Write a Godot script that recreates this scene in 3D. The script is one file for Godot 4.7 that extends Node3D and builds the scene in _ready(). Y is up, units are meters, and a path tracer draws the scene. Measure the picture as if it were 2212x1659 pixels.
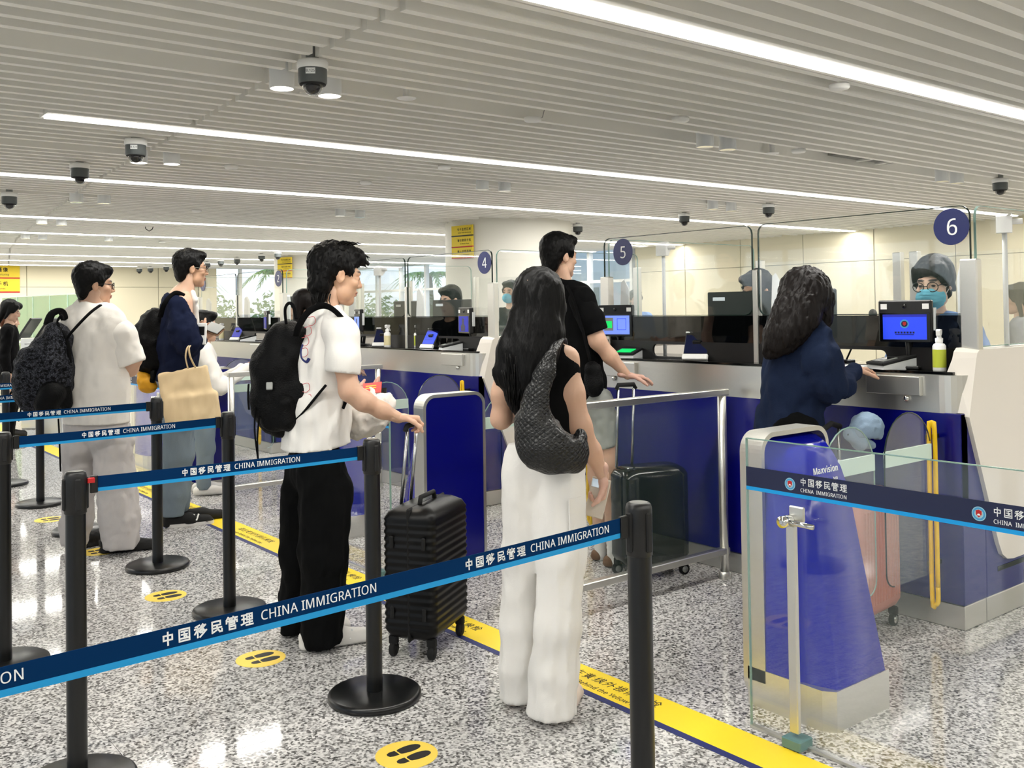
extends Node3D
# Immigration hall: counters in islands along -z, queue lanes along +x, slatted ceiling running along x.
const FOC := 2089.267
const PITCH := 0.0157936
const ROLL := -0.0145553
const YAW := 0.669523
const CX := 1106.0
const CY := 632.893
const EYE := Vector3(0, 1.5, 0)
const CEIL := 2.7
const PITCH_Z := 3.71          # spacing of the counter islands
var M := {}
var used := {}

# ---------------------------------------------------------------- photograph pixel -> direction (depth 1 m along the lens axis)
func ray(u: float, v: float) -> Vector3:
	var a := (u - CX) / FOC
	var b := (v - CY) / FOC
	var x := cos(ROLL) * a + sin(ROLL) * b
	var y2 := -sin(ROLL) * a + cos(ROLL) * b
	var y := cos(PITCH) * y2 - sin(PITCH)
	var z := sin(PITCH) * y2 + cos(PITCH)
	return Vector3(cos(YAW) * x + sin(YAW) * z, -y, sin(YAW) * x - cos(YAW) * z)
func at_d(u: float, v: float, d: float) -> Vector3: return EYE + ray(u, v) * d
func at_y(u: float, v: float, y: float) -> Vector3:
	var r := ray(u, v)
	return EYE + r * ((y - EYE.y) / r.y)
func at_x(u: float, v: float, x: float) -> Vector3:
	var r := ray(u, v)
	return EYE + r * (x / r.x)

# ---------------------------------------------------------------- mesh builder
class MB extends RefCounted:
	var st := SurfaceTool.new()
	func _init() -> void:
		st.begin(Mesh.PRIMITIVE_TRIANGLES)
		st.set_smooth_group(-1)
	func smooth(on: bool) -> MB:
		st.set_smooth_group(0 if on else -1)
		return self
	func tri(a: Vector3, b: Vector3, c: Vector3) -> void:      # counter-clockwise seen from outside
		st.add_vertex(a); st.add_vertex(c); st.add_vertex(b)
	func quad(a: Vector3, b: Vector3, c: Vector3, d: Vector3) -> void:
		tri(a, b, c); tri(a, c, d)
	func out(a: Vector3, b: Vector3, c: Vector3, from: Vector3) -> void:
		if (b - a).cross(c - a).dot((a + b + c) / 3.0 - from) < 0: tri(a, c, b)
		else: tri(a, b, c)
	func quad_out(a: Vector3, b: Vector3, c: Vector3, d: Vector3, from: Vector3) -> void:
		out(a, b, c, from); out(a, c, d, from)
	func box(c: Vector3, s: Vector3, ch := 0.0, bs := Basis.IDENTITY) -> MB:
		var h := s / 2
		ch = minf(ch, minf(h.x, minf(h.y, h.z)) * 0.98)
		var p := func(sx: float, sy: float, sz: float, ax: int) -> Vector3:
			var k := Vector3(h.x if ax == 0 else h.x - ch, h.y if ax == 1 else h.y - ch, h.z if ax == 2 else h.z - ch)
			return c + bs * Vector3(sx * k.x, sy * k.y, sz * k.z)
		for ax in 3:
			for s1 in [-1.0, 1.0]:
				var q := []
				for ab in [[-1.0, -1.0], [1.0, -1.0], [1.0, 1.0], [-1.0, 1.0]]:
					var v := [0.0, 0.0, 0.0]
					v[ax] = s1; v[(ax + 1) % 3] = ab[0]; v[(ax + 2) % 3] = ab[1]
					q.append(p.call(v[0], v[1], v[2], ax))
				quad_out(q[0], q[1], q[2], q[3], c)
		if ch > 0:
			for e in 3:
				var b := (e + 1) % 3
				var d := (e + 2) % 3
				for sb in [-1.0, 1.0]:
					for sd in [-1.0, 1.0]:
						var q := []
						for w in [[-1.0, b], [1.0, b], [1.0, d], [-1.0, d]]:
							var v := [0.0, 0.0, 0.0]
							v[e] = w[0]; v[b] = sb; v[d] = sd
							q.append(p.call(v[0], v[1], v[2], w[1]))
						quad_out(q[0], q[1], q[2], q[3], c)
			for sx in [-1.0, 1.0]:
				for sy in [-1.0, 1.0]:
					for sz in [-1.0, 1.0]:
						out(p.call(sx, sy, sz, 0), p.call(sx, sy, sz, 1), p.call(sx, sy, sz, 2), c)
		return self
	func tube(pts: Array, r, n := 10, caps := true, flat := 1.0) -> MB:
		var rings := []
		var up := Vector3.UP
		var prev := Vector3.ZERO
		for i in pts.size():
			var t: Vector3 = (pts[mini(i + 1, pts.size() - 1)] - pts[maxi(i - 1, 0)]).normalized()
			if i == 0:
				up = Vector3.UP if absf(t.y) < 0.9 else Vector3.RIGHT
			var sd := t.cross(up).normalized()
			up = sd.cross(t).normalized()
			var rr: float = r[i] if r is Array else r
			var ring := []
			for k in n:
				var a := TAU * k / n
				ring.append(pts[i] + (sd * cos(a) + up * sin(a) * flat) * rr)
			rings.append(ring)
			prev = t
		for i in rings.size() - 1:
			for k in n:
				var k2 := (k + 1) % n
				quad(rings[i][k], rings[i + 1][k], rings[i + 1][k2], rings[i][k2])
		if caps:
			var g := rings.size() - 1
			for k in n:
				var k2 := (k + 1) % n
				tri(pts[0], rings[0][k], rings[0][k2])
				tri(pts[g], rings[g][k2], rings[g][k])
		return self
	func lathe(prof: Array, n := 24, at := Vector3.ZERO, bs := Basis.IDENTITY) -> MB:    # profile (r, y) from the bottom up, outside seen
		for i in prof.size() - 1:
			var p: Vector2 = prof[i]
			var q: Vector2 = prof[i + 1]
			for k in n:
				var a := TAU * k / n
				var b := TAU * (k + 1) / n
				var p0 := at + bs * Vector3(p.x * cos(a), p.y, p.x * sin(a))
				var p1 := at + bs * Vector3(p.x * cos(b), p.y, p.x * sin(b))
				var q0 := at + bs * Vector3(q.x * cos(a), q.y, q.x * sin(a))
				var q1 := at + bs * Vector3(q.x * cos(b), q.y, q.x * sin(b))
				if p.x > 1e-6: tri(p0, q0, p1)
				if q.x > 1e-6: tri(p1, q0, q1)
		return self
	func prism(poly: PackedVector2Array, d0: float, d1: float, xf := Transform3D.IDENTITY) -> MB:
		if Geometry2D.is_polygon_clockwise(poly): poly.reverse()
		var area := 0.0
		for i in poly.size():
			area += poly[i].cross(poly[(i + 1) % poly.size()])
		if area < 0: poly.reverse()
		var idx := Geometry2D.triangulate_polygon(poly)
		for i in range(0, idx.size(), 3):
			var a := poly[idx[i]]
			var b := poly[idx[i + 1]]
			var c := poly[idx[i + 2]]
			if (b - a).cross(c - a) < 0:
				var t := b
				b = c; c = t
			tri(xf * Vector3(a.x, a.y, d1), xf * Vector3(b.x, b.y, d1), xf * Vector3(c.x, c.y, d1))
			tri(xf * Vector3(a.x, a.y, d0), xf * Vector3(c.x, c.y, d0), xf * Vector3(b.x, b.y, d0))
		for i in poly.size():
			var a := poly[i]
			var b := poly[(i + 1) % poly.size()]
			quad(xf * Vector3(a.x, a.y, d0), xf * Vector3(b.x, b.y, d0), xf * Vector3(b.x, b.y, d1), xf * Vector3(a.x, a.y, d1))
		return self
	func ring(outer: PackedVector2Array, inner: PackedVector2Array, d0: float, d1: float, xf := Transform3D.IDENTITY, closed := true) -> MB:   # both counter-clockwise, same count
		var n := outer.size()
		for i in (n if closed else n - 1):
			var j := (i + 1) % n
			var f := func(p: Vector2, z: float) -> Vector3: return xf * Vector3(p.x, p.y, z)
			quad(f.call(outer[i], d1), f.call(outer[j], d1), f.call(inner[j], d1), f.call(inner[i], d1))
			quad(f.call(outer[j], d0), f.call(outer[i], d0), f.call(inner[i], d0), f.call(inner[j], d0))
			quad(f.call(outer[i], d0), f.call(outer[j], d0), f.call(outer[j], d1), f.call(outer[i], d1))
			quad(f.call(inner[j], d0), f.call(inner[i], d0), f.call(inner[i], d1), f.call(inner[j], d1))
		return self
	func ball(c: Vector3, r: Vector3, n := 16, m := 10, bs := Basis.IDENTITY) -> MB:
		for i in m:
			for k in n:
				var q := []
				for w in [[i, k], [i, k + 1], [i + 1, k + 1], [i + 1, k]]:
					var th: float = PI * w[0] / m
					var ph: float = TAU * w[1] / n
					q.append(c + bs * Vector3(r.x * sin(th) * cos(ph), r.y * cos(th), r.z * sin(th) * sin(ph)))
				if i > 0: tri(q[0], q[1], q[2])
				if i < m - 1: tri(q[0], q[2], q[3])
		return self
	func done() -> ArrayMesh:
		st.generate_normals()
		return st.commit()

func rr(x0: float, y0: float, x1: float, y1: float, r: float, n := 5) -> PackedVector2Array:    # rounded rectangle, counter-clockwise
	var o := PackedVector2Array()
	var c := [[x1 - r, y1 - r, 0.0], [x0 + r, y1 - r, PI / 2], [x0 + r, y0 + r, PI], [x1 - r, y0 + r, 1.5 * PI]]
	for q in c:
		for i in n + 1:
			var a: float = q[2] + PI / 2 * i / n
			o.append(Vector2(q[0] + r * cos(a), q[1] + r * sin(a)))
	return o
func disc2(r: float, n := 32, c := Vector2.ZERO) -> PackedVector2Array:
	var o := PackedVector2Array()
	for i in n: o.append(c + Vector2(cos(TAU * i / n), sin(TAU * i / n)) * r)
	return o

# ---------------------------------------------------------------- nodes
func numbered(called: String) -> String:
	if not used.has(called):
		used[called] = 0
		return called
	used[called] += 1
	return "%s_%03d" % [called, used[called]]
func tag(o: Node, label := "", category := "", group := "", kind := "") -> void:
	if label: o.set_meta("label", label)
	if category: o.set_meta("category", category)
	if group: o.set_meta("group", group)
	if kind: o.set_meta("kind", kind)
func thing(called: String, label: String, category: String, at := Vector3.ZERO, turn := 0.0, group := "") -> Node3D:
	var o := Node3D.new()
	o.name = numbered(called)
	add_child(o)
	o.position = at
	o.rotation.y = turn
	tag(o, label, category, group)
	return o
func struct(called: String, label: String, category := "") -> Node3D:
	var o := Node3D.new()
	o.name = numbered(called)
	add_child(o)
	tag(o, label, category if category else called.split("_")[0], "", "structure")
	return o
func part(called: String, mesh: Mesh, m: Material, parent: Node, at := Vector3.ZERO, label := "") -> MeshInstance3D:
	var o := MeshInstance3D.new()
	o.name = numbered(called) if parent == self else called
	o.mesh = mesh
	o.material_override = m
	o.position = at
	parent.add_child(o, true)
	if label: o.set_meta("label", label)
	return o
func copy(o: Node3D, at: Vector3, turn := 0.0, label := "") -> Node3D:
	var c: Node3D = o.duplicate()
	var base: String = o.name
	c.name = numbered(base)
	add_child(c)
	c.position = at
	c.rotation.y = turn
	if label: c.set_meta("label", label)
	return c

# ---------------------------------------------------------------- lettering: Latin by TextMesh, Chinese by strokes
var FONT: SystemFont
var BOLD: SystemFont
func word(text: String, height: float, m: Material, parent: Node, xf: Transform3D, bold := false, called := "lettering", align := HORIZONTAL_ALIGNMENT_CENTER) -> MeshInstance3D:
	var t := TextMesh.new()
	t.font = BOLD if bold else FONT
	t.text = text
	t.font_size = 64
	t.pixel_size = height / 46.0          # capital letters come out about this high
	t.depth = 0.0006
	t.horizontal_alignment = align
	t.curve_step = 1.5
	var o := part(called, t, m, parent)
	o.transform = xf
	return o
const HAN := {
	"中": "18,28 82,28 82,62 18,62 18,28|50,5 50,98", "国": "12,8 88,8 88,95 12,95 12,8|28,25 72,25|30,48 70,48|25,76 76,76|50,25 50,76|59,56 68,66",
	"移": "42,8 12,18|6,34 46,34|28,14 28,97|28,38 6,70|30,42 44,58|68,5 48,28|64,13 88,13 50,48|58,22 68,32|74,44 52,66|70,54 95,54 46,97|64,64 74,74",
	"民": "18,10 82,10 82,38 18,38|18,10 18,92 50,78|18,60 90,60|52,38 62,70 78,92 94,92 94,76", "管": "22,3 8,22|18,12 46,12|28,12 34,22|62,3 52,22|58,12 94,12|70,12 76,22|50,22 50,31|8,46 8,32 92,32 92,46|30,45 72,45 72,60 30,60|30,45 30,97 78,97 78,75 30,75",
	"理": "8,14 40,14|10,44 38,44|4,84 42,74|24,14 24,78|50,10 92,10 92,54 50,54 50,10|50,32 92,32|71,10 71,93|52,73 92,73|44,94 98,94",
	"请": "14,8 24,18|8,36 26,36 26,84 40,72|46,16 94,16|50,30 90,30|44,44 98,44|70,4 70,44|52,56 52,96|52,56 88,56 88,95 78,92|52,70 88,70|52,82 88,82", "在": "8,24 92,24|46,4 8,64|28,42 28,96|62,36 62,92|42,58 86,58|36,93 95,93",
	"黄": "16,14 84,14|36,4 36,34|64,4 64,34|6,34 94,34|24,46 76,46 76,76 24,76 24,46|24,61 76,61|50,36 50,76|38,80 14,97|62,80 88,97", "线": "30,6 12,34 34,32 10,64 38,58|6,92 40,80|46,28 92,22|44,52 95,44|60,6 68,60 94,94 96,78|88,58 44,96|78,6 86,14",
	"外": "30,4 6,52|26,22 52,22 12,97|22,46 36,60|68,4 68,97|68,38 95,58", "排": "22,4 22,95 12,86|6,26 40,26|6,62 40,50|58,4 58,84 44,97|42,24 58,24|42,46 58,46|40,68 58,68|76,4 76,98|76,24 96,24|76,46 96,46|76,68 98,68",
	"队": "10,8 10,97|10,8 36,8 26,40 40,62 12,70|66,6 64,40 38,97|64,40 97,97", "候": "26,4 4,44|18,30 18,97|34,30 34,78|46,12 80,12 80,32|40,32 95,32|56,36 42,58|50,46 90,46|40,64 97,64|68,46 64,70 40,97|68,68 95,97",
	"检": "4,26 42,26|24,4 24,97|24,32 4,68|26,38 40,54|68,4 42,38|68,4 98,38|56,40 84,40|50,54 56,80|68,50 70,76|90,52 76,86|44,93 97,93", "视": "20,4 28,14|8,26 38,26 8,68|24,46 24,97|26,50 38,62|50,62 50,8 90,8 90,62|70,24 66,60 42,97|72,60 72,91 97,91 97,78",
	"盛": "86,13 18,13 18,30 8,58|22,32 46,32 44,55 36,52|54,4 62,40 86,57|80,26 54,58|70,2 78,8|16,94 16,66 84,66 84,94|38,66 38,94|62,66 62,94|4,95 96,95", "电": "20,22 80,22 80,68 20,68 20,22|20,45 80,45|50,4 50,92 94,92 94,76", "子": "20,12 78,12 52,38 52,95 36,88|6,50 94,50",
	"监": "16,8 16,50|34,4 34,54|56,4 46,34|52,18 92,18|64,28 76,42|16,94 16,62 84,62 84,94|38,62 38,94|62,62 62,94|4,95 96,95", "控": "22,4 22,95 12,86|6,26 40,26|6,62 40,50|68,2 68,12|46,26 46,14 95,14 95,26|62,28 46,46|76,28 95,46|50,58 90,58|70,58 70,94|42,94 98,94",
	"区": "90,8 12,8 12,94 95,94|74,24 28,78|32,26 78,80", "域": "4,32 36,32|20,8 20,76|2,84 38,70|40,26 96,26|44,44 66,44 66,66 44,66 44,44|38,88 68,78|72,4 80,62 98,92|90,46 60,94|82,6 92,16", "勿": "26,4 8,46|22,24 90,24 78,94 62,86|44,26 14,70|66,26 28,95",
	"使": "26,4 4,44|18,30 18,97|34,18 96,18|42,34 88,34 88,56 42,56 42,34|64,4 62,64 34,97|42,62 97,97", "用": "8,97 18,60 18,8 84,8 84,93 72,90|18,36 84,36|18,62 84,62|50,8 50,93", "手": "80,6 22,16|14,36 86,36|4,60 97,60|52,12 52,93 36,88",
	"机": "4,26 42,26|24,4 24,97|24,32 4,68|26,38 40,54|42,95 54,56 54,10 82,10 82,91 97,91 97,74", "照": "10,8 38,8 38,60 10,60 10,8|10,34 38,34|48,8 92,8 86,30|66,8 48,32|54,40 90,40 90,62 54,62 54,40|12,78 6,95|34,78 38,95|58,78 62,95|84,78 95,95",
	"摄": "22,4 22,95 12,86|6,26 40,26|6,62 40,50|46,8 98,8|54,8 54,48|86,8 86,56|54,22 86,22|54,36 86,36|44,50 98,46|50,64 66,64 46,96|50,74 64,94|76,64 94,64 74,96|78,74 96,96", "像": "26,4 4,44|18,30 18,97|52,4 36,26|48,14 76,14 68,28|42,28 90,28 90,46 42,46 42,28|64,28 62,46|66,48 34,68|56,56 68,72 62,97 52,92|68,66 36,86|90,52 74,62 97,88",
	"拍": "22,4 22,95 12,86|6,26 40,26|6,62 40,50|68,4 60,20|50,20 92,20 92,94 50,94 50,20|50,56 92,56", "禁": "8,18 46,18|26,4 26,46|26,20 8,42|28,22 44,40|54,18 94,18|74,4 74,46|74,20 54,42|76,22 95,42|20,54 80,54|6,68 95,68|50,68 50,96 40,92|28,76 12,92|70,76 90,92", "止": "52,6 52,92|52,42 88,42|22,40 22,92|4,93 97,93",
}
var han_cache := {}
func han_mesh(text: String, size: float, gap: float, weight: float) -> ArrayMesh:
	var key := "%s %.4f %.4f %.4f" % [text, size, gap, weight]
	if han_cache.has(key): return han_cache[key]
	var b := MB.new()
	var total := text.length() * size + (text.length() - 1) * gap
	var w := weight * size / 2
	for i in text.length():
		var ox := -total / 2 + i * (size + gap)
		for stroke in HAN[text[i]].split("|"):
			var pts := []
			for s in stroke.split(" "):
				var q: PackedStringArray = s.split(",")
				pts.append(Vector2(ox + q[0].to_float() / 100 * size, size / 2 - q[1].to_float() / 100 * size))
			for k in pts.size() - 1:
				var a: Vector2 = pts[k]
				var c: Vector2 = pts[k + 1]
				var d := (c - a).normalized()
				var n := Vector2(-d.y, d.x) * w
				a -= d * w * 0.9; c += d * w * 0.9
				b.quad(Vector3(a.x - n.x, a.y - n.y, 0), Vector3(c.x - n.x, c.y - n.y, 0), Vector3(c.x + n.x, c.y + n.y, 0), Vector3(a.x + n.x, a.y + n.y, 0))
	han_cache[key] = b.done()
	return han_cache[key]
func han(text: String, size: float, gap: float, m: Material, parent: Node, xf: Transform3D, weight := 0.11) -> void:
	part("lettering", han_mesh(text, size, gap, weight), m, parent).transform = xf
func facing(at: Vector3, out: Vector3, up := Vector3.UP) -> Transform3D:     # local +z points along out, +x reads to the reader's right
	var z := out.normalized()
	var x := up.cross(z).normalized()
	return Transform3D(Basis(x, z.cross(x), z), at)

# ---------------------------------------------------------------- materials
func noise_tex(kind: int, freq: float, size: int, ramp: Array = [], as_normal := 0.0, octaves := 3, sd := 1) -> NoiseTexture2D:
	var n := FastNoiseLite.new()
	n.noise_type = kind
	n.frequency = freq
	n.seed = sd
	n.fractal_octaves = octaves
	if kind == FastNoiseLite.TYPE_CELLULAR:
		n.cellular_return_type = FastNoiseLite.RETURN_CELL_VALUE
		n.fractal_type = FastNoiseLite.FRACTAL_NONE
		n.cellular_jitter = 1.0
	var t := NoiseTexture2D.new()
	t.width = size; t.height = size
	t.seamless = true
	t.seamless_blend_skirt = 0.08
	t.noise = n
	if as_normal > 0:
		t.as_normal_map = true
		t.bump_strength = as_normal
	if ramp:
		var g := Gradient.new()
		g.offsets = PackedFloat32Array(); g.colors = PackedColorArray()
		var off := PackedFloat32Array()
		var col := PackedColorArray()
		for r in ramp:
			off.append(r[0]); col.append(r[1])
		g.offsets = off; g.colors = col
		t.color_ramp = g
	return t
func mat(called: String, c: Color, rough := 0.7, metal := 0.0) -> StandardMaterial3D:
	var m := StandardMaterial3D.new()
	m.resource_name = called
	m.albedo_color = c
	m.roughness = rough
	m.metallic = metal
	M[called] = m
	return m
func glow(called: String, c: Color, e: float) -> StandardMaterial3D:
	var m := mat(called, c, 0.5)
	m.emission_enabled = true
	m.emission = c
	m.emission_energy_multiplier = e
	return m
func pane(called: String, c: Color, a: float) -> StandardMaterial3D:
	var m := mat(called, Color(c, a), 0.02)
	m.transparency = BaseMaterial3D.TRANSPARENCY_ALPHA
	return m
func tri_tex(m: StandardMaterial3D, scale: float, world := true) -> void:
	m.uv1_triplanar = true
	m.uv1_world_triplanar = world
	m.uv1_scale = Vector3.ONE * scale
func cloth(called: String, c: Color, rough := 0.95, bump := 0.16, scale := 9.0) -> StandardMaterial3D:
	var m := mat(called, c, rough)
	m.metallic_specular = 0.25
	m.normal_enabled = true
	m.normal_texture = T.weave
	m.normal_scale = bump
	tri_tex(m, scale)
	return m
var T := {}
func materials() -> void:
	FONT = SystemFont.new(); FONT.font_names = PackedStringArray(["Droid Sans"])
	BOLD = SystemFont.new(); BOLD.font_names = PackedStringArray(["Droid Sans"]); BOLD.font_weight = 700
	T.weave = noise_tex(FastNoiseLite.TYPE_SIMPLEX_SMOOTH, 0.12, 256, [], 5.0, 3, 4)
	T.fine = noise_tex(FastNoiseLite.TYPE_SIMPLEX_SMOOTH, 0.05, 256, [], 2.0, 3, 9)
	var g := func(v: float, w := 0.0) -> Color: return Color(v + w, v, v - w)
	# speckled granite: grains of four tones, world-mapped
	var granite := mat("granite", Color(1, 1, 1), 0.07)
	granite.albedo_texture = noise_tex(FastNoiseLite.TYPE_CELLULAR, 0.125, 1024, [[0.0, g.call(0.36, 0.006)], [0.14, g.call(0.42, 0.006)], [0.22, g.call(0.62, 0.008)], [0.42, g.call(0.68, 0.008)], [0.52, g.call(0.79, 0.008)], [1.0, g.call(0.86, 0.008)]], 0.0, 1, 3)
	granite.detail_enabled = true
	granite.detail_blend_mode = BaseMaterial3D.BLEND_MODE_MUL
	granite.detail_uv_layer = BaseMaterial3D.DETAIL_UV_2
	granite.detail_albedo = noise_tex(FastNoiseLite.TYPE_CELLULAR, 0.15, 512, [[0.0, g.call(0.62)], [0.16, g.call(0.76)], [0.24, g.call(0.95)], [1.0, g.call(1.0)]], 0.0, 1, 8)
	tri_tex(granite, 0.95)
	granite.uv2_triplanar = true; granite.uv2_world_triplanar = true; granite.uv2_scale = Vector3.ONE * 1.27
	granite.metallic_specular = 0.5
	mat("grout", Color(0.42, 0.42, 0.41), 0.8)
	mat("slat", Color(0.94, 0.935, 0.91), 0.5)
	mat("board", Color(0.86, 0.855, 0.83), 0.8)
	mat("cavity", Color(0.45, 0.45, 0.43), 0.9)
	mat("cream", Color(0.86, 0.83, 0.73), 0.8).metallic_specular = 0.2
	mat("groove", Color(0.60, 0.58, 0.51), 0.8)
	mat("plaster", Color(0.88, 0.87, 0.83), 0.6)
	var steel := mat("steel", Color(0.86, 0.855, 0.83), 0.36, 1.0)
	steel.normal_enabled = true; steel.normal_texture = T.fine; steel.normal_scale = 0.10
	tri_tex(steel, 2.5)
	mat("chrome", Color(0.85, 0.85, 0.84), 0.12, 1.0)
	mat("dark_steel", Color(0.42, 0.42, 0.40), 0.35, 1.0)
	mat("blue_panel", Color(0.035, 0.045, 0.42), 0.18)
	mat("gate_blue", Color(0.06, 0.09, 0.62), 0.12)
	mat("shell", Color(0.90, 0.875, 0.835), 0.35)
	mat("black", Color(0.02, 0.02, 0.022), 0.4)
	mat("black_gloss", Color(0.012, 0.012, 0.014), 0.12)
	mat("black_matte", Color(0.03, 0.03, 0.032), 0.75)
	mat("rubber", Color(0.035, 0.035, 0.035), 0.85)
	mat("post_black", Color(0.016, 0.020, 0.022), 0.3)
	mat("navy_sign", Color(0.10, 0.14, 0.36), 0.35)
	mat("band_navy", Color(0.075, 0.11, 0.25), 0.4)
	mat("band_sky", Color(0.0, 0.60, 0.88), 0.4)
	mat("belt_navy", Color(0.0, 0.165, 0.33), 0.8).metallic_specular = 0.2
	mat("belt_sky", Color(0.0, 0.56, 0.80), 0.6)
	mat("white", Color(0.93, 0.93, 0.92), 0.45)
	mat("print_white", Color(0.92, 0.93, 0.93), 0.6)
	mat("print_black", Color(0.06, 0.05, 0.04), 0.6)
	mat("line_yellow", Color(0.95, 0.83, 0.14), 0.45)
	mat("line_navy", Color(0.10, 0.14, 0.38), 0.5)
	mat("sticker_yellow", Color(0.93, 0.80, 0.31), 0.5)
	mat("yellow", Color(0.93, 0.76, 0.04), 0.35)
	mat("sign_yellow", Color(0.90, 0.79, 0.16), 0.5)
	mat("red", Color(0.72, 0.08, 0.08), 0.5)
	mat("frost", Color(0.80, 0.88, 0.83), 0.5)
	mat("lamp_body", Color(0.85, 0.86, 0.86), 0.4)
	mat("grey_plastic", Color(0.30, 0.32, 0.32), 0.45)
	mat("mid_grey", Color(0.55, 0.56, 0.55), 0.5)
	pane("glass", Color(0.72, 0.86, 0.80), 0.018)
	pane("green_glass", Color(0.45, 0.66, 0.48), 0.55)
	pane("tint", Color(0.02, 0.025, 0.028), 0.86)
	pane("dome", Color(0.05, 0.05, 0.06), 0.35)
	mat("glass_edge", Color(0.05, 0.13, 0.11), 0.15)
	mat("glass_edge_light", Color(0.50, 0.62, 0.58), 0.2)
	mat("glass_block", Color(0.36, 0.50, 0.50), 0.15)
	glow("strip_light", Color(1.0, 0.99, 0.965), 8.0)
	glow("down_light", Color(1.0, 0.97, 0.93), 4.0)
	glow("screen_blue", Color(0.10, 0.22, 0.78), 0.9)
	glow("screen_deep", Color(0.04, 0.09, 0.55), 0.8)
	glow("screen_pale", Color(0.42, 0.52, 0.90), 0.9)
	glow("screen_green", Color(0.0, 0.75, 0.35), 1.0)
	mat("screen_off", Color(0.05, 0.08, 0.22), 0.08)
	mat("screen_ink", Color(0.02, 0.05, 0.25), 0.3)
	mat("emblem_blue", Color(0.25, 0.60, 0.80), 0.5)
	mat("emblem_pale", Color(0.60, 0.76, 0.80), 0.5)

# ================================================================ the hall
func _ready() -> void:
	materials()
	# ---- camera (lens shift: the horizon lies above the middle of the picture)
	var cam := Camera3D.new()
	cam.name = "camera"
	var f0 := ray(CX, CY)
	var bx := (ray(CX + 100, CY) - f0).normalized()
	cam.transform = Transform3D(Basis(bx, (-f0).normalized().cross(bx).normalized(), (-f0).normalized()), EYE)
	cam.projection = Camera3D.PROJECTION_FRUSTUM
	cam.near = 0.05
	cam.far = 200.0
	cam.size = cam.near * 1659.0 / FOC
	cam.frustum_offset = Vector2(0, cam.near * (CY - 829.5) / FOC)
	add_child(cam)
	cam.current = true
	# ---- sky and exposure
	var we := WorldEnvironment.new()
	we.name = "world"
	var env := Environment.new()
	env.background_mode = Environment.BG_SKY
	var sky := Sky.new()
	var ps := ProceduralSkyMaterial.new()
	ps.sky_top_color = Color(0.62, 0.76, 0.92)
	ps.sky_horizon_color = Color(0.90, 0.94, 0.97)
	ps.ground_bottom_color = Color(0.55, 0.58, 0.55)
	ps.ground_horizon_color = Color(0.85, 0.88, 0.88)
	ps.sky_energy_multiplier = 1.3
	ps.ground_energy_multiplier = 1.2
	sky.sky_material = ps
	env.sky = sky
	env.tonemap_mode = Environment.TONE_MAPPER_LINEAR
	env.tonemap_exposure = 0.93
	env.sdfgi_enabled = true
	env.ssao_enabled = true
	env.ssil_enabled = true
	we.environment = env
	add_child(we)
	# ---- the hall's long light strips: glowing diffusers with an area light under each run
	light_strips()
	# ---- structure, then things
	room()
	islands()
	queue()
	far_desks()
	ceiling_fittings()
	print("people from here ", Time.get_ticks_msec())
	people()
	print("built in ", Time.get_ticks_msec(), " ms")

const STRIPS := [[0.62, -5.0, 13.9], [3.9, -5.0, 13.9], [-2.80, -5.0, 13.9], [-6.226, 1.40, 13.9], [-8.995, -5.0, 14.3], [-12.745, -5.0, 14.3], [-15.19, -5.0, 14.3], [-17.64, -5.0, 14.3], [-20.73, -5.0, 14.3], [-23.02, -5.0, 14.3], [-24.97, -5.0, 7.7]]
const CHANNELS := [7, 24, 42, 59, 77, 96, 113, -11, -30]
func light_strips() -> void:
	for i in STRIPS.size():
		var s: Array = STRIPS[i]
		var z: float = s[0]
		var label := "long white LED strip light set between the ceiling slats"
		if is_equal_approx(z, -2.80): label = "widest-looking LED ceiling strip passing above counter six"
		elif is_equal_approx(z, -6.226): label = "LED ceiling strip whose end shows beside a dome camera"
		var t := thing("strip_light", label, "ceiling light", Vector3(0, CEIL, z), 0.0, "LED ceiling strips")
		var x0: float = s[1]
		var x1: float = s[2]
		part("housing", MB.new().box(Vector3((x0 + x1) / 2, 0.035, 0.082), Vector3(x1 - x0, 0.09, 0.05), 0.002).box(Vector3((x0 + x1) / 2, 0.035, -0.082), Vector3(x1 - x0, 0.09, 0.05), 0.002).box(Vector3((x0 + x1) / 2, 0.07, 0), Vector3(x1 - x0, 0.02, 0.12)).box(Vector3(x0 - 0.006, 0.035, 0), Vector3(0.012, 0.09, 0.214)).box(Vector3(x1 + 0.006, 0.035, 0), Vector3(0.012, 0.09, 0.214)).done(), M.slat, t)
		var n := int(ceil((x1 - x0) / 1.275))
		var off: float = fposmod(2.804 - x0, 1.275) if x0 < 0 else 0.0
		var x := x0
		var first := true
		while x < x1 - 0.01:
			var e := minf(x + (off if first and off > 0.05 else 1.275), x1)
			first = false
			part("diffuser", MB.new().box(Vector3((x + e) / 2, -0.006, 0), Vector3(e - x - 0.006, 0.026, 0.112)).done(), M.strip_light, t)
			x = e
		var l := AreaLight3D.new()
		l.name = "strip_area_light"
		l.area_size = Vector2(x1 - x0, 0.11)
		l.light_energy = 1.5 * (x1 - x0)
		l.light_color = Color(1.0, 0.99, 0.965)
		l.shadow_enabled = true
		l.set("area_range", 40.0)
		l.set("area_attenuation", 2.0)
		l.position = Vector3((x0 + x1) / 2, -0.021, 0)
		l.rotation.x = -PI / 2
		t.add_child(l)

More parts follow.
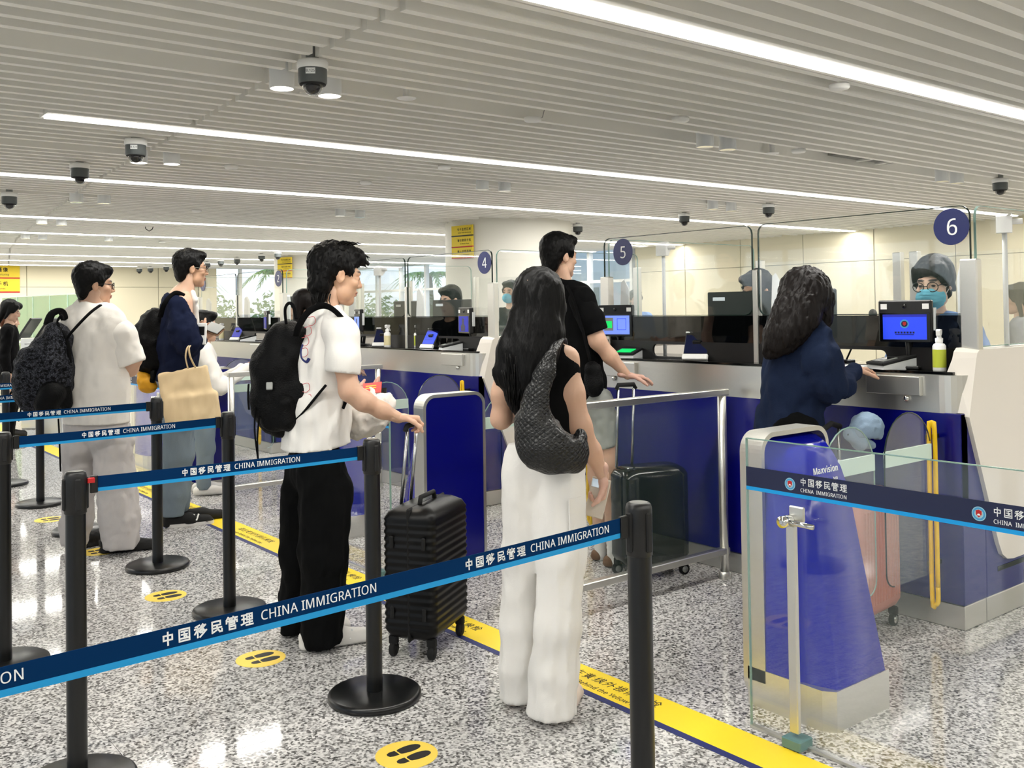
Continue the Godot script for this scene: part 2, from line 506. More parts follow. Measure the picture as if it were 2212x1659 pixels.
# ---------------------------------------------------------------- room shell
func slat_z(k: int) -> float: return -3.453 - 0.163 * k
func gap_x(z: float) -> float:
	var p := [[-2.0, 2.04], [-3.47, 2.07], [-4.6, 2.13], [-6.45, 2.28], [-9.27, 2.48], [-13.0, 2.90], [-16.5, 3.31], [-17.6, 3.49], [-19.4, 3.77], [-21.4, 4.14], [-26.5, 5.1]]
	for i in p.size() - 1:
		if z >= p[i + 1][0]:
			return lerpf(p[i][1], p[i + 1][1], clampf((z - p[i][0]) / (p[i + 1][0] - p[i][0]), 0, 1))
	return 5.1
func room() -> void:
	# floor: granite tiles with thin joints near the queue, a joined field of the same stone beyond
	var fl := struct("floor", "polished speckled grey granite floor of the hall")
	part("bed", MB.new().box(Vector3(3.6, -0.06, -9.0), Vector3(22.4, 0.108, 36.0)).done(), M.grout, fl)
	var tile := MB.new().box(Vector3(0, -0.005, 0), Vector3(0.998, 0.010, 0.998), 0.0008).done()
	for i in range(-2, 9):
		for j in range(-13, 1):
			part("tile", tile, M.granite, fl, Vector3(i + 0.5, 0, j + 0.28))
	var far := MB.new()
	for q in [[-7.5, 14.7, -26.9, -13.22], [-7.5, 14.7, 0.78, 8.9], [-7.5, -2.0, -13.22, 0.78], [9.0, 14.7, -13.22, 0.78]]:
		far.box(Vector3((q[0] + q[1]) / 2, -0.005, (q[2] + q[3]) / 2), Vector3(q[1] - q[0], 0.010, q[3] - q[2]))
	var ff := part("tile_field", far.done(), M.granite, fl)
	tag(ff, "", "", "", "stuff")
	# ceiling: boards with painted slats hung below, a break in the slats running across the hall
	var ce := struct("ceiling", "white slatted ceiling of long parallel battens")
	part("board", MB.new().box(Vector3(3.6, 2.86, -9.0), Vector3(22.4, 0.06, 36.0)).done(), M.board, ce)
	part("break_channel", MB.new().box(Vector3(2.03, 2.826, -5.0), Vector3(0.05, 0.01, 4.0)).done(), M.cavity, ce)
	var skip := {}
	for c in CHANNELS: skip[c] = true
	var rest := MB.new()
	for k in range(-70, 143):
		var z := slat_z(k)
		if z < -25.9: break
		var blocked := []
		for s in STRIPS:
			if absf(s[0] - z) < 0.09: blocked = [s[1], s[2]]
		if skip.has(k): continue
		var g := gap_x(z)
		for seg in [[-7.4, g - 0.035], [g, 14.38]]:
			var a: float = seg[0]
			var b: float = seg[1]
			if blocked:
				if blocked[0] > a and blocked[0] < b: b = blocked[0] - 0.015
				else: continue
			if a < 0 and z > 0.5: continue
			var c := Vector3((a + b) / 2, CEIL + 0.055, z)
			if z > -17.0 and z < 0.6 and (a > 0 or z > -14.0):
				part("slat", MB.new().box(c, Vector3(b - a, 0.11, 0.045)).done(), M.slat, ce)
			else:
				rest.box(c, Vector3(b - a, 0.11, 0.045))
	tag(part("slat_field", rest.done(), M.slat, ce), "", "", "", "stuff")
	# walls
	var wr := struct("wall_right", "cream panelled back wall behind the inspection counters")
	part("core", MB.new().box(Vector3(14.56, 1.42, -2.6), Vector3(0.3, 2.94, 23.0)).done(), M.groove, wr)
	for i in 17:
		for r in [[0.0, 2.19], [2.2, 2.84]]:
			part("panel", MB.new().box(Vector3(14.405, (r[0] + r[1]) / 2, -13.4 + i * 1.35), Vector3(0.02, r[1] - r[0], 1.335), 0.003).done(), M.cream, wr)
	var wl := struct("wall_left", "far cream panelled wall with yellow notice board")
	part("core", MB.new().box(Vector3(1.05, 1.42, -26.2), Vector3(17.3, 2.94, 0.3)).done(), M.groove, wl)
	for i in 11:
		for r in [[0.0, 2.19], [2.2, 2.84]]:
			part("panel", MB.new().box(Vector3(-6.7 + i * 1.6 + 0.1, (r[0] + r[1]) / 2, -26.04), Vector3(1.585, r[1] - r[0], 0.02), 0.003).done(), M.cream, wl)
	var wn := struct("wall_near", "plain light wall closing the hall behind the queue")
	part("plaster", MB.new().box(Vector3(3.6, 1.42, 8.95), Vector3(22.4, 2.94, 0.2)).done(), M.plaster, wn)
	var wq := struct("wall_queue", "plain light wall around the long daylight window")
	part("plaster", MB.new().box(Vector3(-7.55, 0.35, -9.0), Vector3(0.2, 0.8, 36.0)).box(Vector3(-7.55, 2.75, -9.0), Vector3(0.2, 0.28, 36.0)).box(Vector3(-7.55, 1.68, -21.8), Vector3(0.2, 1.9, 10.4)).box(Vector3(-7.55, 1.68, 7.0), Vector3(0.2, 1.9, 4.0)).done(), M.plaster, wq)
	var w3 := struct("window_3", "long daylight window along the entrance side of the queue")
	for i in 15:
		part("mullion", MB.new().box(Vector3(-7.55, 1.68, -16.6 + i * 1.55), Vector3(0.10, 1.88, 0.06)).done(), M.white, w3)
	for i in 14:
		part("pane", MB.new().box(Vector3(-7.55, 1.68, -15.82 + i * 1.55), Vector3(0.008, 1.88, 1.49)).done(), M.glass, w3)
	windows()
	garden()
	# round columns
	for c in [[8.52, -10.83, 0.90, "thick round white column beside the yellow notices above counter four"], [9.9, -19.6, 0.86, "farther round white column with a small yellow notice"]]:
		var col := struct("column", c[3])
		part("shaft", MB.new().smooth(true).lathe([Vector2(c[2], 0), Vector2(c[2], 2.84)], 48).done(), M.plaster, col, Vector3(c[0], 0, c[1]))
	notices()

func windows() -> void:
	# tall glazing where the hall meets the garden court: beyond the last islands
	var w1 := struct("window_1", "tall daylight glazing beside the far counters")
	for i in 10:
		part("mullion", MB.new().box(Vector3(14.5, 1.42, -14.25 - i * 1.3), Vector3(0.12, 2.94, 0.07)).done(), M.white, w1)
	part("transom", MB.new().box(Vector3(14.5, 2.05, -20.1), Vector3(0.10, 0.06, 11.8)).box(Vector3(14.5, 0.10, -20.1), Vector3(0.14, 0.2, 11.8)).box(Vector3(14.5, 2.80, -20.1), Vector3(0.14, 0.16, 11.8)).done(), M.white, w1)
	for i in 9:
		part("pane", MB.new().box(Vector3(14.5, 1.45, -14.9 - i * 1.3), Vector3(0.008, 2.6, 1.22)).done(), M.glass, w1)
	var w2 := struct("window_2", "glazed end of the hall looking onto a green garden")
	for i in 5:
		part("mullion", MB.new().box(Vector3(9.75 + i * 1.17, 1.42, -26.15), Vector3(0.07, 2.94, 0.12)).done(), M.white, w2)
	part("transom", MB.new().box(Vector3(12.1, 2.80, -26.15), Vector3(4.8, 0.16, 0.14)).box(Vector3(12.1, 0.10, -26.15), Vector3(4.8, 0.2, 0.14)).done(), M.white, w2)
	for i in 4:
		part("pane", MB.new().box(Vector3(10.33 + i * 1.17, 1.45, -26.15), Vector3(1.08, 2.6, 0.008)).done(), M.glass, w2)

func leaf_cloud(rng: RandomNumberGenerator, b: MB, c: Vector3, r: Vector3, n: int, s: float) -> void:
	for i in n:
		var d := Vector3(rng.randfn(), rng.randfn(), rng.randfn()).normalized() * pow(rng.randf(), 0.45)
		var p := c + d * r
		var t := Vector3(rng.randfn(), rng.randfn() * 0.6 - 0.3, rng.randfn()).normalized()
		var w := t.cross(Vector3(rng.randfn(), rng.randfn(), rng.randfn()).normalized()).normalized() * s * 0.3
		b.tri(p - w, p + t * s, p + w)
		b.tri(p - w, p - t * s * 0.5, p + w)
func garden() -> void:
	var rng := RandomNumberGenerator.new()
	rng.seed = 5
	mat("leaf", Color(0.30, 0.52, 0.16), 0.6); M.leaf.backlight_enabled = true; M.leaf.backlight = Color(0.35, 0.5, 0.12)
	mat("leaf_lime", Color(0.50, 0.68, 0.22), 0.6); M.leaf_lime.backlight_enabled = true; M.leaf_lime.backlight = Color(0.5, 0.6, 0.15)
	mat("bark", Color(0.42, 0.36, 0.28), 0.9)
	mat("lawn", Color(0.33, 0.45, 0.20), 0.95)
	mat("outside_wall", Color(0.83, 0.84, 0.84), 0.8)
	var gd := struct("ground", "paved garden court outside the glazing", "ground")
	part("lawn", MB.new().box(Vector3(16, -0.2, -30), Vector3(60, 0.2, 34)).done(), M.lawn, gd, Vector3(0, 0, -8.4))
	part("paving", MB.new().box(Vector3(24.0, -0.12, -14), Vector3(18.5, 0.2, 26)).done(), M.outside_wall, gd)
	var spots := [[10.2, -28.6, 0.8, 1], [11.7, -28.4, 0.7, 1], [13.3, -28.7, 0.9, 1], [9.0, -31.0, 1.5, 0], [11.9, -31.2, 1.5, 0], [14.6, -31.0, 1.6, 0], [17.4, -30.0, 1.5, 0], [16.6, -27.2, 0.8, 1], [17.0, -24.4, 0.8, 1], [20.0, -27.6, 1.5, 0]]
	for i in spots.size():
		var s: Array = spots[i]
		var t := thing("garden_shrub", "lush green garden shrub growing outside the glazing", "shrub", Vector3(s[0], -0.1, s[1]), 0.0, "shrubs in the garden court")
		part("stem", MB.new().tube([Vector3.ZERO, Vector3(0.02, s[2] * 0.8, 0)], 0.03, 6).done(), M.bark, t)
		var b := MB.new()
		leaf_cloud(rng, b, Vector3(0, s[2] * 0.75, 0), Vector3(s[2] * 0.85, s[2] * 0.8, s[2] * 0.85), 900, 0.15)
		tag(part("foliage", b.done(), M.leaf_lime if s[3] else M.leaf, t), "", "", "", "stuff")
	for q in [[11.6, -34.0, 4.0], [16.6, -36.0, 4.2], [6.6, -37.5, 4.5], [21.8, -33.0, 4.0]]:
		var t := thing("palm_tree", "palm tree with arching fronds in the garden court", "palm tree", Vector3(q[0], -0.1, q[1]), 0.0, "palms in the garden court")
		part("trunk", MB.new().smooth(true).tube([Vector3.ZERO, Vector3(0.1, q[2] * 0.5, 0), Vector3(0.05, q[2] * 0.75, 0)], [0.16, 0.12, 0.1], 8).done(), M.bark, t)
		for k in 14:
			var b := MB.new()
			var a := TAU * k / 14.0 + rng.randf() * 0.3
			var dir := Vector3(cos(a), 0, sin(a))
			var ln := 1.5 + rng.randf() * 0.6
			var pr := Vector3(0.05, q[2] * 0.75, 0)
			for i in 9:
				var u := (i + 1) / 9.0
				var p := Vector3(0.05, q[2] * 0.75, 0) + dir * ln * u + Vector3.UP * (0.9 * u - 1.5 * u * u)
				for sd in [-1.0, 1.0]:
					var w: Vector3 = dir.cross(Vector3.UP) * sd * 0.42 * (1.1 - u) + Vector3(0, -0.18, 0) + dir * 0.2
					b.tri(pr, p, p + w)
				pr = p
			part("frond", b.done(), M.leaf if k % 3 else M.leaf_lime, t)
	var bt := thing("annex_building", "pale annex facade seen through the glazing", "building", Vector3(26.0, -0.1, -24.0))
	part("wall", MB.new().box(Vector3(0, 3.0, 0), Vector3(1.0, 6.0, 26.0)).done(), M.outside_wall, bt)
	for i in 7:
		part("window", MB.new().box(Vector3(-0.51, 1.6, -9.5 + i * 3.0), Vector3(0.04, 1.5, 1.3)).done(), M.mid_grey, bt)

func notices() -> void:
	# yellow notice boards: on the far wall and on the columns
	var rows := [["禁止拍照摄像", "Under Video Monitoring"], ["请勿使用手机", "No Mobile Phones"]]
	var t := thing("notice_board", "yellow two-row notice with red rules on far wall", "sign", at_d(-22, 600, 1.0), 0.0)
	var r := ray(-24, 600)
	t.position = EYE + r * ((-26.02 - EYE.z) / r.z)
	for i in 2:
		part("plate", MB.new().box(Vector3(0, 0.17 - i * 0.34, 0), Vector3(1.35, 0.315, 0.01)).done(), M.sign_yellow, t)
		part("rule", MB.new().box(Vector3(0, -0.005 - i * 0.34, 0.002), Vector3(1.35, 0.03, 0.012)).done(), M.red, t)
		han(rows[i][0], 0.105, 0.03, M.print_black, t, Transform3D(Basis.IDENTITY, Vector3(0.02, 0.20 - i * 0.34, 0.008)))
		word(rows[i][1], 0.045, M.print_black, t, Transform3D(Basis.IDENTITY, Vector3(0.1, 0.08 - i * 0.34, 0.008)))
	rows = [["电子监控区域", "Under Video Monitoring"], ["请勿使用手机", "No Mobile Phone"], ["禁止拍照摄像", "No Photography"]]
	for q in [[988, 521, 8.52, -10.83, 1.0, "yellow three-row notice on the thick column"], [619, 578, 9.9, -19.6, 1.0, "small yellow three-row notice on the farther column"]]:
		var d: float = (Vector3(q[2], 0, q[3]) - EYE).dot((ray(CX, CY))) - 0.72
		var p := at_d(q[0], q[1], d)
		var c := Vector3(q[2], p.y, q[3])
		var out := (p - c).normalized()
		var s := thing("notice_board", q[5], "sign", c + out * 0.925)
		s.basis = facing(Vector3.ZERO, out).basis
		for i in 3:
			part("plate", MB.new().box(Vector3(0, 0.15 - i * 0.15, 0), Vector3(0.40, 0.135, 0.02)).done(), M.sign_yellow, s)
			part("rule", MB.new().box(Vector3(0, 0.077 - i * 0.15, 0.002), Vector3(0.40, 0.014, 0.022)).done(), M.black if i == 0 else M.red, s)
			han(rows[i][0], 0.036, 0.008, M.print_black, s, Transform3D(Basis.IDENTITY, Vector3(0.04, 0.165 - i * 0.15, 0.0112)))
			word(rows[i][1], 0.016, M.print_black, s, Transform3D(Basis.IDENTITY, Vector3(0.05, 0.118 - i * 0.15, 0.0112)))

# ---------------------------------------------------------------- counters
const FLAT := Basis(Vector3(1, 0, 0), Vector3(0, 0, -1), Vector3(0, 1, 0))     # prism drawn in plan (x, -z), extruded upwards
func islands() -> void:
	island(-3.45, "5", "6", "double inspection counter with signs five and six")
	island(-3.45 - PITCH_Z, "3", "4", "double inspection counter with sign four, next beyond five and six")
	island(-3.45 - 2 * PITCH_Z, "1", "2", "double inspection counter with sign two before the garden glazing")
	for i in 3:
		var zc := -3.45 - PITCH_Z * i
		rail(zc - 0.03, ["between lanes five and six", "between lanes three and four", "between lanes one and two"][i])
		pillar(zc, 1.0, ["printed maker's name, beside the near glass fence", "beyond the first corridor, lane four", "of lane two far along the counters"][i])
		pillar(zc, -1.0, ["with flat blue side beside the black suitcase", "of lane three behind the queue", "of lane one farthest along the counters"][i])
		wing(zc, 1.0, ["six", "four", "two"][i])
		if i < 2: wing(zc, -1.0, ["five", "three"][i])
	fence(-2.2, 1.4, "glass fence panel with navy band and latch beside the pillar with maker's name", true)
	fence(-3.45 - PITCH_Z + 1.25, -4.65, "short glass fence across the corridor beside counter four", false)
	fence(-3.45 - 2 * PITCH_Z + 1.25, -4.65 - PITCH_Z, "short glass fence across the corridor beside counter two", false)
	counter_kit()

func island(zc: float, a: String, b: String, label: String) -> void:
	var t := thing("inspection_counter", label, "counter", Vector3(4.34, 0, zc))
	part("front_panel", MB.new().box(Vector3(0.03, 0.55, 0), Vector3(0.06, 0.874, 2.50), 0.004).done(), M.blue_panel, t)
	part("kick_plate", MB.new().box(Vector3(0.04, 0.056, 0), Vector3(0.07, 0.108, 2.495), 0.002).done(), M.steel, t)
	var plan := PackedVector2Array([Vector2(0.62, -1.25), Vector2(0.62, 1.25)])
	for s in [1.0, -1.0]:
		for i in 7:
			var an: float = PI / 2 + PI / 2 * i / 6.0 if s > 0 else PI + PI / 2 * i / 6.0
			plan.append(Vector2(0.10 + 0.10 * cos(an), s * 1.15 + 0.10 * sin(an)))
	part("fascia", MB.new().smooth(false).prism(plan, 0.985, 1.16, Transform3D(FLAT, Vector3.ZERO)).done(), M.steel, t)
	part("worktop", MB.new().box(Vector3(0.33, 1.167, 0), Vector3(0.60, 0.014, 2.40), 0.002).done(), M.black_gloss, t)
	for s in [-1.0, 1.0]:
		part("drop_flap", MB.new().box(Vector3(-0.012, 1.105, s * 0.93), Vector3(0.026, 0.09, 0.28), 0.003).done(), M.steel, t)
		part("button", MB.new().smooth(true).ball(Vector3(-0.006, 1.045, s * 0.99), Vector3(0.014, 0.018, 0.018), 14, 8).done(), M.chrome, t)
		var fl := thing("booth_flank", "white and blue side wall of the booth with sign " + {"1": "one", "2": "two", "3": "three", "4": "four", "5": "five", "6": "six"}[b if s > 0 else a], "booth wall", Vector3(4.34, 0, zc))
		part("side_panel", MB.new().box(Vector3(0.105, 0.55, s * 1.235), Vector3(0.208, 0.874, 0.03), 0.003).done(), M.blue_panel, fl)
		part("side_panel", MB.new().box(Vector3(1.06, 0.55, s * 1.235), Vector3(1.69, 0.874, 0.03), 0.003).done(), M.blue_panel, fl)
		part("kick_plate", MB.new().box(Vector3(0.108, 0.056, s * 1.232), Vector3(0.202, 0.108, 0.03), 0.002).done(), M.steel, fl)
		part("kick_plate", MB.new().box(Vector3(1.06, 0.056, s * 1.232), Vector3(1.69, 0.108, 0.03), 0.002).done(), M.steel, fl)
		part("slot", MB.new().box(Vector3(0.50, 0.228, s * 1.251), Vector3(0.36, 0.022, 0.004)).done(), M.black_matte, fl)
		# white moulded shell: slanted cheek wrapping the corner of the counter
		var sh := MB.new()
		var z0: float = s * 1.27
		var z1: float = s * 1.11
		var o := [Vector2(0.04, 0.97), Vector2(0.295, 0.36), Vector2(0.33, 0.30), Vector2(0.38, 0.27), Vector2(0.44, 0.262), Vector2(1.9, 0.262), Vector2(1.9, 1.275), Vector2(0.15, 1.275), Vector2(0.128, 1.262), Vector2(0.118, 1.24)]
		var poly := PackedVector2Array(o)
		var idx := Geometry2D.triangulate_polygon(poly)
		var ce := Vector3(0.9, 0.8, 0)
		for i in range(0, idx.size(), 3):
			sh.out(Vector3(o[idx[i]].x, o[idx[i]].y, z0), Vector3(o[idx[i + 1]].x, o[idx[i + 1]].y, z0), Vector3(o[idx[i + 2]].x, o[idx[i + 2]].y, z0), ce)
		var inn := [Vector2(0.0, 0.985), Vector2(0.06, 1.235), Vector2(0.075, 1.268), Vector2(0.10, 1.285), Vector2(1.9, 1.285)]
		var outr := [o[0], o[9], o[8], o[7], o[6]]
		for i in 4:
			sh.quad_out(Vector3(outr[i].x, outr[i].y, z0), Vector3(outr[i + 1].x, outr[i + 1].y, z0), Vector3(inn[i + 1].x, inn[i + 1].y, s * 1.185), Vector3(inn[i].x, inn[i].y, z1 if i == 0 else s * 1.185), ce)
		for i in 5:
			sh.quad_out(Vector3(o[i].x, o[i].y, z0), Vector3(o[i + 1].x, o[i + 1].y, z0), Vector3(o[i + 1].x, o[i + 1].y, s * 1.245), Vector3(o[i].x, o[i].y, s * 1.245), ce)
		sh.quad_out(Vector3(0.04, 0.97, z0), Vector3(0, 0.985, z1), Vector3(0.3, 0.985, z1), Vector3(0.3, 0.97, z0), Vector3(0.9, 1.2, 0))
		part("end_shell", sh.done(), M.shell, fl)
		part("lock", MB.new().smooth(true).ball(Vector3(0.62, 1.06, z0), Vector3(0.008, 0.012, 0.004), 10, 6).done(), M.dark_steel, fl)
		part("shell_stripe", MB.new().box(Vector3(0.9, 0.70, s * 1.272), Vector3(1.2, 0.05, 0.003)).done(), M.sign_yellow, fl) if absf(zc + 3.45) > 1.0 else null
		part("shell_rule", MB.new().box(Vector3(0.9, 0.665, s * 1.272), Vector3(1.2, 0.014, 0.003)).done(), M.red, fl) if absf(zc + 3.45) > 1.0 else null
		# glass screen of this window: clear pane, dark tinted strip, black sill with a pass slot
		var rp := rr(0.02, 1.44, 1.235, 1.955, 0.05, 4)
		var xf := Transform3D(Basis(Vector3(0, 0, s), Vector3.UP, Vector3(-s, 0, 0)), Vector3(0.16, 0, 0))
		var pn := part("glass_pane", MB.new().prism(rp, -0.005, 0.005, xf).done(), M.glass, t)
		part("edge", MB.new().ring(rp, rr(0.024, 1.444, 1.231, 1.951, 0.047, 4), -0.0055, 0.0055, xf).done(), M.glass_edge, pn)
		part("tinted_strip", MB.new().prism(rr(0.02, 1.28, 1.235, 1.437, 0.002, 1), -0.004, 0.004, xf).done(), M.tint, t)
		part("sill", MB.new().ring(rr(0.02, 1.172, 1.235, 1.28, 0.001, 4), rr(0.50, 1.186, 0.80, 1.262, 0.03, 4), -0.008, 0.008, xf).done(), M.black, t)
		# flank pane along the side of the booth
		var fx := Transform3D(Basis.IDENTITY, Vector3(0, 0, s * 1.235))
		var fp := part("glass_pane", MB.new().prism(rr(0.20, 1.285, 1.75, 1.955, 0.05, 4), -0.005, 0.005, fx).done(), M.glass, fl)
		part("edge", MB.new().ring(rr(0.20, 1.285, 1.75, 1.955, 0.05, 4), rr(0.204, 1.289, 1.746, 1.951, 0.047, 4), -0.0055, 0.0055, fx).done(), M.glass_edge_light, fp)
		part("post", MB.new().box(Vector3(0.17, 1.43, s * 1.225), Vector3(0.05, 0.54, 0.085), 0.006).done(), M.steel, t)
		part("speaker_wing", MB.new().prism(PackedVector2Array([Vector2(-0.03, 1.42), Vector2(0.03, 1.40), Vector2(0.03, 1.62), Vector2(0.0, 1.68), Vector2(-0.02, 1.66)]), -0.02, 0.02, Transform3D(Basis(Vector3(0.6, 0, -s * 0.8), Vector3.UP, Vector3(s * 0.8, 0, 0.6)), Vector3(0.26, 0, s * 1.15))).done(), M.lamp_body, t)
		var num := part("number_sign", MB.new().smooth(false).prism(disc2(0.087, 40), -0.002, 0.002, facing(Vector3.ZERO, Vector3.LEFT)).done(), M.navy_sign, t, Vector3(0.150, 1.857, (1.148 if s > 0 else -1.05)), "round navy sign with white numeral")
		word(b if s > 0 else a, 0.078, M.print_white, num, facing(Vector3(-0.004, -0.002, 0.004), Vector3.LEFT), false, "numeral")
		# rear door frame of the booth
		var rs := thing("booth_rear_screen", "steel framed glass door at the back of booth " + {"1": "one", "2": "two", "3": "three", "4": "four", "5": "five", "6": "six"}[b if s > 0 else a], "glass door", Vector3(4.34, 0, zc))
		part("rear_post", MB.new().box(Vector3(1.78, 0.92, s * 0.06), Vector3(0.05, 1.84, 0.06), 0.004).done(), M.steel, rs)
		part("rear_post", MB.new().box(Vector3(1.78, 0.92, s * 1.2), Vector3(0.05, 1.84, 0.06), 0.004).done(), M.steel, rs)
		part("rear_pane", MB.new().box(Vector3(1.78, 1.02, s * 0.63), Vector3(0.008, 1.6, 1.06)).done(), M.glass, rs)
	part("post", MB.new().box(Vector3(0.17, 1.43, 0), Vector3(0.05, 0.54, 0.034), 0.005).done(), M.steel, t)
	part("speaker_wing", MB.new().prism(PackedVector2Array([Vector2(-0.03, 1.42), Vector2(0.03, 1.40), Vector2(0.03, 1.62), Vector2(0.0, 1.68), Vector2(-0.02, 1.66)]), -0.02, 0.02, Transform3D(Basis(Vector3(0.6, 0, 0.8), Vector3.UP, Vector3(-0.8, 0, 0.6)), Vector3(0.25, 0, 0.07))).done(), M.lamp_body, t)

func rail(z: float, where: String) -> void:
	var t := thing("lane_rail", "brushed steel rail with glass infill " + where, "railing", Vector3(0, 0, z))
	for x in [2.92, 4.22]:
		part("post", MB.new().smooth(true).tube([Vector3(x, 0.0, 0), Vector3(x, 1.0, 0)], 0.024, 16).done(), M.steel, t)
		part("base_collar", MB.new().smooth(true).tube([Vector3(x, 0.0, 0), Vector3(x, 0.035, 0)], 0.034, 16).done(), M.steel, t)
	part("top_bar", MB.new().box(Vector3(3.575, 1.02, 0), Vector3(1.36, 0.035, 0.05), 0.004).done(), M.steel, t)
	part("bottom_bar", MB.new().box(Vector3(3.57, 0.15, 0), Vector3(1.35, 0.035, 0.045), 0.004).done(), M.steel, t)
	part("infill_pane", MB.new().box(Vector3(3.57, 0.585, 0), Vector3(1.25, 0.83, 0.008)).done(), M.glass, t)

func pillar(zc: float, s: float, where: String) -> void:
	var t := thing("gate_pillar", "blue gate pillar in a steel frame " + where, "turnstile", Vector3(2.955, 0, zc + s * 1.095))
	var mx := Transform3D(Basis(Vector3(1, 0, 0), Vector3(0, 1, 0), Vector3(0, 0, 1)), Vector3.ZERO)
	var d0 := minf(0.0, s * 0.10)
	var d1 := maxf(0.0, s * 0.10)
	part("frame", MB.new().ring(rr(0, 0.02, 0.43, 1.02, 0.075, 8), rr(0.018, 0.038, 0.412, 1.002, 0.06, 8), d0, d1, mx).done(), M.steel, t)
	part("inner_panel", MB.new().prism(rr(0.018, 0.038, 0.412, 1.002, 0.06, 8), minf(s * 0.004, s * 0.03), maxf(s * 0.004, s * 0.03), mx).done(), M.blue_panel, t)
	# swelling body: rounded-plan sections from plinth to crown
	var hs := [0.14, 0.25, 0.40, 0.55, 0.70, 0.80, 0.87, 0.92, 0.955, 0.98, 0.99]
	var zo := [0.375, 0.352, 0.320, 0.288, 0.254, 0.226, 0.196, 0.160, 0.125, 0.08, 0.03]
	var x0s := [0.005, 0.005, 0.008, 0.012, 0.018, 0.024, 0.028, 0.032, 0.035, 0.036, 0.036]
	var b := MB.new().smooth(true)
	var sec := func(i: int) -> Array:
		var r := []
		var xa: float = x0s[i]
		var xb := 0.36
		if i > 3: xb = lerpf(0.36, 0.395, (i - 3) / 7.0)
		var xl: float = lerpf(0.05, 0.16, i / 10.0)
		for q in [[xa, 0.02], [xa, zo[i] * 0.55], [xa + 0.004, zo[i] * 0.60], [xl - 0.008, zo[i] - 0.005], [xl + 0.012, zo[i]], [xb - 0.012, zo[i]], [xb, zo[i] - 0.012], [xb, 0.02]]:
			r.append(Vector3(q[0], hs[i], s * maxf(q[1], 0.02)))
		return r
	for i in hs.size() - 1:
		var p: Array = sec.call(i)
		var q: Array = sec.call(i + 1)
		for k in 7: b.quad_out(p[k], p[k + 1], q[k + 1], q[k], Vector3(0.19, 0.5, 0))
	var top: Array = sec.call(hs.size() - 1)
	for k in range(1, 7): b.out(top[0], top[k], top[k + 1], Vector3(0.19, 0.5, 0))
	part("body", b.done(), M.gate_blue, t)
	part("plinth", MB.new().prism(PackedVector2Array([Vector2(0, -0.02 * s), Vector2(0, -s * 0.34), Vector2(0.03, -s * 0.38), Vector2(0.365, -s * 0.38), Vector2(0.365, -0.02 * s)]), 0.0, 0.142, Transform3D(FLAT, Vector3.ZERO)).done(), M.steel, t)
	# maker's name on the sloping face
	var n := Vector3(0, 0.115, s).normalized()
	var p0 := Vector3(0.285, 0.870, s * 0.198)
	if s > 0:
		var xf := facing(p0 + n * 0.0035, n, Vector3.UP)
		word("Maxvision", 0.024, M.print_white, t, Transform3D(xf.basis, xf.origin + Vector3(-0.03, 0.0, 0)), true)
		word("®", 0.014, M.print_white, t, Transform3D(xf.basis, xf.origin + Vector3(0.058, 0.022, 0)))
		han("盛视", 0.034, 0.035, M.print_white, t, Transform3D(xf.basis, xf.origin + xf.basis.y * -0.048 + xf.basis.x * -0.02 + n * 0.007), 0.12)
	var w := PackedVector2Array([Vector2(0.43, 0.26)])
	for i in 6: w.append(Vector2(0.76 + 0.06 * sin(PI / 2 * i / 5.0), 0.32 - 0.06 * cos(PI / 2 * i / 5.0)))
	for i in 13: w.append(Vector2(0.635 + 0.185 * cos(PI * i / 12.0), 0.80 + 0.185 * sin(PI * i / 12.0)))
	w.append(Vector2(0.45, 0.78)); w.append(Vector2(0.43, 0.78))
	var g := part("wing_pane", MB.new().prism(w, -0.004, 0.004, Transform3D(Basis.IDENTITY, Vector3(0, 0, s * 0.06))).done(), M.glass, t)
	var rim := []
	for i in range(1, w.size() - 1): rim.append(Vector3(w[i].x, w[i].y, s * 0.06))
	part("rim", MB.new().tube(rim, 0.003, 6).done(), M.glass_edge_light, g)
	part("frosted_band", MB.new().box(Vector3(0.625, 0.82, s * 0.06), Vector3(0.385, 0.068, 0.011)).done(), M.frost, g)

func wing(zc: float, s: float, lane: String) -> void:
	var t := thing("gate_wing", "clear glass gate wing with yellow bar at counter " + lane, "gate", Vector3(4.245, 0, zc + s * 1.155))
	var w := PackedVector2Array([Vector2(0.0, 0.265), Vector2(0.0, 0.84)])
	for i in 14: w.append(Vector2(-0.195 + 0.195 * cos(0.25 + (PI - 0.25) * i / 13.0), 0.82 + 0.19 * sin(0.25 + (PI - 0.25) * i / 13.0)))
	for i in 6: w.append(Vector2(-0.33 - 0.06 * cos(PI / 2 * i / 5.0), 0.325 - 0.06 * sin(PI / 2 * i / 5.0)))
	part("pane", MB.new().prism(w, -0.004, 0.004).done(), M.glass, t)
	var rim := []
	for i in range(2, w.size()): rim.append(Vector3(w[i].x, w[i].y, 0))
	part("rim", MB.new().tube(rim, 0.0035, 6).done(), M.glass_edge, t)
	part("frosted_band", MB.new().box(Vector3(-0.195, 0.82, 0), Vector3(0.385, 0.068, 0.011)).done(), M.frost, t)
	part("handle", MB.new().smooth(true).tube(spline([Vector3(0.012, 0.20, s * 0.014), Vector3(0.012, 0.135, s * 0.013), Vector3(0.012, 0.118, 0.0), Vector3(0.012, 0.135, s * -0.013), Vector3(0.012, 0.5, s * -0.014), Vector3(0.012, 0.918, s * -0.013), Vector3(0.012, 0.935, 0.0), Vector3(0.012, 0.918, s * 0.013), Vector3(0.012, 0.5, s * 0.014), Vector3(0.012, 0.20, s * 0.014)], 4), 0.0105, 10).done(), M.yellow, t)
	part("hinge", MB.new().box(Vector3(0.05, 0.88, -0.02), Vector3(0.09, 0.02, 0.02)).box(Vector3(0.05, 0.30, -0.02), Vector3(0.09, 0.02, 0.02)).done(), M.black, t)

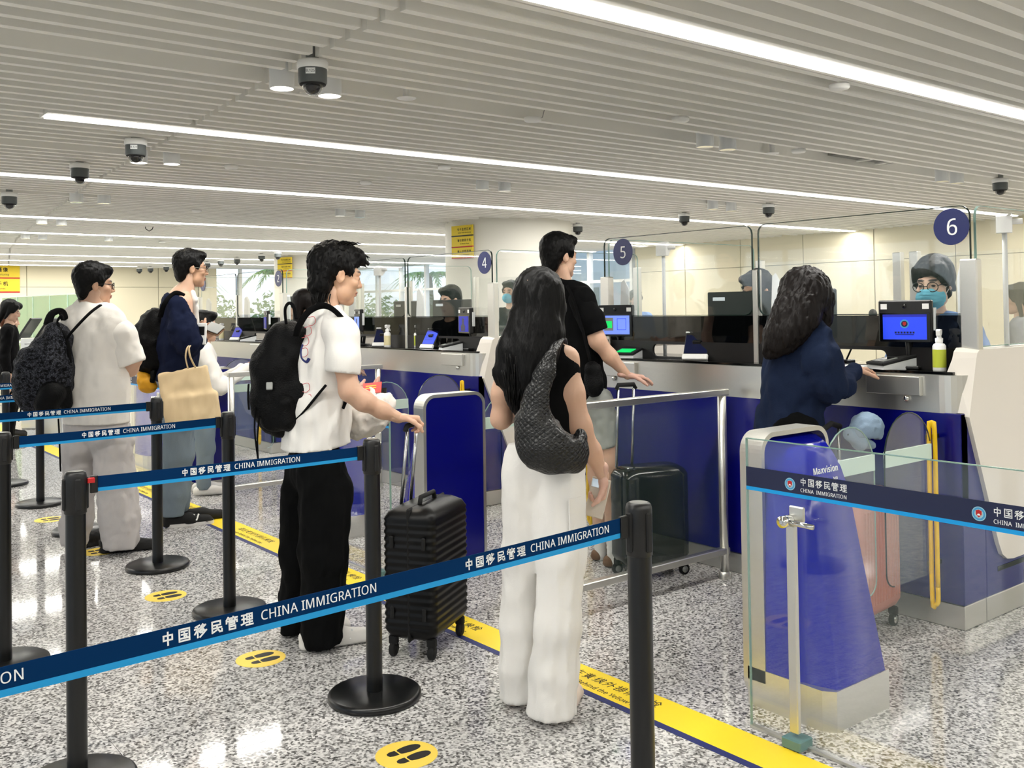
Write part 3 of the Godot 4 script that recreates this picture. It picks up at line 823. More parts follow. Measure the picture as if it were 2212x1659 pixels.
func emblem(parent: Node, at: Vector3, r: float) -> void:
	var e := part("emblem", MB.new().prism(disc2(r, 32), 0, 0.0006, facing(Vector3.ZERO, Vector3.LEFT)).done(), M.emblem_blue, parent, at, "round blue and red immigration emblem")
	part("ring", MB.new().ring(disc2(r * 0.98, 32), disc2(r * 0.88, 32), 0, 0.0009, facing(Vector3.ZERO, Vector3.LEFT)).done(), M.emblem_pale, e)
	part("field", MB.new().prism(disc2(r * 0.62, 28), 0, 0.001, facing(Vector3.ZERO, Vector3.LEFT)).done(), M.emblem_pale, e)
	part("shield", MB.new().prism(PackedVector2Array([Vector2(-0.42, 0.45) * r, Vector2(-0.2, 0.5) * r, Vector2(0, 0.58) * r, Vector2(0.2, 0.5) * r, Vector2(0.42, 0.45) * r, Vector2(0.4, -0.1) * r, Vector2(0, -0.5) * r, Vector2(-0.4, -0.1) * r]), 0, 0.0014, facing(Vector3.ZERO, Vector3.LEFT)).done(), M.red, e)
	part("motif", MB.new().prism(PackedVector2Array([Vector2(-0.25, -0.22) * r, Vector2(0.25, -0.22) * r, Vector2(0.12, 0.02) * r, Vector2(-0.12, 0.02) * r]), 0, 0.0018, facing(Vector3.ZERO, Vector3.LEFT)).done(), M.print_white, e)

func fence(z0: float, z1: float, label: String, latch: bool) -> void:
	var t := thing("glass_fence", label, "glass panel", Vector3(2.8, 0, (z0 + z1) / 2))
	var L := z1 - z0
	part("pane", MB.new().box(Vector3(0, 0.515, 0), Vector3(0.010, 1.02, L)).done(), M.glass, t)
	part("edge", MB.new().box(Vector3(0, 1.0245, 0), Vector3(0.0105, 0.003, L)).box(Vector3(0, 0.515, -L / 2), Vector3(0.0105, 1.02, 0.003)).box(Vector3(0, 0.515, L / 2), Vector3(0.0105, 1.02, 0.003)).done(), M.glass_edge_light, t)
	part("navy_band", MB.new().box(Vector3(-0.0056, 0.8905, 0), Vector3(0.0008, 0.069, L)).done(), M.band_navy, t)
	part("sky_stripe", MB.new().box(Vector3(-0.0056, 0.8495, 0), Vector3(0.0008, 0.013, L)).done(), M.band_sky, t)
	var z := z0 + 0.185
	while z < z1 - 0.3:
		emblem(t, Vector3(-0.0062, 0.886, z - t.position.z), 0.021)
		han("中国移民管理", 0.0262, 0.0042, M.print_white, t, facing(Vector3(-0.0068, 0.900, z - t.position.z + 0.129), Vector3.LEFT), 0.10)
		word("CHINA  IMMIGRATION", 0.0125, M.print_white, t, facing(Vector3(-0.0062, 0.871, z - t.position.z + 0.129), Vector3.LEFT))
		z += 0.646
	if latch: latch_bar(t, -2.02 - t.position.z)
	else: latch_bar(t, L / 2 - 0.14)
	part("floor_channel", MB.new().box(Vector3(0, 0.006, 0), Vector3(0.02, 0.01, L)).done(), M.steel, t)

func latch_bar(t: Node, z: float) -> void:
	part("lock_bar", MB.new().box(Vector3(-0.02, 0.40, z + 0.018), Vector3(0.02, 0.70, 0.035), 0.003).done(), M.steel, t)
	part("lock_plate", MB.new().box(Vector3(-0.012, 0.79, z + 0.035), Vector3(0.012, 0.05, 0.06), 0.004).done(), M.steel, t)
	part("lock_cylinder", MB.new().smooth(true).tube([Vector3(-0.005, 0.765, z + 0.01), Vector3(-0.065, 0.765, z + 0.01)], 0.02, 18).smooth(false).box(Vector3(-0.066, 0.765, z + 0.01), Vector3(0.004, 0.012, 0.012)).done(), M.chrome, t)
	part("lever", MB.new().smooth(true).tube([Vector3(-0.045, 0.765, z + 0.02), Vector3(-0.045, 0.763, z + 0.12)], 0.009, 12).done(), M.chrome, t)
	part("foot_block", MB.new().box(Vector3(-0.015, 0.02, z + 0.02), Vector3(0.075, 0.036, 0.075), 0.004).done(), M.glass_block, t)

# ---------------------------------------------------------------- things standing on the counters
func bottle(at: Vector3, label: String, body: Material, label_mat: Material, turn := 0.0) -> void:
	var t := thing("spray_bottle", label, "bottle", at, turn)
	part("body", MB.new().smooth(true).lathe([Vector2(0, 0), Vector2(0.028, 0), Vector2(0.030, 0.004), Vector2(0.030, 0.118), Vector2(0.024, 0.128), Vector2(0.016, 0.132), Vector2(0.016, 0.14)], 24).done(), body, t)
	part("label", MB.new().smooth(true).lathe([Vector2(0.0304, 0.018), Vector2(0.0304, 0.102)], 24).done(), label_mat, t)
	part("collar", MB.new().smooth(true).lathe([Vector2(0.017, 0.136), Vector2(0.018, 0.155), Vector2(0.010, 0.158), Vector2(0.010, 0.172), Vector2(0, 0.172)], 18).done(), body, t)
	part("trigger_head", MB.new().prism(PackedVector2Array([Vector2(-0.022, 0.168), Vector2(0.012, 0.168), Vector2(0.024, 0.176), Vector2(0.030, 0.186), Vector2(0.026, 0.196), Vector2(-0.01, 0.198), Vector2(-0.026, 0.190)]), -0.009, 0.009).done(), body, t)
	part("trigger", MB.new().prism(PackedVector2Array([Vector2(0.014, 0.176), Vector2(0.022, 0.176), Vector2(0.042, 0.142), Vector2(0.034, 0.145)]), -0.005, 0.005).done(), body, t)
func terminal(at: Vector3, turn: float, label: String, screen: Material, style: int) -> void:
	# face-capture terminal: black head with two fill lights, screen, arm and foot
	var t := thing("face_terminal", label, "terminal", at, turn)
	part("housing", MB.new().box(Vector3(0, 0.235, 0), Vector3(0.25, 0.205, 0.035), 0.006).done(), M.black, t)
	part("bezel", MB.new().box(Vector3(0, 0.205, 0.0185), Vector3(0.235, 0.140, 0.004)).done(), M.black_gloss, t)
	part("screen", MB.new().box(Vector3(0, 0.207, 0.021), Vector3(0.205, 0.122, 0.003)).done(), screen, t)
	for s in [-1.0, 1.0]:
		part("fill_light", MB.new().box(Vector3(s * 0.098, 0.307, 0.018), Vector3(0.030, 0.026, 0.004)).done(), M.white, t)
	part("camera", MB.new().smooth(true).tube([Vector3(0, 0.308, 0.016), Vector3(0, 0.308, 0.022)], 0.011, 14).done(), M.black_gloss, t)
	part("side_plate", MB.new().box(Vector3(0.132, 0.245, -0.012), Vector3(0.010, 0.11, 0.02)).done(), M.lamp_body, t)
	part("arm", MB.new().smooth(true).tube([Vector3(0, 0.0, -0.04), Vector3(0, 0.08, -0.05), Vector3(0, 0.18, -0.02)], 0.014, 10).done(), M.black, t)
	part("foot", MB.new().box(Vector3(0, 0.008, -0.04), Vector3(0.12, 0.016, 0.10), 0.004).done(), M.black, t)
	if style == 0:
		var e := part("emblem", MB.new().prism(disc2(0.021, 28, Vector2(0, 0)), 0, 0.001).done(), M.emblem_blue, t, Vector3(0, 0.222, 0.0226))
		part("field", MB.new().prism(disc2(0.015, 24), 0, 0.0014).done(), M.screen_ink, e)
		part("shield", MB.new().prism(PackedVector2Array([Vector2(-0.008, 0.009), Vector2(0.008, 0.009), Vector2(0.008, -0.003), Vector2(0, -0.010), Vector2(-0.008, -0.003)]), 0, 0.002).done(), M.red, e)
		for i in 7: part("character", MB.new().box(Vector3(-0.042 + i * 0.014, 0.180, 0.0230), Vector3(0.009, 0.009, 0.001)).done(), M.screen_ink, t)
		part("underline", MB.new().box(Vector3(0, 0.170, 0.0230), Vector3(0.088, 0.003, 0.001)).done(), M.screen_ink, t)
		part("title_bar", MB.new().box(Vector3(0, 0.262, 0.0230), Vector3(0.205, 0.012, 0.001)).done(), M.screen_deep, t)
	elif style == 1:
		part("picture", MB.new().box(Vector3(-0.045, 0.212, 0.0230), Vector3(0.065, 0.085, 0.001)).done(), M.mid_grey, t)
		part("green_card", MB.new().box(Vector3(-0.045, 0.210, 0.0237), Vector3(0.048, 0.045, 0.001)).done(), M.screen_green, t)
		part("picture_frame", MB.new().ring(rr(0.015, 0.175, 0.08, 0.25, 0.002, 1), rr(0.018, 0.178, 0.077, 0.247, 0.002, 1), 0.0226, 0.0232).done(), M.screen_blue, t)
	else:
		part("silhouette", MB.new().prism(PackedVector2Array([Vector2(-0.05, 0.15), Vector2(0.03, 0.15), Vector2(0.035, 0.19), Vector2(0.01, 0.21), Vector2(0.015, 0.245), Vector2(-0.01, 0.255), Vector2(-0.03, 0.24), Vector2(-0.025, 0.21), Vector2(-0.055, 0.19)]), 0.0226, 0.0235).done(), M.screen_ink, t)
func tablet(at: Vector3, turn: float, label: String, screen: Material) -> void:
	var t := thing("counter_tablet", label, "tablet", at, turn)
	var bs := Basis(Vector3.RIGHT, -0.55)
	part("slab", MB.new().box(bs * Vector3(0, 0.095, 0), Vector3(0.15, 0.19, 0.016), 0.004, bs).done(), M.black, t)
	part("screen", MB.new().box(bs * Vector3(0, 0.105, 0.0085), Vector3(0.138, 0.125, 0.002), 0.0, bs).done(), screen, t)
	part("base_bar", MB.new().box(bs * Vector3(0, 0.018, 0.006), Vector3(0.155, 0.036, 0.022), 0.004, bs).done(), M.white, t)
	part("top_bar", MB.new().box(bs * Vector3(0, 0.187, 0.003), Vector3(0.155, 0.010, 0.018), 0.002, bs).done(), M.white, t)
	part("stand", MB.new().box(Vector3(0, 0.008, -0.055), Vector3(0.10, 0.016, 0.10), 0.003).box(Vector3(0, 0.06, -0.07), Vector3(0.05, 0.12, 0.02), 0.003, Basis(Vector3.RIGHT, 0.35)).done(), M.black, t)
	if screen == M.screen_blue:
		for i in 4: part("text_line", MB.new().box(bs * Vector3(-0.01, 0.135 - i * 0.018, 0.0098), Vector3(0.095, 0.004, 0.0006), 0.0, bs).done(), M.screen_ink, t)
		part("title_bar", MB.new().box(bs * Vector3(0, 0.160, 0.0098), Vector3(0.138, 0.014, 0.0006), 0.0, bs).done(), M.screen_deep, t)
func scanner(at: Vector3, turn: float, label: String, lit: bool) -> void:
	var t := thing("fingerprint_scanner", label, "scanner", at, turn)
	var prof := PackedVector2Array([Vector2(0.09, 0.0), Vector2(-0.09, 0.0), Vector2(-0.09, 0.055), Vector2(0.085, 0.018)])
	var xf := Transform3D(Basis(Vector3(0, 0, 1), Vector3.UP, Vector3(-1, 0, 0)), Vector3.ZERO)
	part("base", MB.new().prism(prof, -0.075, 0.075, xf).done(), M.lamp_body, t)
	var bs := Basis(Vector3.RIGHT, 0.208)
	part("lid", MB.new().box(Vector3(0, 0.045, 0.0) , Vector3(0.155, 0.014, 0.19), 0.003, bs).done(), M.black_matte, t)
	part("platen", MB.new().box(Vector3(0, 0.0425, 0.035) + bs * Vector3(0, 0.004, 0), Vector3(0.10, 0.004, 0.08), 0.0, bs).done(), M.screen_green if lit else M.mid_grey, t)
	part("platen_glass", MB.new().box(Vector3(0, 0.0455, 0.022) + bs * Vector3(0, 0.004, 0), Vector3(0.07, 0.004, 0.045), 0.0, bs).done(), M.screen_green if lit else M.black_gloss, t)
func monitor(at: Vector3, turn: float, label: String) -> void:
	var t := thing("desk_monitor", label, "monitor", at, turn)
	part("case", MB.new().box(Vector3(0, 0.27, 0), Vector3(0.46, 0.28, 0.03), 0.006).done(), M.black, t)
	part("screen", MB.new().box(Vector3(0, 0.275, 0.0155), Vector3(0.44, 0.255, 0.003)).done(), M.screen_off, t)
	part("badge", MB.new().box(Vector3(0.14, 0.365, -0.0165), Vector3(0.09, 0.022, 0.003)).done(), M.chrome, t)
	part("neck", MB.new().box(Vector3(0, 0.09, -0.03), Vector3(0.05, 0.18, 0.02), 0.003).done(), M.black, t)
	part("foot", MB.new().box(Vector3(0, 0.006, -0.02), Vector3(0.20, 0.012, 0.16), 0.003).done(), M.black, t)
func webcam(at: Vector3, label: String) -> void:
	# round ring-light camera on a thin stalk
	var t := thing("ring_camera", label, "camera", at)
	var f := facing(Vector3(0, 0.20, 0), Vector3(-0.85, 0.05, 0.4))
	part("stalk", MB.new().smooth(true).tube([Vector3.ZERO, Vector3(0, 0.17, 0)], 0.003, 8).done(), M.chrome, t)
	part("ring", MB.new().smooth(false).ring(disc2(0.034, 28), disc2(0.017, 28), -0.012, 0.012, f).done(), M.chrome, t)
	part("lens", MB.new().smooth(true).prism(disc2(0.017, 20), -0.01, 0.006, f).done(), M.black_gloss, t)
	part("barrel", MB.new().smooth(true).tube([f * Vector3(0, 0, -0.012), f * Vector3(0, 0, -0.06)], 0.018, 16).done(), M.chrome, t)
func counter_kit() -> void:
	var L := -PI / 2     # local +z turned to face the traveller (-x)
	mat("lime_label", Color(0.72, 0.76, 0.22), 0.5)
	mat("pale_label", Color(0.88, 0.84, 0.66), 0.5)
	bottle(Vector3(4.42, 1.174, -2.337), "white spray bottle with lime label beside terminal of counter six", M.white, M.lime_label, 0.3)
	bottle(Vector3(4.42, 1.174, -7.36), "white spray bottle with pale label on counter three", M.white, M.pale_label, 0.3)
	bottle(Vector3(4.52, 1.174, -7.03), "white spray bottle with lime label behind the post of counter four", M.white, M.lime_label, 0.3)
	bottle(Vector3(4.66, 1.174, -7.42), "black spray bottle behind the glass of counter three", M.black, M.black, PI)
	bottle(Vector3(4.42, 1.174, -11.15), "white spray bottle on counter one in front of garden glazing", M.white, M.pale_label, 0.3)
	terminal(Vector3(4.45, 1.174, -2.52), L + 0.25, "face terminal with deep blue emblem screen before masked officer", M.screen_blue, 0)
	terminal(Vector3(4.47, 1.174, -4.55), L + 0.35, "face terminal with pale screen and green card picture", M.screen_pale, 1)
	terminal(Vector3(4.47, 1.174, -6.24), L - 0.25, "face terminal with dark silhouette on screen at counter four", M.screen_deep, 2)
	terminal(Vector3(4.47, 1.174, -9.98), L - 0.3, "face terminal with dark blue screen at counter two", M.screen_deep, 3)
	terminal(Vector3(4.47, 1.174, -7.95), L - 0.3, "face terminal mostly behind the white-shirted man at counter three", M.screen_pale, 3)
	tablet(Vector3(4.44, 1.174, -3.86), L + 0.45, "tilted tablet with dark screen and white bars on counter five", M.screen_off)
	tablet(Vector3(4.42, 1.174, -6.74), L + 0.15, "tilted tablet with bright blue text screen on counter four", M.screen_blue)
	tablet(Vector3(4.44, 1.174, -7.52), L + 0.6, "tilted tablet with dark screen on counter three", M.screen_off)
	tablet(Vector3(4.42, 1.174, -10.77), L + 0.3, "tilted tablet with blue screen on counter one", M.screen_deep)
	scanner(Vector3(4.45, 1.174, -2.60), L - 0.5, "fingerprint scanner with grey base below the emblem screen", false)
	scanner(Vector3(4.43, 1.174, -4.40), L + 0.3, "fingerprint scanner glowing green below the pale screen", true)
	scanner(Vector3(4.45, 1.174, -6.42), L - 0.4, "fingerprint scanner beside the blue tablet of counter four", false)
	scanner(Vector3(4.45, 1.174, -10.45), L - 0.4, "fingerprint scanner on counter two", false)
	monitor(Vector3(4.88, 1.174, -3.87), L + PI + 0.1, "black desk monitor seen from behind at counter five")
	monitor(Vector3(4.92, 1.174, -3.25), L + PI - 0.9, "black desk monitor edge beside the dark-haired woman")
	monitor(Vector3(4.88, 1.174, -7.02), L + PI + 0.2, "black desk monitor hiding the face of officer four")
	monitor(Vector3(4.88, 1.174, -7.75), L + PI, "black desk monitor behind glass of counter three")
	webcam(Vector3(4.62, 1.174, -3.90), "silver ring camera behind glass of counter five")
	webcam(Vector3(4.60, 1.174, -6.70), "silver ring camera behind glass of counter four")
	webcam(Vector3(4.60, 1.174, -10.30), "silver ring camera behind glass of counter two")
	webcam(Vector3(4.60, 1.174, -11.15), "silver ring camera behind glass of counter one")
	# white desk cameras on tall poles inside the booths
	for q in [[4.80, -4.43, "white pole camera inside booth five"], [4.85, -2.02 - 0.2, "white pole camera inside booth six"], [4.80, -8.12, "white pole camera inside booth three"]]:
		var t := thing("pole_camera", q[2], "camera", Vector3(q[0], 1.174, q[1]))
		part("pole", MB.new().smooth(true).tube([Vector3.ZERO, Vector3(0, 0.68, 0)], 0.012, 12).done(), M.lamp_body, t)
		part("head", MB.new().prism(PackedVector2Array([Vector2(-0.05, 0.66), Vector2(0.0, 0.66), Vector2(0.045, 0.70), Vector2(0.05, 0.74), Vector2(0.0, 0.755), Vector2(-0.05, 0.74)]), -0.035, 0.035, Transform3D(Basis(Vector3.UP, 0.4), Vector3.ZERO)).done(), M.white, t)
		part("lens", MB.new().smooth(true).tube([Vector3(0.01, 0.715, 0.03), Vector3(0.03, 0.715, 0.075)], 0.014, 12).done(), M.white, t)
	# gooseneck microphone and dark desk partition inside booth six
	var mic := thing("gooseneck_microphone", "black gooseneck microphone inside booth six", "microphone", Vector3(4.70, 1.174, -3.02))
	part("stalk", MB.new().smooth(true).tube([Vector3.ZERO, Vector3(0.02, 0.12, 0.05), Vector3(0.05, 0.25, 0.13)], 0.005, 8).done(), M.black, mic)
	part("head", MB.new().smooth(true).ball(Vector3(0.055, 0.268, 0.14), Vector3(0.022, 0.026, 0.022), 14, 10).done(), M.black_matte, mic)
	part("foot", MB.new().box(Vector3(0, 0.01, 0), Vector3(0.08, 0.02, 0.08), 0.003).done(), M.black, mic)
	var ph := thing("document_tray", "white paper tray on counter six beside the scanner", "tray", Vector3(4.42, 1.174, -2.78), L)
	part("tray", MB.new().box(Vector3(0, 0.005, 0), Vector3(0.16, 0.01, 0.10), 0.002).done(), M.white, ph)

# ---------------------------------------------------------------- queue: stanchions, belts, floor marks, luggage
func stanchion(at: Vector3, label: String) -> void:
	var t := thing("belt_stanchion", label, "stanchion", at, 0.0, "black belt stanchions of the queue")
	part("base", MB.new().smooth(true).lathe([Vector2(0.0, 0.0), Vector2(0.176, 0.0)], 48).lathe([Vector2(0.176, 0.0), Vector2(0.180, 0.006), Vector2(0.180, 0.018), Vector2(0.176, 0.025), Vector2(0.168, 0.029), Vector2(0.0, 0.031)], 48).done(), M.post_black, t)
	part("pole", MB.new().smooth(true).lathe([Vector2(0.031, 0.028), Vector2(0.031, 0.875)], 28).done(), M.post_black, t)
	var h := part("head", MB.new().smooth(true).lathe([Vector2(0.031, 0.865), Vector2(0.034, 0.868), Vector2(0.034, 0.985), Vector2(0.031, 0.996), Vector2(0.026, 1.0), Vector2(0.0, 1.0)], 28).done(), M.black, t)
	part("cap_plate", MB.new().smooth(true).lathe([Vector2(0.023, 1.0005), Vector2(0.0, 1.0015)], 24).done(), M.dark_steel, h)
	for k in 4:
		var a := PI / 2 * k
		part("belt_slot", MB.new().box(Vector3(cos(a) * 0.034, 0.928, sin(a) * 0.034), Vector3(0.010, 0.10, 0.018), 0.003, Basis(Vector3.UP, -a)).done(), M.black_matte, h)
func belt(a: Vector3, b: Vector3, label: String, phase: float, sag := 0.0, step := 0.662) -> void:
	# a flat strap standing on edge from cassette to cassette, printed on the queue side
	var t := thing("retractable_belt", label, "belt barrier", (a + b) / 2, 0.0, "printed blue queue belts")
	var d := (b - a)
	var n := Vector3(0, 1, 0).cross(d).normalized()
	if n.dot(EYE - a) < 0: n = -n
	var N := 12
	var st := [MB.new(), MB.new()]
	for i in N:
		for lay in 2:
			var q := []
			for e in [i, i + 1]:
				var u: float = e / float(N)
				var p := a.lerp(b, u) - t.position + Vector3.DOWN * sag * 4.0 * u * (1 - u)
				q.append(p)
			var lo := -0.0245 if lay == 0 else -0.0245
			var y0 := -0.0125 if lay == 0 else -0.0245
			var y1 := 0.0245 if lay == 0 else -0.0125
			for sd in [1.0, -1.0]:
				st[lay].quad_out(q[0] + Vector3.UP * y0 + n * 0.0007 * sd, q[1] + Vector3.UP * y0 + n * 0.0007 * sd, q[1] + Vector3.UP * y1 + n * 0.0007 * sd, q[0] + Vector3.UP * y1 + n * 0.0007 * sd, (q[0] + q[1]) / 2)
			st[lay].quad_out(q[0] + Vector3.UP * y1 + n * 0.0007, q[1] + Vector3.UP * y1 + n * 0.0007, q[1] + Vector3.UP * y1 - n * 0.0007, q[0] + Vector3.UP * y1 - n * 0.0007, (q[0] + q[1]) / 2)
	part("strap", st[0].done(), M.belt_navy, t)
	part("sky_stripe", st[1].done(), M.belt_sky, t)
	var L := d.length()
	var x := fposmod(phase, step)
	var xa := Vector3.UP.cross(n)
	while x < L + 0.05:
		var along := x if xa.dot(d) > 0 else L - x
		for w in [[0.0, 0], [0.228, 1]]:
			var al: float = x + w[0]
			if al < 0.08 or (w[1] == 1 and al > L - 0.12): continue
			var count := 6
			if w[1] == 0 and al > L - 0.11:
				count = mini(6, int((L - 0.03 - (al - 0.086)) / 0.0296))
				if count < 1: continue
				al -= (6 - count) * 0.0148
			var u: float = al / L if xa.dot(d) > 0 else 1 - al / L
			var p := a.lerp(b, u) - t.position + Vector3.DOWN * sag * 4.0 * u * (1 - u) + Vector3.UP * 0.006 + n * 0.0014
			var yy := ((d / L if xa.dot(d) > 0 else -d / L) + Vector3.DOWN * sag * 4.0 * (1 - 2 * u) / L * (1.0 if xa.dot(d) > 0 else -1.0)).normalized()
			var xf := Transform3D(Basis(yy, n.cross(yy).normalized(), n), p)
			if w[1] == 0: han("中国移民管理".substr(0, count), 0.024, 0.0056, M.print_white, t, xf, 0.13)
			else: word("CHINA IMMIGRATION", 0.0185, M.print_white, t, xf)
		x += step
	var hook := part("end_clip", MB.new().box(a - t.position + d.normalized() * 0.012, Vector3(0.024, 0.056, 0.012), 0.002, Basis(d.normalized(), Vector3.UP, n)).done(), M.black, t)
	part("end_clip", MB.new().box(b - t.position - d.normalized() * 0.012, Vector3(0.024, 0.056, 0.012), 0.002, Basis(d.normalized(), Vector3.UP, n)).done(), M.black, t)

func footprint(at: Vector3, label: String) -> void:
	var t := thing("floor_sticker", label, "sticker", at, 0.0, "yellow footprint stickers")
	var xf := Transform3D(FLAT, Vector3.ZERO)
	part("disc", MB.new().prism(disc2(0.105, 48), 0.0003, 0.0012, xf).done(), M.sticker_yellow, t)
	for s in [-1.0, 1.0]:
		# shoe sole pointing along +x, heel apart
		var o := PackedVector2Array()
		for i in 20:
			var a := TAU * i / 20.0
			o.append(Vector2(0.022 + 0.052 * cos(a), s * 0.032 + (0.023 + 0.004 * cos(a)) * sin(a)))
		for i in o.size():
			if o[i].x < -0.012: o[i].x = -0.012
		part("sole", MB.new().prism(o, 0.0012, 0.0018, xf).done(), M.print_black, t)
		var h := PackedVector2Array([Vector2(-0.018, s * 0.032 - 0.017), Vector2(-0.018, s * 0.032 + 0.017), Vector2(-0.04, s * 0.032 + 0.017), Vector2(-0.052, s * 0.032 + 0.011), Vector2(-0.056, s * 0.032), Vector2(-0.052, s * 0.032 - 0.011), Vector2(-0.04, s * 0.032 - 0.017)])
		part("heel", MB.new().prism(h, 0.0012, 0.0018, xf).done(), M.print_black, t)

func ribbed(size: Vector3, r: float, ribs: int, depth: float, vertical: bool) -> ArrayMesh:
	# suitcase shell: rounded-plan box with raised ribs
	var b := MB.new().smooth(true)
	var pl := rr(-size.x / 2, -size.z / 2, size.x / 2, size.z / 2, r, 6)
	var ys := [0.0, 0.02, 0.05, size.y - 0.05, size.y - 0.02, size.y]
	var ins := [0.05, 0.016, 0.0, 0.0, 0.016, 0.05]
	if not vertical:
		ys = [0.0, 0.02, 0.05]; ins = [0.05, 0.016, 0.0]
		var n := ribs * 4
		for i in n + 1:
			ys.append(0.06 + (size.y - 0.12) * i / n)
			ins.append(depth if i % 4 < 2 else 0.0)
		ys.append_array([size.y - 0.05, size.y - 0.02, size.y]); ins.append_array([0.0, 0.016, 0.05])
	var rings := []
	for i in ys.size():
		var ring := []
		for p in pl:
			var q := Vector2(p.x * (1 - 2 * ins[i] / size.x), p.y * (1 - 2 * ins[i] / size.z))
			ring.append(Vector3(q.x, ys[i], -q.y))
		rings.append(ring)
	var m := pl.size()
	for i in rings.size() - 1:
		for k in m:
			b.quad(rings[i][k], rings[i][(k + 1) % m], rings[i + 1][(k + 1) % m], rings[i + 1][k])
	for k in m:
		b.tri(rings[-1][k], rings[-1][(k + 1) % m], Vector3(0, size.y, 0))
		b.tri(rings[0][(k + 1) % m], rings[0][k], Vector3.ZERO)
	if vertical:
		b.smooth(false)
		for s in [-1.0, 1.0]:
			for i in ribs:
				var x := -size.x / 2 + r + (size.x - 2 * r) * i / (ribs - 1)
				b.box(Vector3(x, size.y / 2, s * size.z / 2), Vector3((size.x - 2 * r) / ribs * 0.5, size.y - 0.14, depth * 2), depth * 0.9)
			for i in 5:
				b.box(Vector3(s * size.x / 2, size.y / 2, -size.z / 2 + r * 1.1 + (size.z - 2.2 * r) * i / 4.0), Vector3(depth * 2, size.y - 0.14, 0.014), depth * 0.9)
	return b.done()
func wheels(t: Node, w: float, d: float, hub: Material) -> void:
	for x in [-1.0, 1.0]:
		for z in [-1.0, 1.0]:
			var c := Vector3(x * w, 0.031, z * d)
			var k := part("wheel", MB.new().smooth(true).lathe([Vector2(0.0, -0.012), Vector2(0.027, -0.012), Vector2(0.031, -0.008), Vector2(0.031, 0.008), Vector2(0.027, 0.012), Vector2(0.0, 0.012)], 20, c, Basis(Vector3.RIGHT, PI / 2)).done(), M.rubber, t)
			part("hub", MB.new().smooth(true).lathe([Vector2(0.0, -0.0135), Vector2(0.018, -0.013), Vector2(0.018, 0.013), Vector2(0.0, 0.0135)], 16, c, Basis(Vector3.RIGHT, PI / 2)).done(), hub, k)
			part("fork", MB.new().box(c + Vector3(0, 0.04, 0), Vector3(0.03, 0.04, 0.04), 0.006).done(), M.rubber, t)
func luggage() -> void:
	mat("case_black", Color(0.012, 0.012, 0.013), 0.38).metallic_specular = 0.35
	mat("case_gloss", Color(0.012, 0.012, 0.014), 0.15)
	mat("case_rose", Color(0.70, 0.46, 0.41), 0.35)
	mat("tube_alu", Color(0.72, 0.73, 0.74), 0.25, 1.0)
	# the queueing man's black case
	var a := thing("suitcase", "black ribbed hard suitcase held by the white-shirted man", "suitcase", Vector3(2.385, 0, -3.655), 0.571)
	part("shell", ribbed(Vector3(0.40, 0.57, 0.25), 0.035, 14, 0.004, false), M.case_black, a, Vector3(0, 0.075, 0))
	part("zip_band", MB.new().box(Vector3(0, 0.36, 0), Vector3(0.404, 0.572, 0.012), 0.01).done(), M.rubber, a)
	for q in [[-0.203, 0.50, 0.075], [-0.203, 0.50, -0.075], [-0.203, 0.20, 0.075], [-0.203, 0.20, -0.075]]:
		part("corner_stud", MB.new().box(Vector3(q[0], q[1], q[2]), Vector3(0.012, 0.055, 0.018), 0.004).done(), M.rubber, a)
	part("carry_handle", MB.new().smooth(true).tube([Vector3(-0.09, 0.645, 0.01), Vector3(-0.08, 0.675, 0.01), Vector3(0.06, 0.675, 0.01), Vector3(0.07, 0.645, 0.01)], 0.011, 8).done(), M.rubber, a)
	wheels(a, 0.16, 0.09, M.rubber)
	var grip := at_d(890, 917, 4.36) - a.position
	grip = Basis(Vector3.UP, -0.571) * grip
	for s in [-0.05, 0.05]:
		part("pull_tube", MB.new().smooth(true).tube([Vector3(s - 0.02, 0.635, -0.09), Vector3(grip.x + s, grip.y - 0.02, grip.z)], 0.008, 10).done(), M.tube_alu, a)
	part("pull_grip", MB.new().smooth(true).tube([grip + Vector3(-0.07, -0.02, 0), grip + Vector3(-0.055, 0.0, 0), grip + Vector3(0.055, 0.0, 0), grip + Vector3(0.07, -0.02, 0)], 0.012, 10).done(), M.rubber, a)
	# glossy black case behind the rail
	var b := thing("suitcase", "glossy black rounded suitcase standing behind the steel rail", "suitcase", Vector3(3.97, 0, -3.80), -0.28)
	part("shell", ribbed(Vector3(0.42, 0.54, 0.25), 0.08, 2, 0.001, false), M.case_gloss, b, Vector3(0, 0.07, 0))
	wheels(b, 0.165, 0.085, M.mid_grey)
	for s in [-0.055, 0.045]:
		part("pull_tube", MB.new().smooth(true).tube([Vector3(s - 0.12, 0.60, -0.06), Vector3(s - 0.10, 1.04, -0.06)], 0.008, 10).done(), M.tube_alu, b)
	part("pull_grip", MB.new().smooth(true).tube([Vector3(-0.165, 1.035, -0.06), Vector3(-0.155, 1.06, -0.06), Vector3(-0.055, 1.06, -0.06), Vector3(-0.045, 1.035, -0.06)], 0.013, 10).done(), M.rubber, b)
	# rose case behind the gate
	var c := thing("suitcase", "rose pink ribbed suitcase standing behind the gate wing", "suitcase", Vector3(4.0, 0, -2.53), 0.10)
	part("shell", ribbed(Vector3(0.42, 0.56, 0.25), 0.05, 13, 0.004, true), M.case_rose, c, Vector3(0, 0.085, 0))
	wheels(c, 0.17, 0.09, M.chrome)
	for s in [-0.07, 0.07]:
		part("pull_tube", MB.new().smooth(true).tube([Vector3(s - 0.06, 0.63, -0.08), Vector3(s - 0.06, 0.93, -0.08)], 0.008, 10).done(), M.tube_alu, c)
	part("pull_grip", MB.new().smooth(true).tube([Vector3(-0.14, 0.925, -0.08), Vector3(-0.06, 0.945, -0.08), Vector3(0.02, 0.925, -0.08)], 0.013, 10).done(), M.rubber, c)

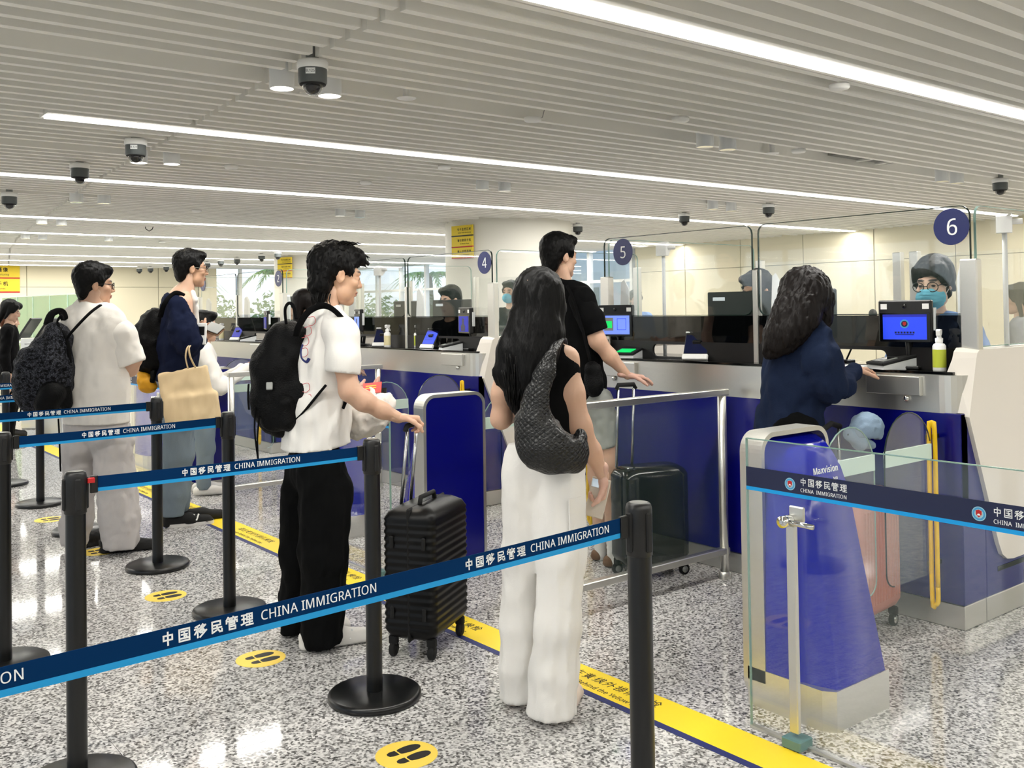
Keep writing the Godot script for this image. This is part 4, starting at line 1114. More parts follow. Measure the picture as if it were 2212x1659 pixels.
func queue() -> void:
	# yellow waiting line with a navy edge, running past all lanes
	var y := thing("waiting_line", "yellow floor line with navy edge and black lettering", "floor marking", Vector3(2.66, 0, -6.0))
	part("yellow_band", MB.new().box(Vector3(0.004, 0.0006, 0), Vector3(0.172, 0.001, 20.0)).done(), M.line_yellow, y)
	part("navy_band", MB.new().box(Vector3(-0.0985, 0.0006, 0), Vector3(0.033, 0.001, 20.0)).done(), M.line_navy, y)
	for i in 8:
		var z := -2.80 - i * 1.135 + 6.0
		var bs := Basis(Vector3(0, 0, 1), Vector3(1, 0, 0), Vector3(0, 1, 0))
		han("请在黄线外排队候检", 0.052, 0.008, M.print_black, y, Transform3D(bs, Vector3(0.024, 0.0014, z)), 0.09)
		word("Line up Behind the Yellow Line", 0.026, M.print_black, y, Transform3D(bs, Vector3(-0.045, 0.0014, z)))
	for z in [-2.81, -3.99, -5.2, -6.45, -7.70]:
		footprint(Vector3(1.742, 0.0, z), "round yellow sticker with two black shoe prints")
	var cols := [[1.905, -3.30], [1.895, -4.71], [1.905, -5.82], [1.80, -7.12], [1.82, -8.35], [1.80, -9.53], [1.80, -10.8], [0.822, -3.30], [0.86, -4.62], [0.82, -5.82], [0.82, -7.12], [1.786, -1.748], [0.02, -1.76]]
	var names := ["black belt stanchion standing in front of the black ribbed suitcase", "black belt stanchion behind the backpacker in the black trousers", "black belt stanchion beside the man in pale grey trousers", "", "", "", "", "black stanchion with a red mark on its belt clip", "", "", "", "black stanchion holding the belt in front of the white wide-leg trousers", ""]
	for i in cols.size():
		stanchion(Vector3(cols[i][0], 0, cols[i][1]), names[i] if names[i] else "black belt stanchion farther back along the queue")
	var h := 0.952
	belt(Vector3(-0.05, 0.900, -1.755), Vector3(1.742, 0.945, -1.748), "blue printed belt in front of the white wide-leg trousers", 0.714, 0.004)
	belt(Vector3(0.866, h, -3.30), Vector3(1.865, h - 0.002, -3.30), "blue printed belt in front of the black trousers and backpack", 0.382, 0.002)
	belt(Vector3(0.90, h, -4.62), Vector3(1.855, h, -4.71), "blue printed belt below the canvas tote bag", 0.372, 0.003)
	belt(Vector3(0.82, h, -5.82), Vector3(1.868, h, -5.82), "blue printed belt behind the man in pale grey trousers", 0.47, 0.003)
	belt(Vector3(0.86, h, -7.12), Vector3(1.76, h, -7.12), "blue printed belt deeper in the queue near the frame edge", 0.3, 0.003)
	belt(Vector3(-0.3, h, -8.35), Vector3(1.78, h, -8.35), "farther blue printed belt in the queue", 0.3, 0.003)
	belt(Vector3(-0.3, h, -9.53), Vector3(1.76, h, -9.53), "farther blue printed belt in the queue", 0.2, 0.003)
	belt(Vector3(-0.3, h, -10.8), Vector3(1.76, h, -10.8), "farther blue printed belt in the queue", 0.2, 0.003)
	part("red_mark", MB.new().box(Vector3(0.044, 0.967, 0.012), Vector3(0.022, 0.016, 0.014), 0.001).done(), M.red, get_node("belt_stanchion_007"))
	luggage()

# ---------------------------------------------------------------- ceiling fittings
func dome_camera(at: Vector3, label: String, tagged := "") -> void:
	var t := thing("dome_camera", label, "security camera", at, 0.0, "ceiling dome cameras")
	part("stem", MB.new().smooth(true).lathe([Vector2(0.03, -0.02), Vector2(0.03, 0.12)], 16).done(), M.mid_grey, t)
	part("mount", MB.new().smooth(true).lathe([Vector2(0.0, -0.045), Vector2(0.074, -0.045), Vector2(0.074, -0.012), Vector2(0.068, -0.004), Vector2(0.0, -0.002)], 32).done(), M.white, t)
	part("housing", MB.new().smooth(true).lathe([Vector2(0.0, -0.115), Vector2(0.064, -0.115), Vector2(0.068, -0.108), Vector2(0.068, -0.045)], 32).done(), M.grey_plastic, t)
	part("ring", MB.new().smooth(true).lathe([Vector2(0.05, -0.122), Vector2(0.062, -0.12), Vector2(0.062, -0.114)], 28).done(), M.black_matte, t)
	part("dome", MB.new().smooth(true).lathe([Vector2(0.0, -0.168), Vector2(0.02, -0.165), Vector2(0.036, -0.155), Vector2(0.047, -0.138), Vector2(0.05, -0.118)], 28).done(), M.dome, t)
	part("lens_ball", MB.new().smooth(true).ball(Vector3(0.0, -0.128, 0), Vector3(0.036, 0.034, 0.036), 18, 12).done(), M.black_gloss, t)
	if tagged:
		var d := (EYE - at)
		d.y = 0
		var n := (d.normalized() + Vector3(-0.25, 0, 0.1)).normalized()
		var lb := part("paper_tag", MB.new().box(Vector3.ZERO, Vector3(0.045, 0.028, 0.001), 0.0, facing(Vector3.ZERO, n).basis).done(), M.print_white, t, n * 0.0685 + Vector3(0, -0.066, 0))
		word(tagged, 0.012, M.print_black, lb, Transform3D(facing(Vector3.ZERO, n).basis, n * 0.002))
func downlight(at: Vector3, lit: bool) -> void:
	var t := thing("can_downlight", "white can downlight glowing brightly between slats" if lit else "white can downlight hanging unlit between slats", "ceiling light", at, 0.0, "lit can downlights" if lit else "unlit can downlights")
	part("can", MB.new().smooth(true).lathe([Vector2(0.058, 0.0), Vector2(0.062, 0.002), Vector2(0.062, 0.20)], 28).done(), M.lamp_body, t)
	part("lens", MB.new().smooth(true).lathe([Vector2(0.0, 0.006), Vector2(0.057, 0.006)], 28).lathe([Vector2(0.058, 0.0), Vector2(0.0, 0.004)], 28).done(), M.down_light if lit else M.chrome, t)
	if lit:
		var l := SpotLight3D.new()
		l.name = "downlight_beam"
		l.light_energy = 1.2
		l.light_color = Color(1, 0.96, 0.9)
		l.light_size = 0.05
		l.spot_angle = 50
		l.spot_range = 30.0
		l.spot_attenuation = 2.0
		l.shadow_enabled = true
		l.position = Vector3(0, -0.01, 0)
		l.rotation.x = -PI / 2
		t.add_child(l)
func ceiling_fittings() -> void:
	var cams := [[675, 130, "B.125", "large dome camera tagged B.125 beside two bright downlights"], [293, 300, "B.124", "dome camera with handwritten tag above the strip light end"], [172, 352, "", "dome camera with grey housing over the third strip light"], [20, 415, "", "dome camera at the edge of the slat break"], [2160, 385, "", "dome camera above the sixth counter beyond its sign"], [1660, 440, "", ""], [1478, 460, "", ""], [1248, 483, "", "dome camera beside the thick white column"], [600, 543, "", ""], [565, 548, "", ""], [512, 556, "", ""], [477, 560, "", ""], [448, 565, "", ""], [359, 573, "", ""], [325, 576, "", ""], [301, 577, "", ""]]
	for c in cams:
		dome_camera(at_y(c[0], c[1], CEIL - 0.005), c[3] if c[3] else "small dome camera in the row hanging over the booths", c[2])
	for q in [[609, 192, 1], [712, 208, 1], [300, 352, 1], [371, 355, 1], [1523, 318, 0], [1572, 324, 0], [2035, 392, 0], [2067, 396, 0], [165, 437, 0], [225, 440, 0], [1042, 410, 0], [1090, 413, 0], [735, 467, 0], [778, 470, 0], [1540, 452, 0], [1580, 456, 0], [90, 484, 0], [133, 487, 0], [55, 516, 0], [92, 518, 0], [235, 521, 0]]:
		downlight(at_y(q[0], q[1], 2.63), q[2] == 1)
	for q in [[1813, 186, 1], [1470, 257, 1], [1151, 257, 1], [960, 361, 0], [790, 394, 0], [1725, 325, 0], [500, 360, 0], [165, 436, 0], [350, 522, 0], [425, 455, 0]]:
		var t := thing("smoke_detector", "white round disc detector under the ceiling slats", "smoke detector", at_y(q[0], q[1], CEIL - 0.012), 0.0, "white disc detectors on the ceiling")
		part("disc", MB.new().smooth(true).lathe([Vector2(0.0, -0.018), Vector2(0.048, -0.017), Vector2(0.055, -0.010), Vector2(0.055, 0.008), Vector2(0.0, 0.012)], 28).done(), M.white, t)
		if q[2]: part("cable", MB.new().smooth(true).tube([Vector3(0.04, 0.0, 0), Vector3(0.08, 0.02, 0.0), Vector3(0.10, 0.08, 0)], 0.0025, 6).done(), M.mid_grey, t)
	for q in [[878, 212], [1668, 331]]:
		var t := thing("ceiling_speaker", "flat white round speaker in the ceiling channel", "speaker", at_y(q[0], q[1], CEIL - 0.01), 0.0, "flat speakers in the ceiling channel")
		part("grille", MB.new().smooth(true).lathe([Vector2(0.0, -0.004), Vector2(0.05, -0.004), Vector2(0.055, 0.0)], 28).lathe([Vector2(0.02, 0.0), Vector2(0.02, 0.1)], 14).done(), M.white, t)
	var v := thing("ceiling_hatch", "open dark ceiling hatch between slats above the booths", "hatch", Vector3(7.55, CEIL + 0.05, -4.60))
	part("opening", MB.new().box(Vector3(0, 0.02, 0), Vector3(0.9, 0.06, 0.17)).done(), M.cavity, v)
	part("loose_bar", MB.new().box(Vector3(0, -0.015, 0), Vector3(0.03, 0.02, 0.2)).box(Vector3(0.3, -0.015, 0), Vector3(0.03, 0.02, 0.2)).done(), M.slat, v)
	var w := thing("cable_loop", "black cable loop dangling from the slats", "cable", at_y(322, 490, CEIL))
	part("cable", MB.new().smooth(true).tube([Vector3(-0.05, 0.02, 0), Vector3(-0.045, -0.03, 0), Vector3(0, -0.06, 0), Vector3(0.045, -0.03, 0), Vector3(0.06, 0.02, 0)], 0.006, 8).done(), M.black, w)

# ---------------------------------------------------------------- self-service desks and green glass screens at the far end
func far_desks() -> void:
	for i in 5:
		var t := thing("glass_screen", "green tinted glass screen in the row before the far wall", "glass panel", Vector3(3.86 - i * 0.10, 0, -15.3 - i * 0.66), 0.15, "green glass screens")
		part("pane", MB.new().box(Vector3(0, 1.12, 0), Vector3(0.012, 1.36, 0.66)).done(), M.green_glass, t)
		part("steel_edge", MB.new().box(Vector3(0, 1.81, 0), Vector3(0.02, 0.012, 0.64)).box(Vector3(0, 0.95, 0.325), Vector3(0.02, 1.7, 0.012)).done(), M.frost, t)
		part("desk", MB.new().box(Vector3(0, 0.22, 0), Vector3(0.25, 0.44, 0.60), 0.01).done(), M.steel, t)
	for q in [[3.01, -14.2, "steel self-service desk with slanted screen before the hooded child"], [3.06, -13.45, "steel self-service desk with slanted screen beside the camouflage backpack"]]:
		var t := thing("self_service_desk", q[2], "kiosk", Vector3(q[0], 0, q[1]), -0.75)
		part("cabinet", MB.new().box(Vector3(0.12, 0.60, 0), Vector3(0.30, 1.20, 0.46), 0.01).done(), M.steel, t)
		var b := Basis(Vector3.BACK, -0.62)
		part("screen_slab", MB.new().box(Vector3(-0.04, 1.32, 0), Vector3(0.03, 0.34, 0.26), 0.005, b).done(), M.black, t)
		part("screen", MB.new().box(Vector3(-0.04, 1.32, 0) + b * Vector3(-0.0165, 0, 0), Vector3(0.003, 0.30, 0.23), 0.0, b).done(), M.screen_deep, t)
		part("shelf", MB.new().box(Vector3(-0.10, 1.14, 0), Vector3(0.25, 0.02, 0.40), 0.004).done(), M.lamp_body, t)

# ---------------------------------------------------------------- soft solids: smooth unions of tapered capsules and ellipsoids, meshed as surface nets
class Soft extends RefCounted:
	var pr := []          # primitives
	var cuts := []        # [normal, offset]: keeps n.p < offset
	var ripples := []     # [noise, scale, amplitude, y from, y to]
	var paint := []       # [centre, inverse basis, colour]
	var V := PackedVector3Array()
	var N := PackedVector3Array()
	var C := PackedColorArray()
	var I := PackedInt32Array()
	func cap(a: Vector3, b: Vector3, ra: float, rb: float, k := 0.02, q := 1.0, axis := Vector3.BACK) -> Soft:
		pr.append([0, a, b, ra, rb, k, q, axis]); return self
	func ell(c: Vector3, r: Vector3, k := 0.02, bs := Basis.IDENTITY) -> Soft:
		pr.append([1, c, r, bs, 0.0, k]); return self
	func cutell(c: Vector3, r: Vector3, k := 0.01, bs := Basis.IDENTITY) -> Soft:
		pr.append([2, c, r, bs, 0.0, k]); return self
	func rbox(c: Vector3, h: Vector3, rnd: float, k := 0.02, bs := Basis.IDENTITY) -> Soft:
		pr.append([3, c, h, bs, rnd, k]); return self
	func cut(n: Vector3, p: Vector3) -> Soft:
		cuts.append([n.normalized(), n.normalized().dot(p)]); return self
	func ripple(sd: int, scale: Vector3, amp: float) -> Soft:
		var n := FastNoiseLite.new()
		n.seed = sd
		n.noise_type = FastNoiseLite.TYPE_SIMPLEX_SMOOTH
		n.frequency = 1.0
		n.fractal_octaves = 2
		ripples.append([n, scale, amp]); return self
	func bounds(p: Array) -> AABB:
		var g: float = p[5] * 0.5
		if p[0] == 0:
			var r: float = maxf(p[3], p[4]) * maxf(1.0, p[6]) + g
			return AABB(p[1], Vector3.ZERO).expand(p[2]).grow(r)
		var h: Vector3 = p[2]
		var b: Basis = p[3]
		var e: Vector3 = (b.x * h.x).abs() + (b.y * h.y).abs() + (b.z * h.z).abs() + Vector3.ONE * (p[4] + g)
		return AABB(p[1] - e, e * 2)
	func mesh(cell: float, tone := Color.WHITE) -> Soft:
		var bb := AABB()
		var first := true
		for p in pr:
			if p[0] == 2: continue
			if first:
				bb = bounds(p); first = false
			else: bb = bb.merge(bounds(p))
		var amp := 0.0
		for r in ripples: amp += absf(r[2])
		bb = bb.grow(cell * 2.5 + amp)
		var o := bb.position
		var nx := int(ceil(bb.size.x / cell)) + 1
		var ny := int(ceil(bb.size.y / cell)) + 1
		var nz := int(ceil(bb.size.z / cell)) + 1
		var sy := nx
		var sz := nx * ny
		var f := PackedFloat32Array()
		f.resize(nx * ny * nz)
		f.fill(9.0)
		for p in pr:
			var kind: int = p[0]
			var k: float = p[5]
			var ab := bounds(p).grow(cell * 2.5 + k * 0.5 + amp)
			var lo := ((ab.position - o) / cell).floor()
			var hi := ((ab.end - o) / cell).ceil()
			var x0 := maxi(0, int(lo.x)); var y0 := maxi(0, int(lo.y)); var z0 := maxi(0, int(lo.z))
			var x1 := mini(nx - 1, int(hi.x)); var y1 := mini(ny - 1, int(hi.y)); var z1 := mini(nz - 1, int(hi.z))
			var a: Vector3 = p[1]
			var ba := Vector3.ZERO
			var ax := Vector3.ZERO
			var il := 0.0
			var ra := 0.0
			var rb := 0.0
			var s := 0.0
			var bi := Basis.IDENTITY
			var r1 := Vector3.ONE
			var r2 := Vector3.ONE
			var hh := Vector3.ZERO
			var rnd := 0.0
			if kind == 0:
				ax = p[7]
				s = 1.0 / float(p[6]) - 1.0
				ba = p[2] - a
				ba += ax * (ba.dot(ax) * s)
				il = 1.0 / maxf(ba.length_squared(), 1e-9)
				ra = p[3]; rb = p[4] - p[3]
			else:
				bi = (p[3] as Basis).transposed()
				var h: Vector3 = p[2]
				r1 = Vector3.ONE / h
				r2 = r1 * r1
				rnd = p[4]
				hh = h
			for z in range(z0, z1 + 1):
				for y in range(y0, y1 + 1):
					var i := x0 + y * sy + z * sz
					var w0 := Vector3(o.x + x0 * cell, o.y + y * cell, o.z + z * cell) - a
					for x in range(x0, x1 + 1):
						var w := w0
						w0.x += cell
						var d: float
						if kind == 0:
							if s != 0.0: w += ax * (w.dot(ax) * s)
							var t := clampf(w.dot(ba) * il, 0.0, 1.0)
							d = (w - ba * t).length() - ra - rb * t
						elif kind == 3:
							var q := (bi * w).abs() - hh
							d = q.max(Vector3.ZERO).length() + minf(maxf(q.x, maxf(q.y, q.z)), 0.0) - rnd
						else:
							var q := bi * w
							var k0 := (q * r1).length()
							d = k0 * (k0 - 1.0) / maxf((q * r2).length(), 1e-6)
						var g := f[i]
						if kind == 2:
							d = -d
							var h2 := maxf(k - absf(g - d), 0.0) / k
							f[i] = maxf(g, d) + h2 * h2 * k * 0.25
						else:
							var h2 := maxf(k - absf(g - d), 0.0) / k
							f[i] = minf(g, d) - h2 * h2 * k * 0.25
						i += 1
		if ripples or cuts:
			var lim := cell * 3.0 + amp
			for z in nz:
				for y in ny:
					var i := y * sy + z * sz
					for x in nx:
						var v := f[i]
						if v < lim and v > -lim * 6.0:
							var w := o + Vector3(x, y, z) * cell
							if v > -lim:
								for r in ripples:
									var sc: Vector3 = r[1]
									v += r[2] * r[0].get_noise_3d(w.x * sc.x, w.y * sc.y, w.z * sc.z)
							for c in cuts:
								var e: float = w.dot(c[0]) - c[1]
								if e > v: v = e
							f[i] = v
						elif v < 0.0:
							var w := o + Vector3(x, y, z) * cell
							for c in cuts:
								var e: float = w.dot(c[0]) - c[1]
								if e > v: v = e
							f[i] = v
						i += 1
		# surface nets
		var base := V.size()
		var id := PackedInt32Array()
		id.resize(f.size())
		id.fill(-1)
		var offs := [0, 1, sy, sy + 1, sz, sz + 1, sz + sy, sz + sy + 1]
		var cnr := [Vector3(0, 0, 0), Vector3(1, 0, 0), Vector3(0, 1, 0), Vector3(1, 1, 0), Vector3(0, 0, 1), Vector3(1, 0, 1), Vector3(0, 1, 1), Vector3(1, 1, 1)]
		var edges := [[0, 1], [2, 3], [4, 5], [6, 7], [0, 2], [1, 3], [4, 6], [5, 7], [0, 4], [1, 5], [2, 6], [3, 7]]
		var far := cell * 4.0
		for z in nz - 1:
			for y in ny - 1:
				var i := y * sy + z * sz - 1
				for x in nx - 1:
					i += 1
					var v0 := f[i]
					if v0 > far or v0 < -far: continue
					var c := 0
					if v0 < 0.0: c += 1
					if f[i + 1] < 0.0: c += 1
					if f[i + sy] < 0.0: c += 1
					if f[i + sy + 1] < 0.0: c += 1
					if f[i + sz] < 0.0: c += 1
					if f[i + sz + 1] < 0.0: c += 1
					if f[i + sz + sy] < 0.0: c += 1
					if f[i + sz + sy + 1] < 0.0: c += 1
					if c == 0 or c == 8: continue
					var sum := Vector3.ZERO
					var n := 0
					for e in edges:
						var va: float = f[i + offs[e[0]]]
						var vb: float = f[i + offs[e[1]]]
						if (va < 0.0) != (vb < 0.0):
							sum += cnr[e[0]].lerp(cnr[e[1]], va / (va - vb))
							n += 1
					id[i] = V.size()
					V.append(o + (Vector3(x, y, z) + sum / n) * cell)
		for z in range(1, nz - 1):
			for y in range(1, ny - 1):
				var i := y * sy + z * sz
				for x in range(1, nx - 1):
					i += 1
					if id[i] < 0: continue
					var v0 := f[i] < 0.0
					if v0 != (f[i + 1] < 0.0): _face(id[i], id[i - sy], id[i - sy - sz], id[i - sz], v0)
					if v0 != (f[i + sy] < 0.0): _face(id[i], id[i - sz], id[i - sz - 1], id[i - 1], v0)
					if v0 != (f[i + sz] < 0.0): _face(id[i], id[i - 1], id[i - 1 - sy], id[i - sy], v0)
		N.resize(V.size())
		C.resize(V.size())
		for v in range(base, V.size()):
			N[v] = Vector3.ZERO
			C[v] = tone
			for q in paint:
				var e: Vector3 = q[1] * (V[v] - q[0])
				var l := e.length()
				if l < 1.0: C[v] = C[v].lerp(q[2], clampf((1.0 - l) * 4.0, 0.0, 1.0))
		for t in range(0, I.size(), 3):
			var a := I[t]
			if a < base: continue
			var b := I[t + 1]
			var c := I[t + 2]
			var nn := (V[c] - V[a]).cross(V[b] - V[a])
			N[a] += nn; N[b] += nn; N[c] += nn
		for v in range(base, V.size()): N[v] = N[v].normalized()
		pr = []; cuts = []; ripples = []; paint = []
		return self
	func _face(a: int, b: int, c: int, d: int, inside: bool) -> void:
		if a < 0 or b < 0 or c < 0 or d < 0: return
		if inside: I.append_array([a, c, b, a, d, c])
		else: I.append_array([a, b, c, a, c, d])
	func done() -> ArrayMesh:
		var arr := []
		arr.resize(Mesh.ARRAY_MAX)
		arr[Mesh.ARRAY_VERTEX] = V
		arr[Mesh.ARRAY_NORMAL] = N
		arr[Mesh.ARRAY_COLOR] = C
		arr[Mesh.ARRAY_INDEX] = I
		var m := ArrayMesh.new()
		m.add_surface_from_arrays(Mesh.PRIMITIVE_TRIANGLES, arr)
		return m
	func tris() -> int: return I.size() / 3

# head: h = frame at the ears (x to the person's left, y up, z out of the face)
func head(s: Soft, h: Transform3D, cell: float, skin: Color, sc := 1.0, mask := false) -> void:
	var b := h.basis
	var q := Basis(b.x * sc, b.y * sc, b.z * sc)
	var at := func(x: float, y: float, z: float) -> Vector3: return h.origin + q * Vector3(x, y, z)
	s.ell(at.call(0, 0.045, -0.015), Vector3(0.073, 0.085, 0.093) * sc, 0.03, b)
	s.ell(at.call(0, -0.033, 0.028), Vector3(0.060, 0.082, 0.062) * sc, 0.03, b)
	s.cap(at.call(-0.036, -0.074, 0.018), at.call(0.036, -0.074, 0.018), 0.027 * sc, 0.027 * sc, 0.03)
	s.ell(at.call(0, -0.098, 0.066), Vector3(0.024, 0.019, 0.020) * sc, 0.025, b)
	s.cap(at.call(-0.034, 0.024, 0.076), at.call(0.034, 0.024, 0.076), 0.014 * sc, 0.014 * sc, 0.015)
	s.ell(at.call(0.040, -0.022, 0.062), Vector3(0.020, 0.016, 0.020) * sc, 0.02, b)
	s.ell(at.call(-0.040, -0.022, 0.062), Vector3(0.020, 0.016, 0.020) * sc, 0.02, b)
	for x in [-1.0, 1.0]:
		s.cutell(at.call(x * 0.031, 0.004, 0.096), Vector3(0.017, 0.010, 0.013) * sc, 0.008, b)
		s.ell(at.call(x * 0.031, 0.002, 0.078), Vector3(0.0125, 0.0115, 0.0125) * sc, 0.004, b)
		s.ell(at.call(x * 0.073, -0.004, -0.010), Vector3(0.009, 0.031, 0.019) * sc, 0.008, b * Basis(Vector3.UP, x * 0.35))
		s.cutell(at.call(x * 0.083, -0.002, -0.004), Vector3(0.006, 0.016, 0.009) * sc, 0.004, b)
	s.cap(at.call(0, 0.014, 0.086), at.call(0, -0.026, 0.106), 0.008 * sc, 0.0105 * sc, 0.012)
	s.cap(at.call(-0.011, -0.031, 0.094), at.call(0.011, -0.031, 0.094), 0.0085 * sc, 0.0085 * sc, 0.006)
	s.ell(at.call(0, -0.057, 0.089), Vector3(0.021, 0.006, 0.010) * sc, 0.006, b)
	s.ell(at.call(0, -0.069, 0.086), Vector3(0.018, 0.0065, 0.010) * sc, 0.006, b)
	var inv := q.inverse()
	var pnt := func(x: float, y: float, z: float, r: Vector3, c: Color) -> void:
		s.paint.append([at.call(x, y, z), Basis.from_scale(Vector3.ONE / r) * inv, c])
	pnt.call(0, -0.063, 0.094, Vector3(0.026, 0.013, 0.02), Color(0.30, 0.09, 0.075))
	for x in [-1.0, 1.0]:
		pnt.call(x * 0.032, 0.029, 0.088, Vector3(0.026, 0.007, 0.03), Color(0.012, 0.010, 0.009))
		pnt.call(x * 0.031, 0.003, 0.091, Vector3(0.015, 0.0075, 0.012), Color(0.02, 0.015, 0.012))
	s.mesh(cell, skin)

# hand: fingers along d, palm facing n, side = +1 when the thumb lies along d x n
func hand(s: Soft, w: Vector3, d: Vector3, n: Vector3, side: float, curl: Array, cell: float, skin: Color, sc := 1.0) -> void:
	d = d.normalized()
	n = (n - d * n.dot(d)).normalized()
	var t := d.cross(n) * side
	var b := Basis(t, d, n * -1.0)
	s.rbox(w + d * 0.045 * sc, Vector3(0.026, 0.036, 0.005) * sc, 0.010 * sc, 0.012, b)
	s.cap(w - d * 0.04 * sc, w + d * 0.02 * sc, 0.024 * sc, 0.023 * sc, 0.015, 0.75, n)
	var ln := [0.072, 0.080, 0.074, 0.058]
	for i in 4:
		var p := w + d * (0.082 - 0.004 * absf(i - 1.2)) * sc + t * (0.030 - 0.0198 * i) * sc
		var dir := (d + t * (0.10 - 0.065 * i)).normalized()
		var axis := dir.cross(n).normalized()
		var r := [0.0088, 0.0082, 0.0076, 0.0068]
		if i == 3: r = [0.0078, 0.0072, 0.0066, 0.006]
		var c: float = curl[i]
		for g in 3:
			dir = dir.rotated(axis, c * [1.25, 1.6, 1.0][g])
			var e: Vector3 = p + dir * ln[i] * [0.46, 0.30, 0.24][g] * sc
			s.cap(p, e, r[g] * sc, r[g + 1] * sc, 0.005)
			p = e
	var p := w + d * 0.022 * sc + t * 0.026 * sc
	var dir := (d * 0.65 + t * 0.65 + n * 0.35).normalized()
	var ax := dir.cross(n * 0.8 + d * 0.4 - t * 0.5).normalized()
	for g in 3:
		var e: Vector3 = p + dir * [0.040, 0.034, 0.026][g] * sc
		s.cap(p, e, [0.0135, 0.0105, 0.0095][g] * sc, [0.0105, 0.0095, 0.0075][g] * sc, 0.008)
		p = e
		dir = dir.rotated(ax, curl[4] * [0.5, 0.8, 0.0][g])
	s.mesh(cell, skin)

# ---------------------------------------------------------------- people
var PD := 4.0             # lens-axis depth of the person being built
var PB := Vector3.ZERO    # the person's base on the floor
var PF := Vector3.RIGHT   # the way the body faces
const SKIN := Color(0.58, 0.36, 0.25)
func J(u: float, v: float, d := 0.0) -> Vector3: return at_d(u, v, PD + d) - PB
func px(r: float) -> float: return r * PD / FOC
func lim(s: Soft, a: Array, k := 0.03, q := 1.0) -> void:      # a limb through [u, v, depth, radius in pixels] points
	for i in a.size() - 1:
		s.cap(J(a[i][0], a[i][1], a[i][2]), J(a[i + 1][0], a[i + 1][1], a[i + 1][2]), px(a[i][3]), px(a[i + 1][3]), k, q, PF)
func frame(at: Vector3, f: Vector3, tilt := 0.0) -> Transform3D:
	var z := Vector3(f.x, 0, f.z).normalized()
	var x := Vector3.UP.cross(z)
	var b := Basis(x, Vector3.UP, z)
	return Transform3D(b * Basis(Vector3.RIGHT, tilt), at)
func begin(called: String, label: String, u: float, v: float, depth: float, f: Vector3) -> Node3D:
	PD = depth
	PB = at_d(u, v, depth)
	PB.y = 0.0
	PF = f.normalized()
	var t := thing(called, label, "person", PB)
	return t
func piece(called: String, s: Soft, m: Material, parent: Node) -> MeshInstance3D: return part(called, s.done(), m, parent)
func path3(a: Array) -> Array:
	var o := []
	for q in a: o.append(J(q[0], q[1], q[2]))
	return o
func spline(p: Array, n := 6) -> Array:
	var o := []
	for i in p.size() - 1:
		var a: Vector3 = p[maxi(i - 1, 0)]
		var d: Vector3 = p[mini(i + 2, p.size() - 1)]
		for k in n: o.append((p[i] as Vector3).cubic_interpolate(p[i + 1], a, d, k / float(n)))
	o.append(p[-1])
	return o
func strap(called: String, a: Array, w: float, th: float, m: Material, parent: Node) -> void:    # flat band along pixels
	part(called, MB.new().smooth(true).tube(spline(path3(a)), w, 8, true, th / w).done(), m, parent)

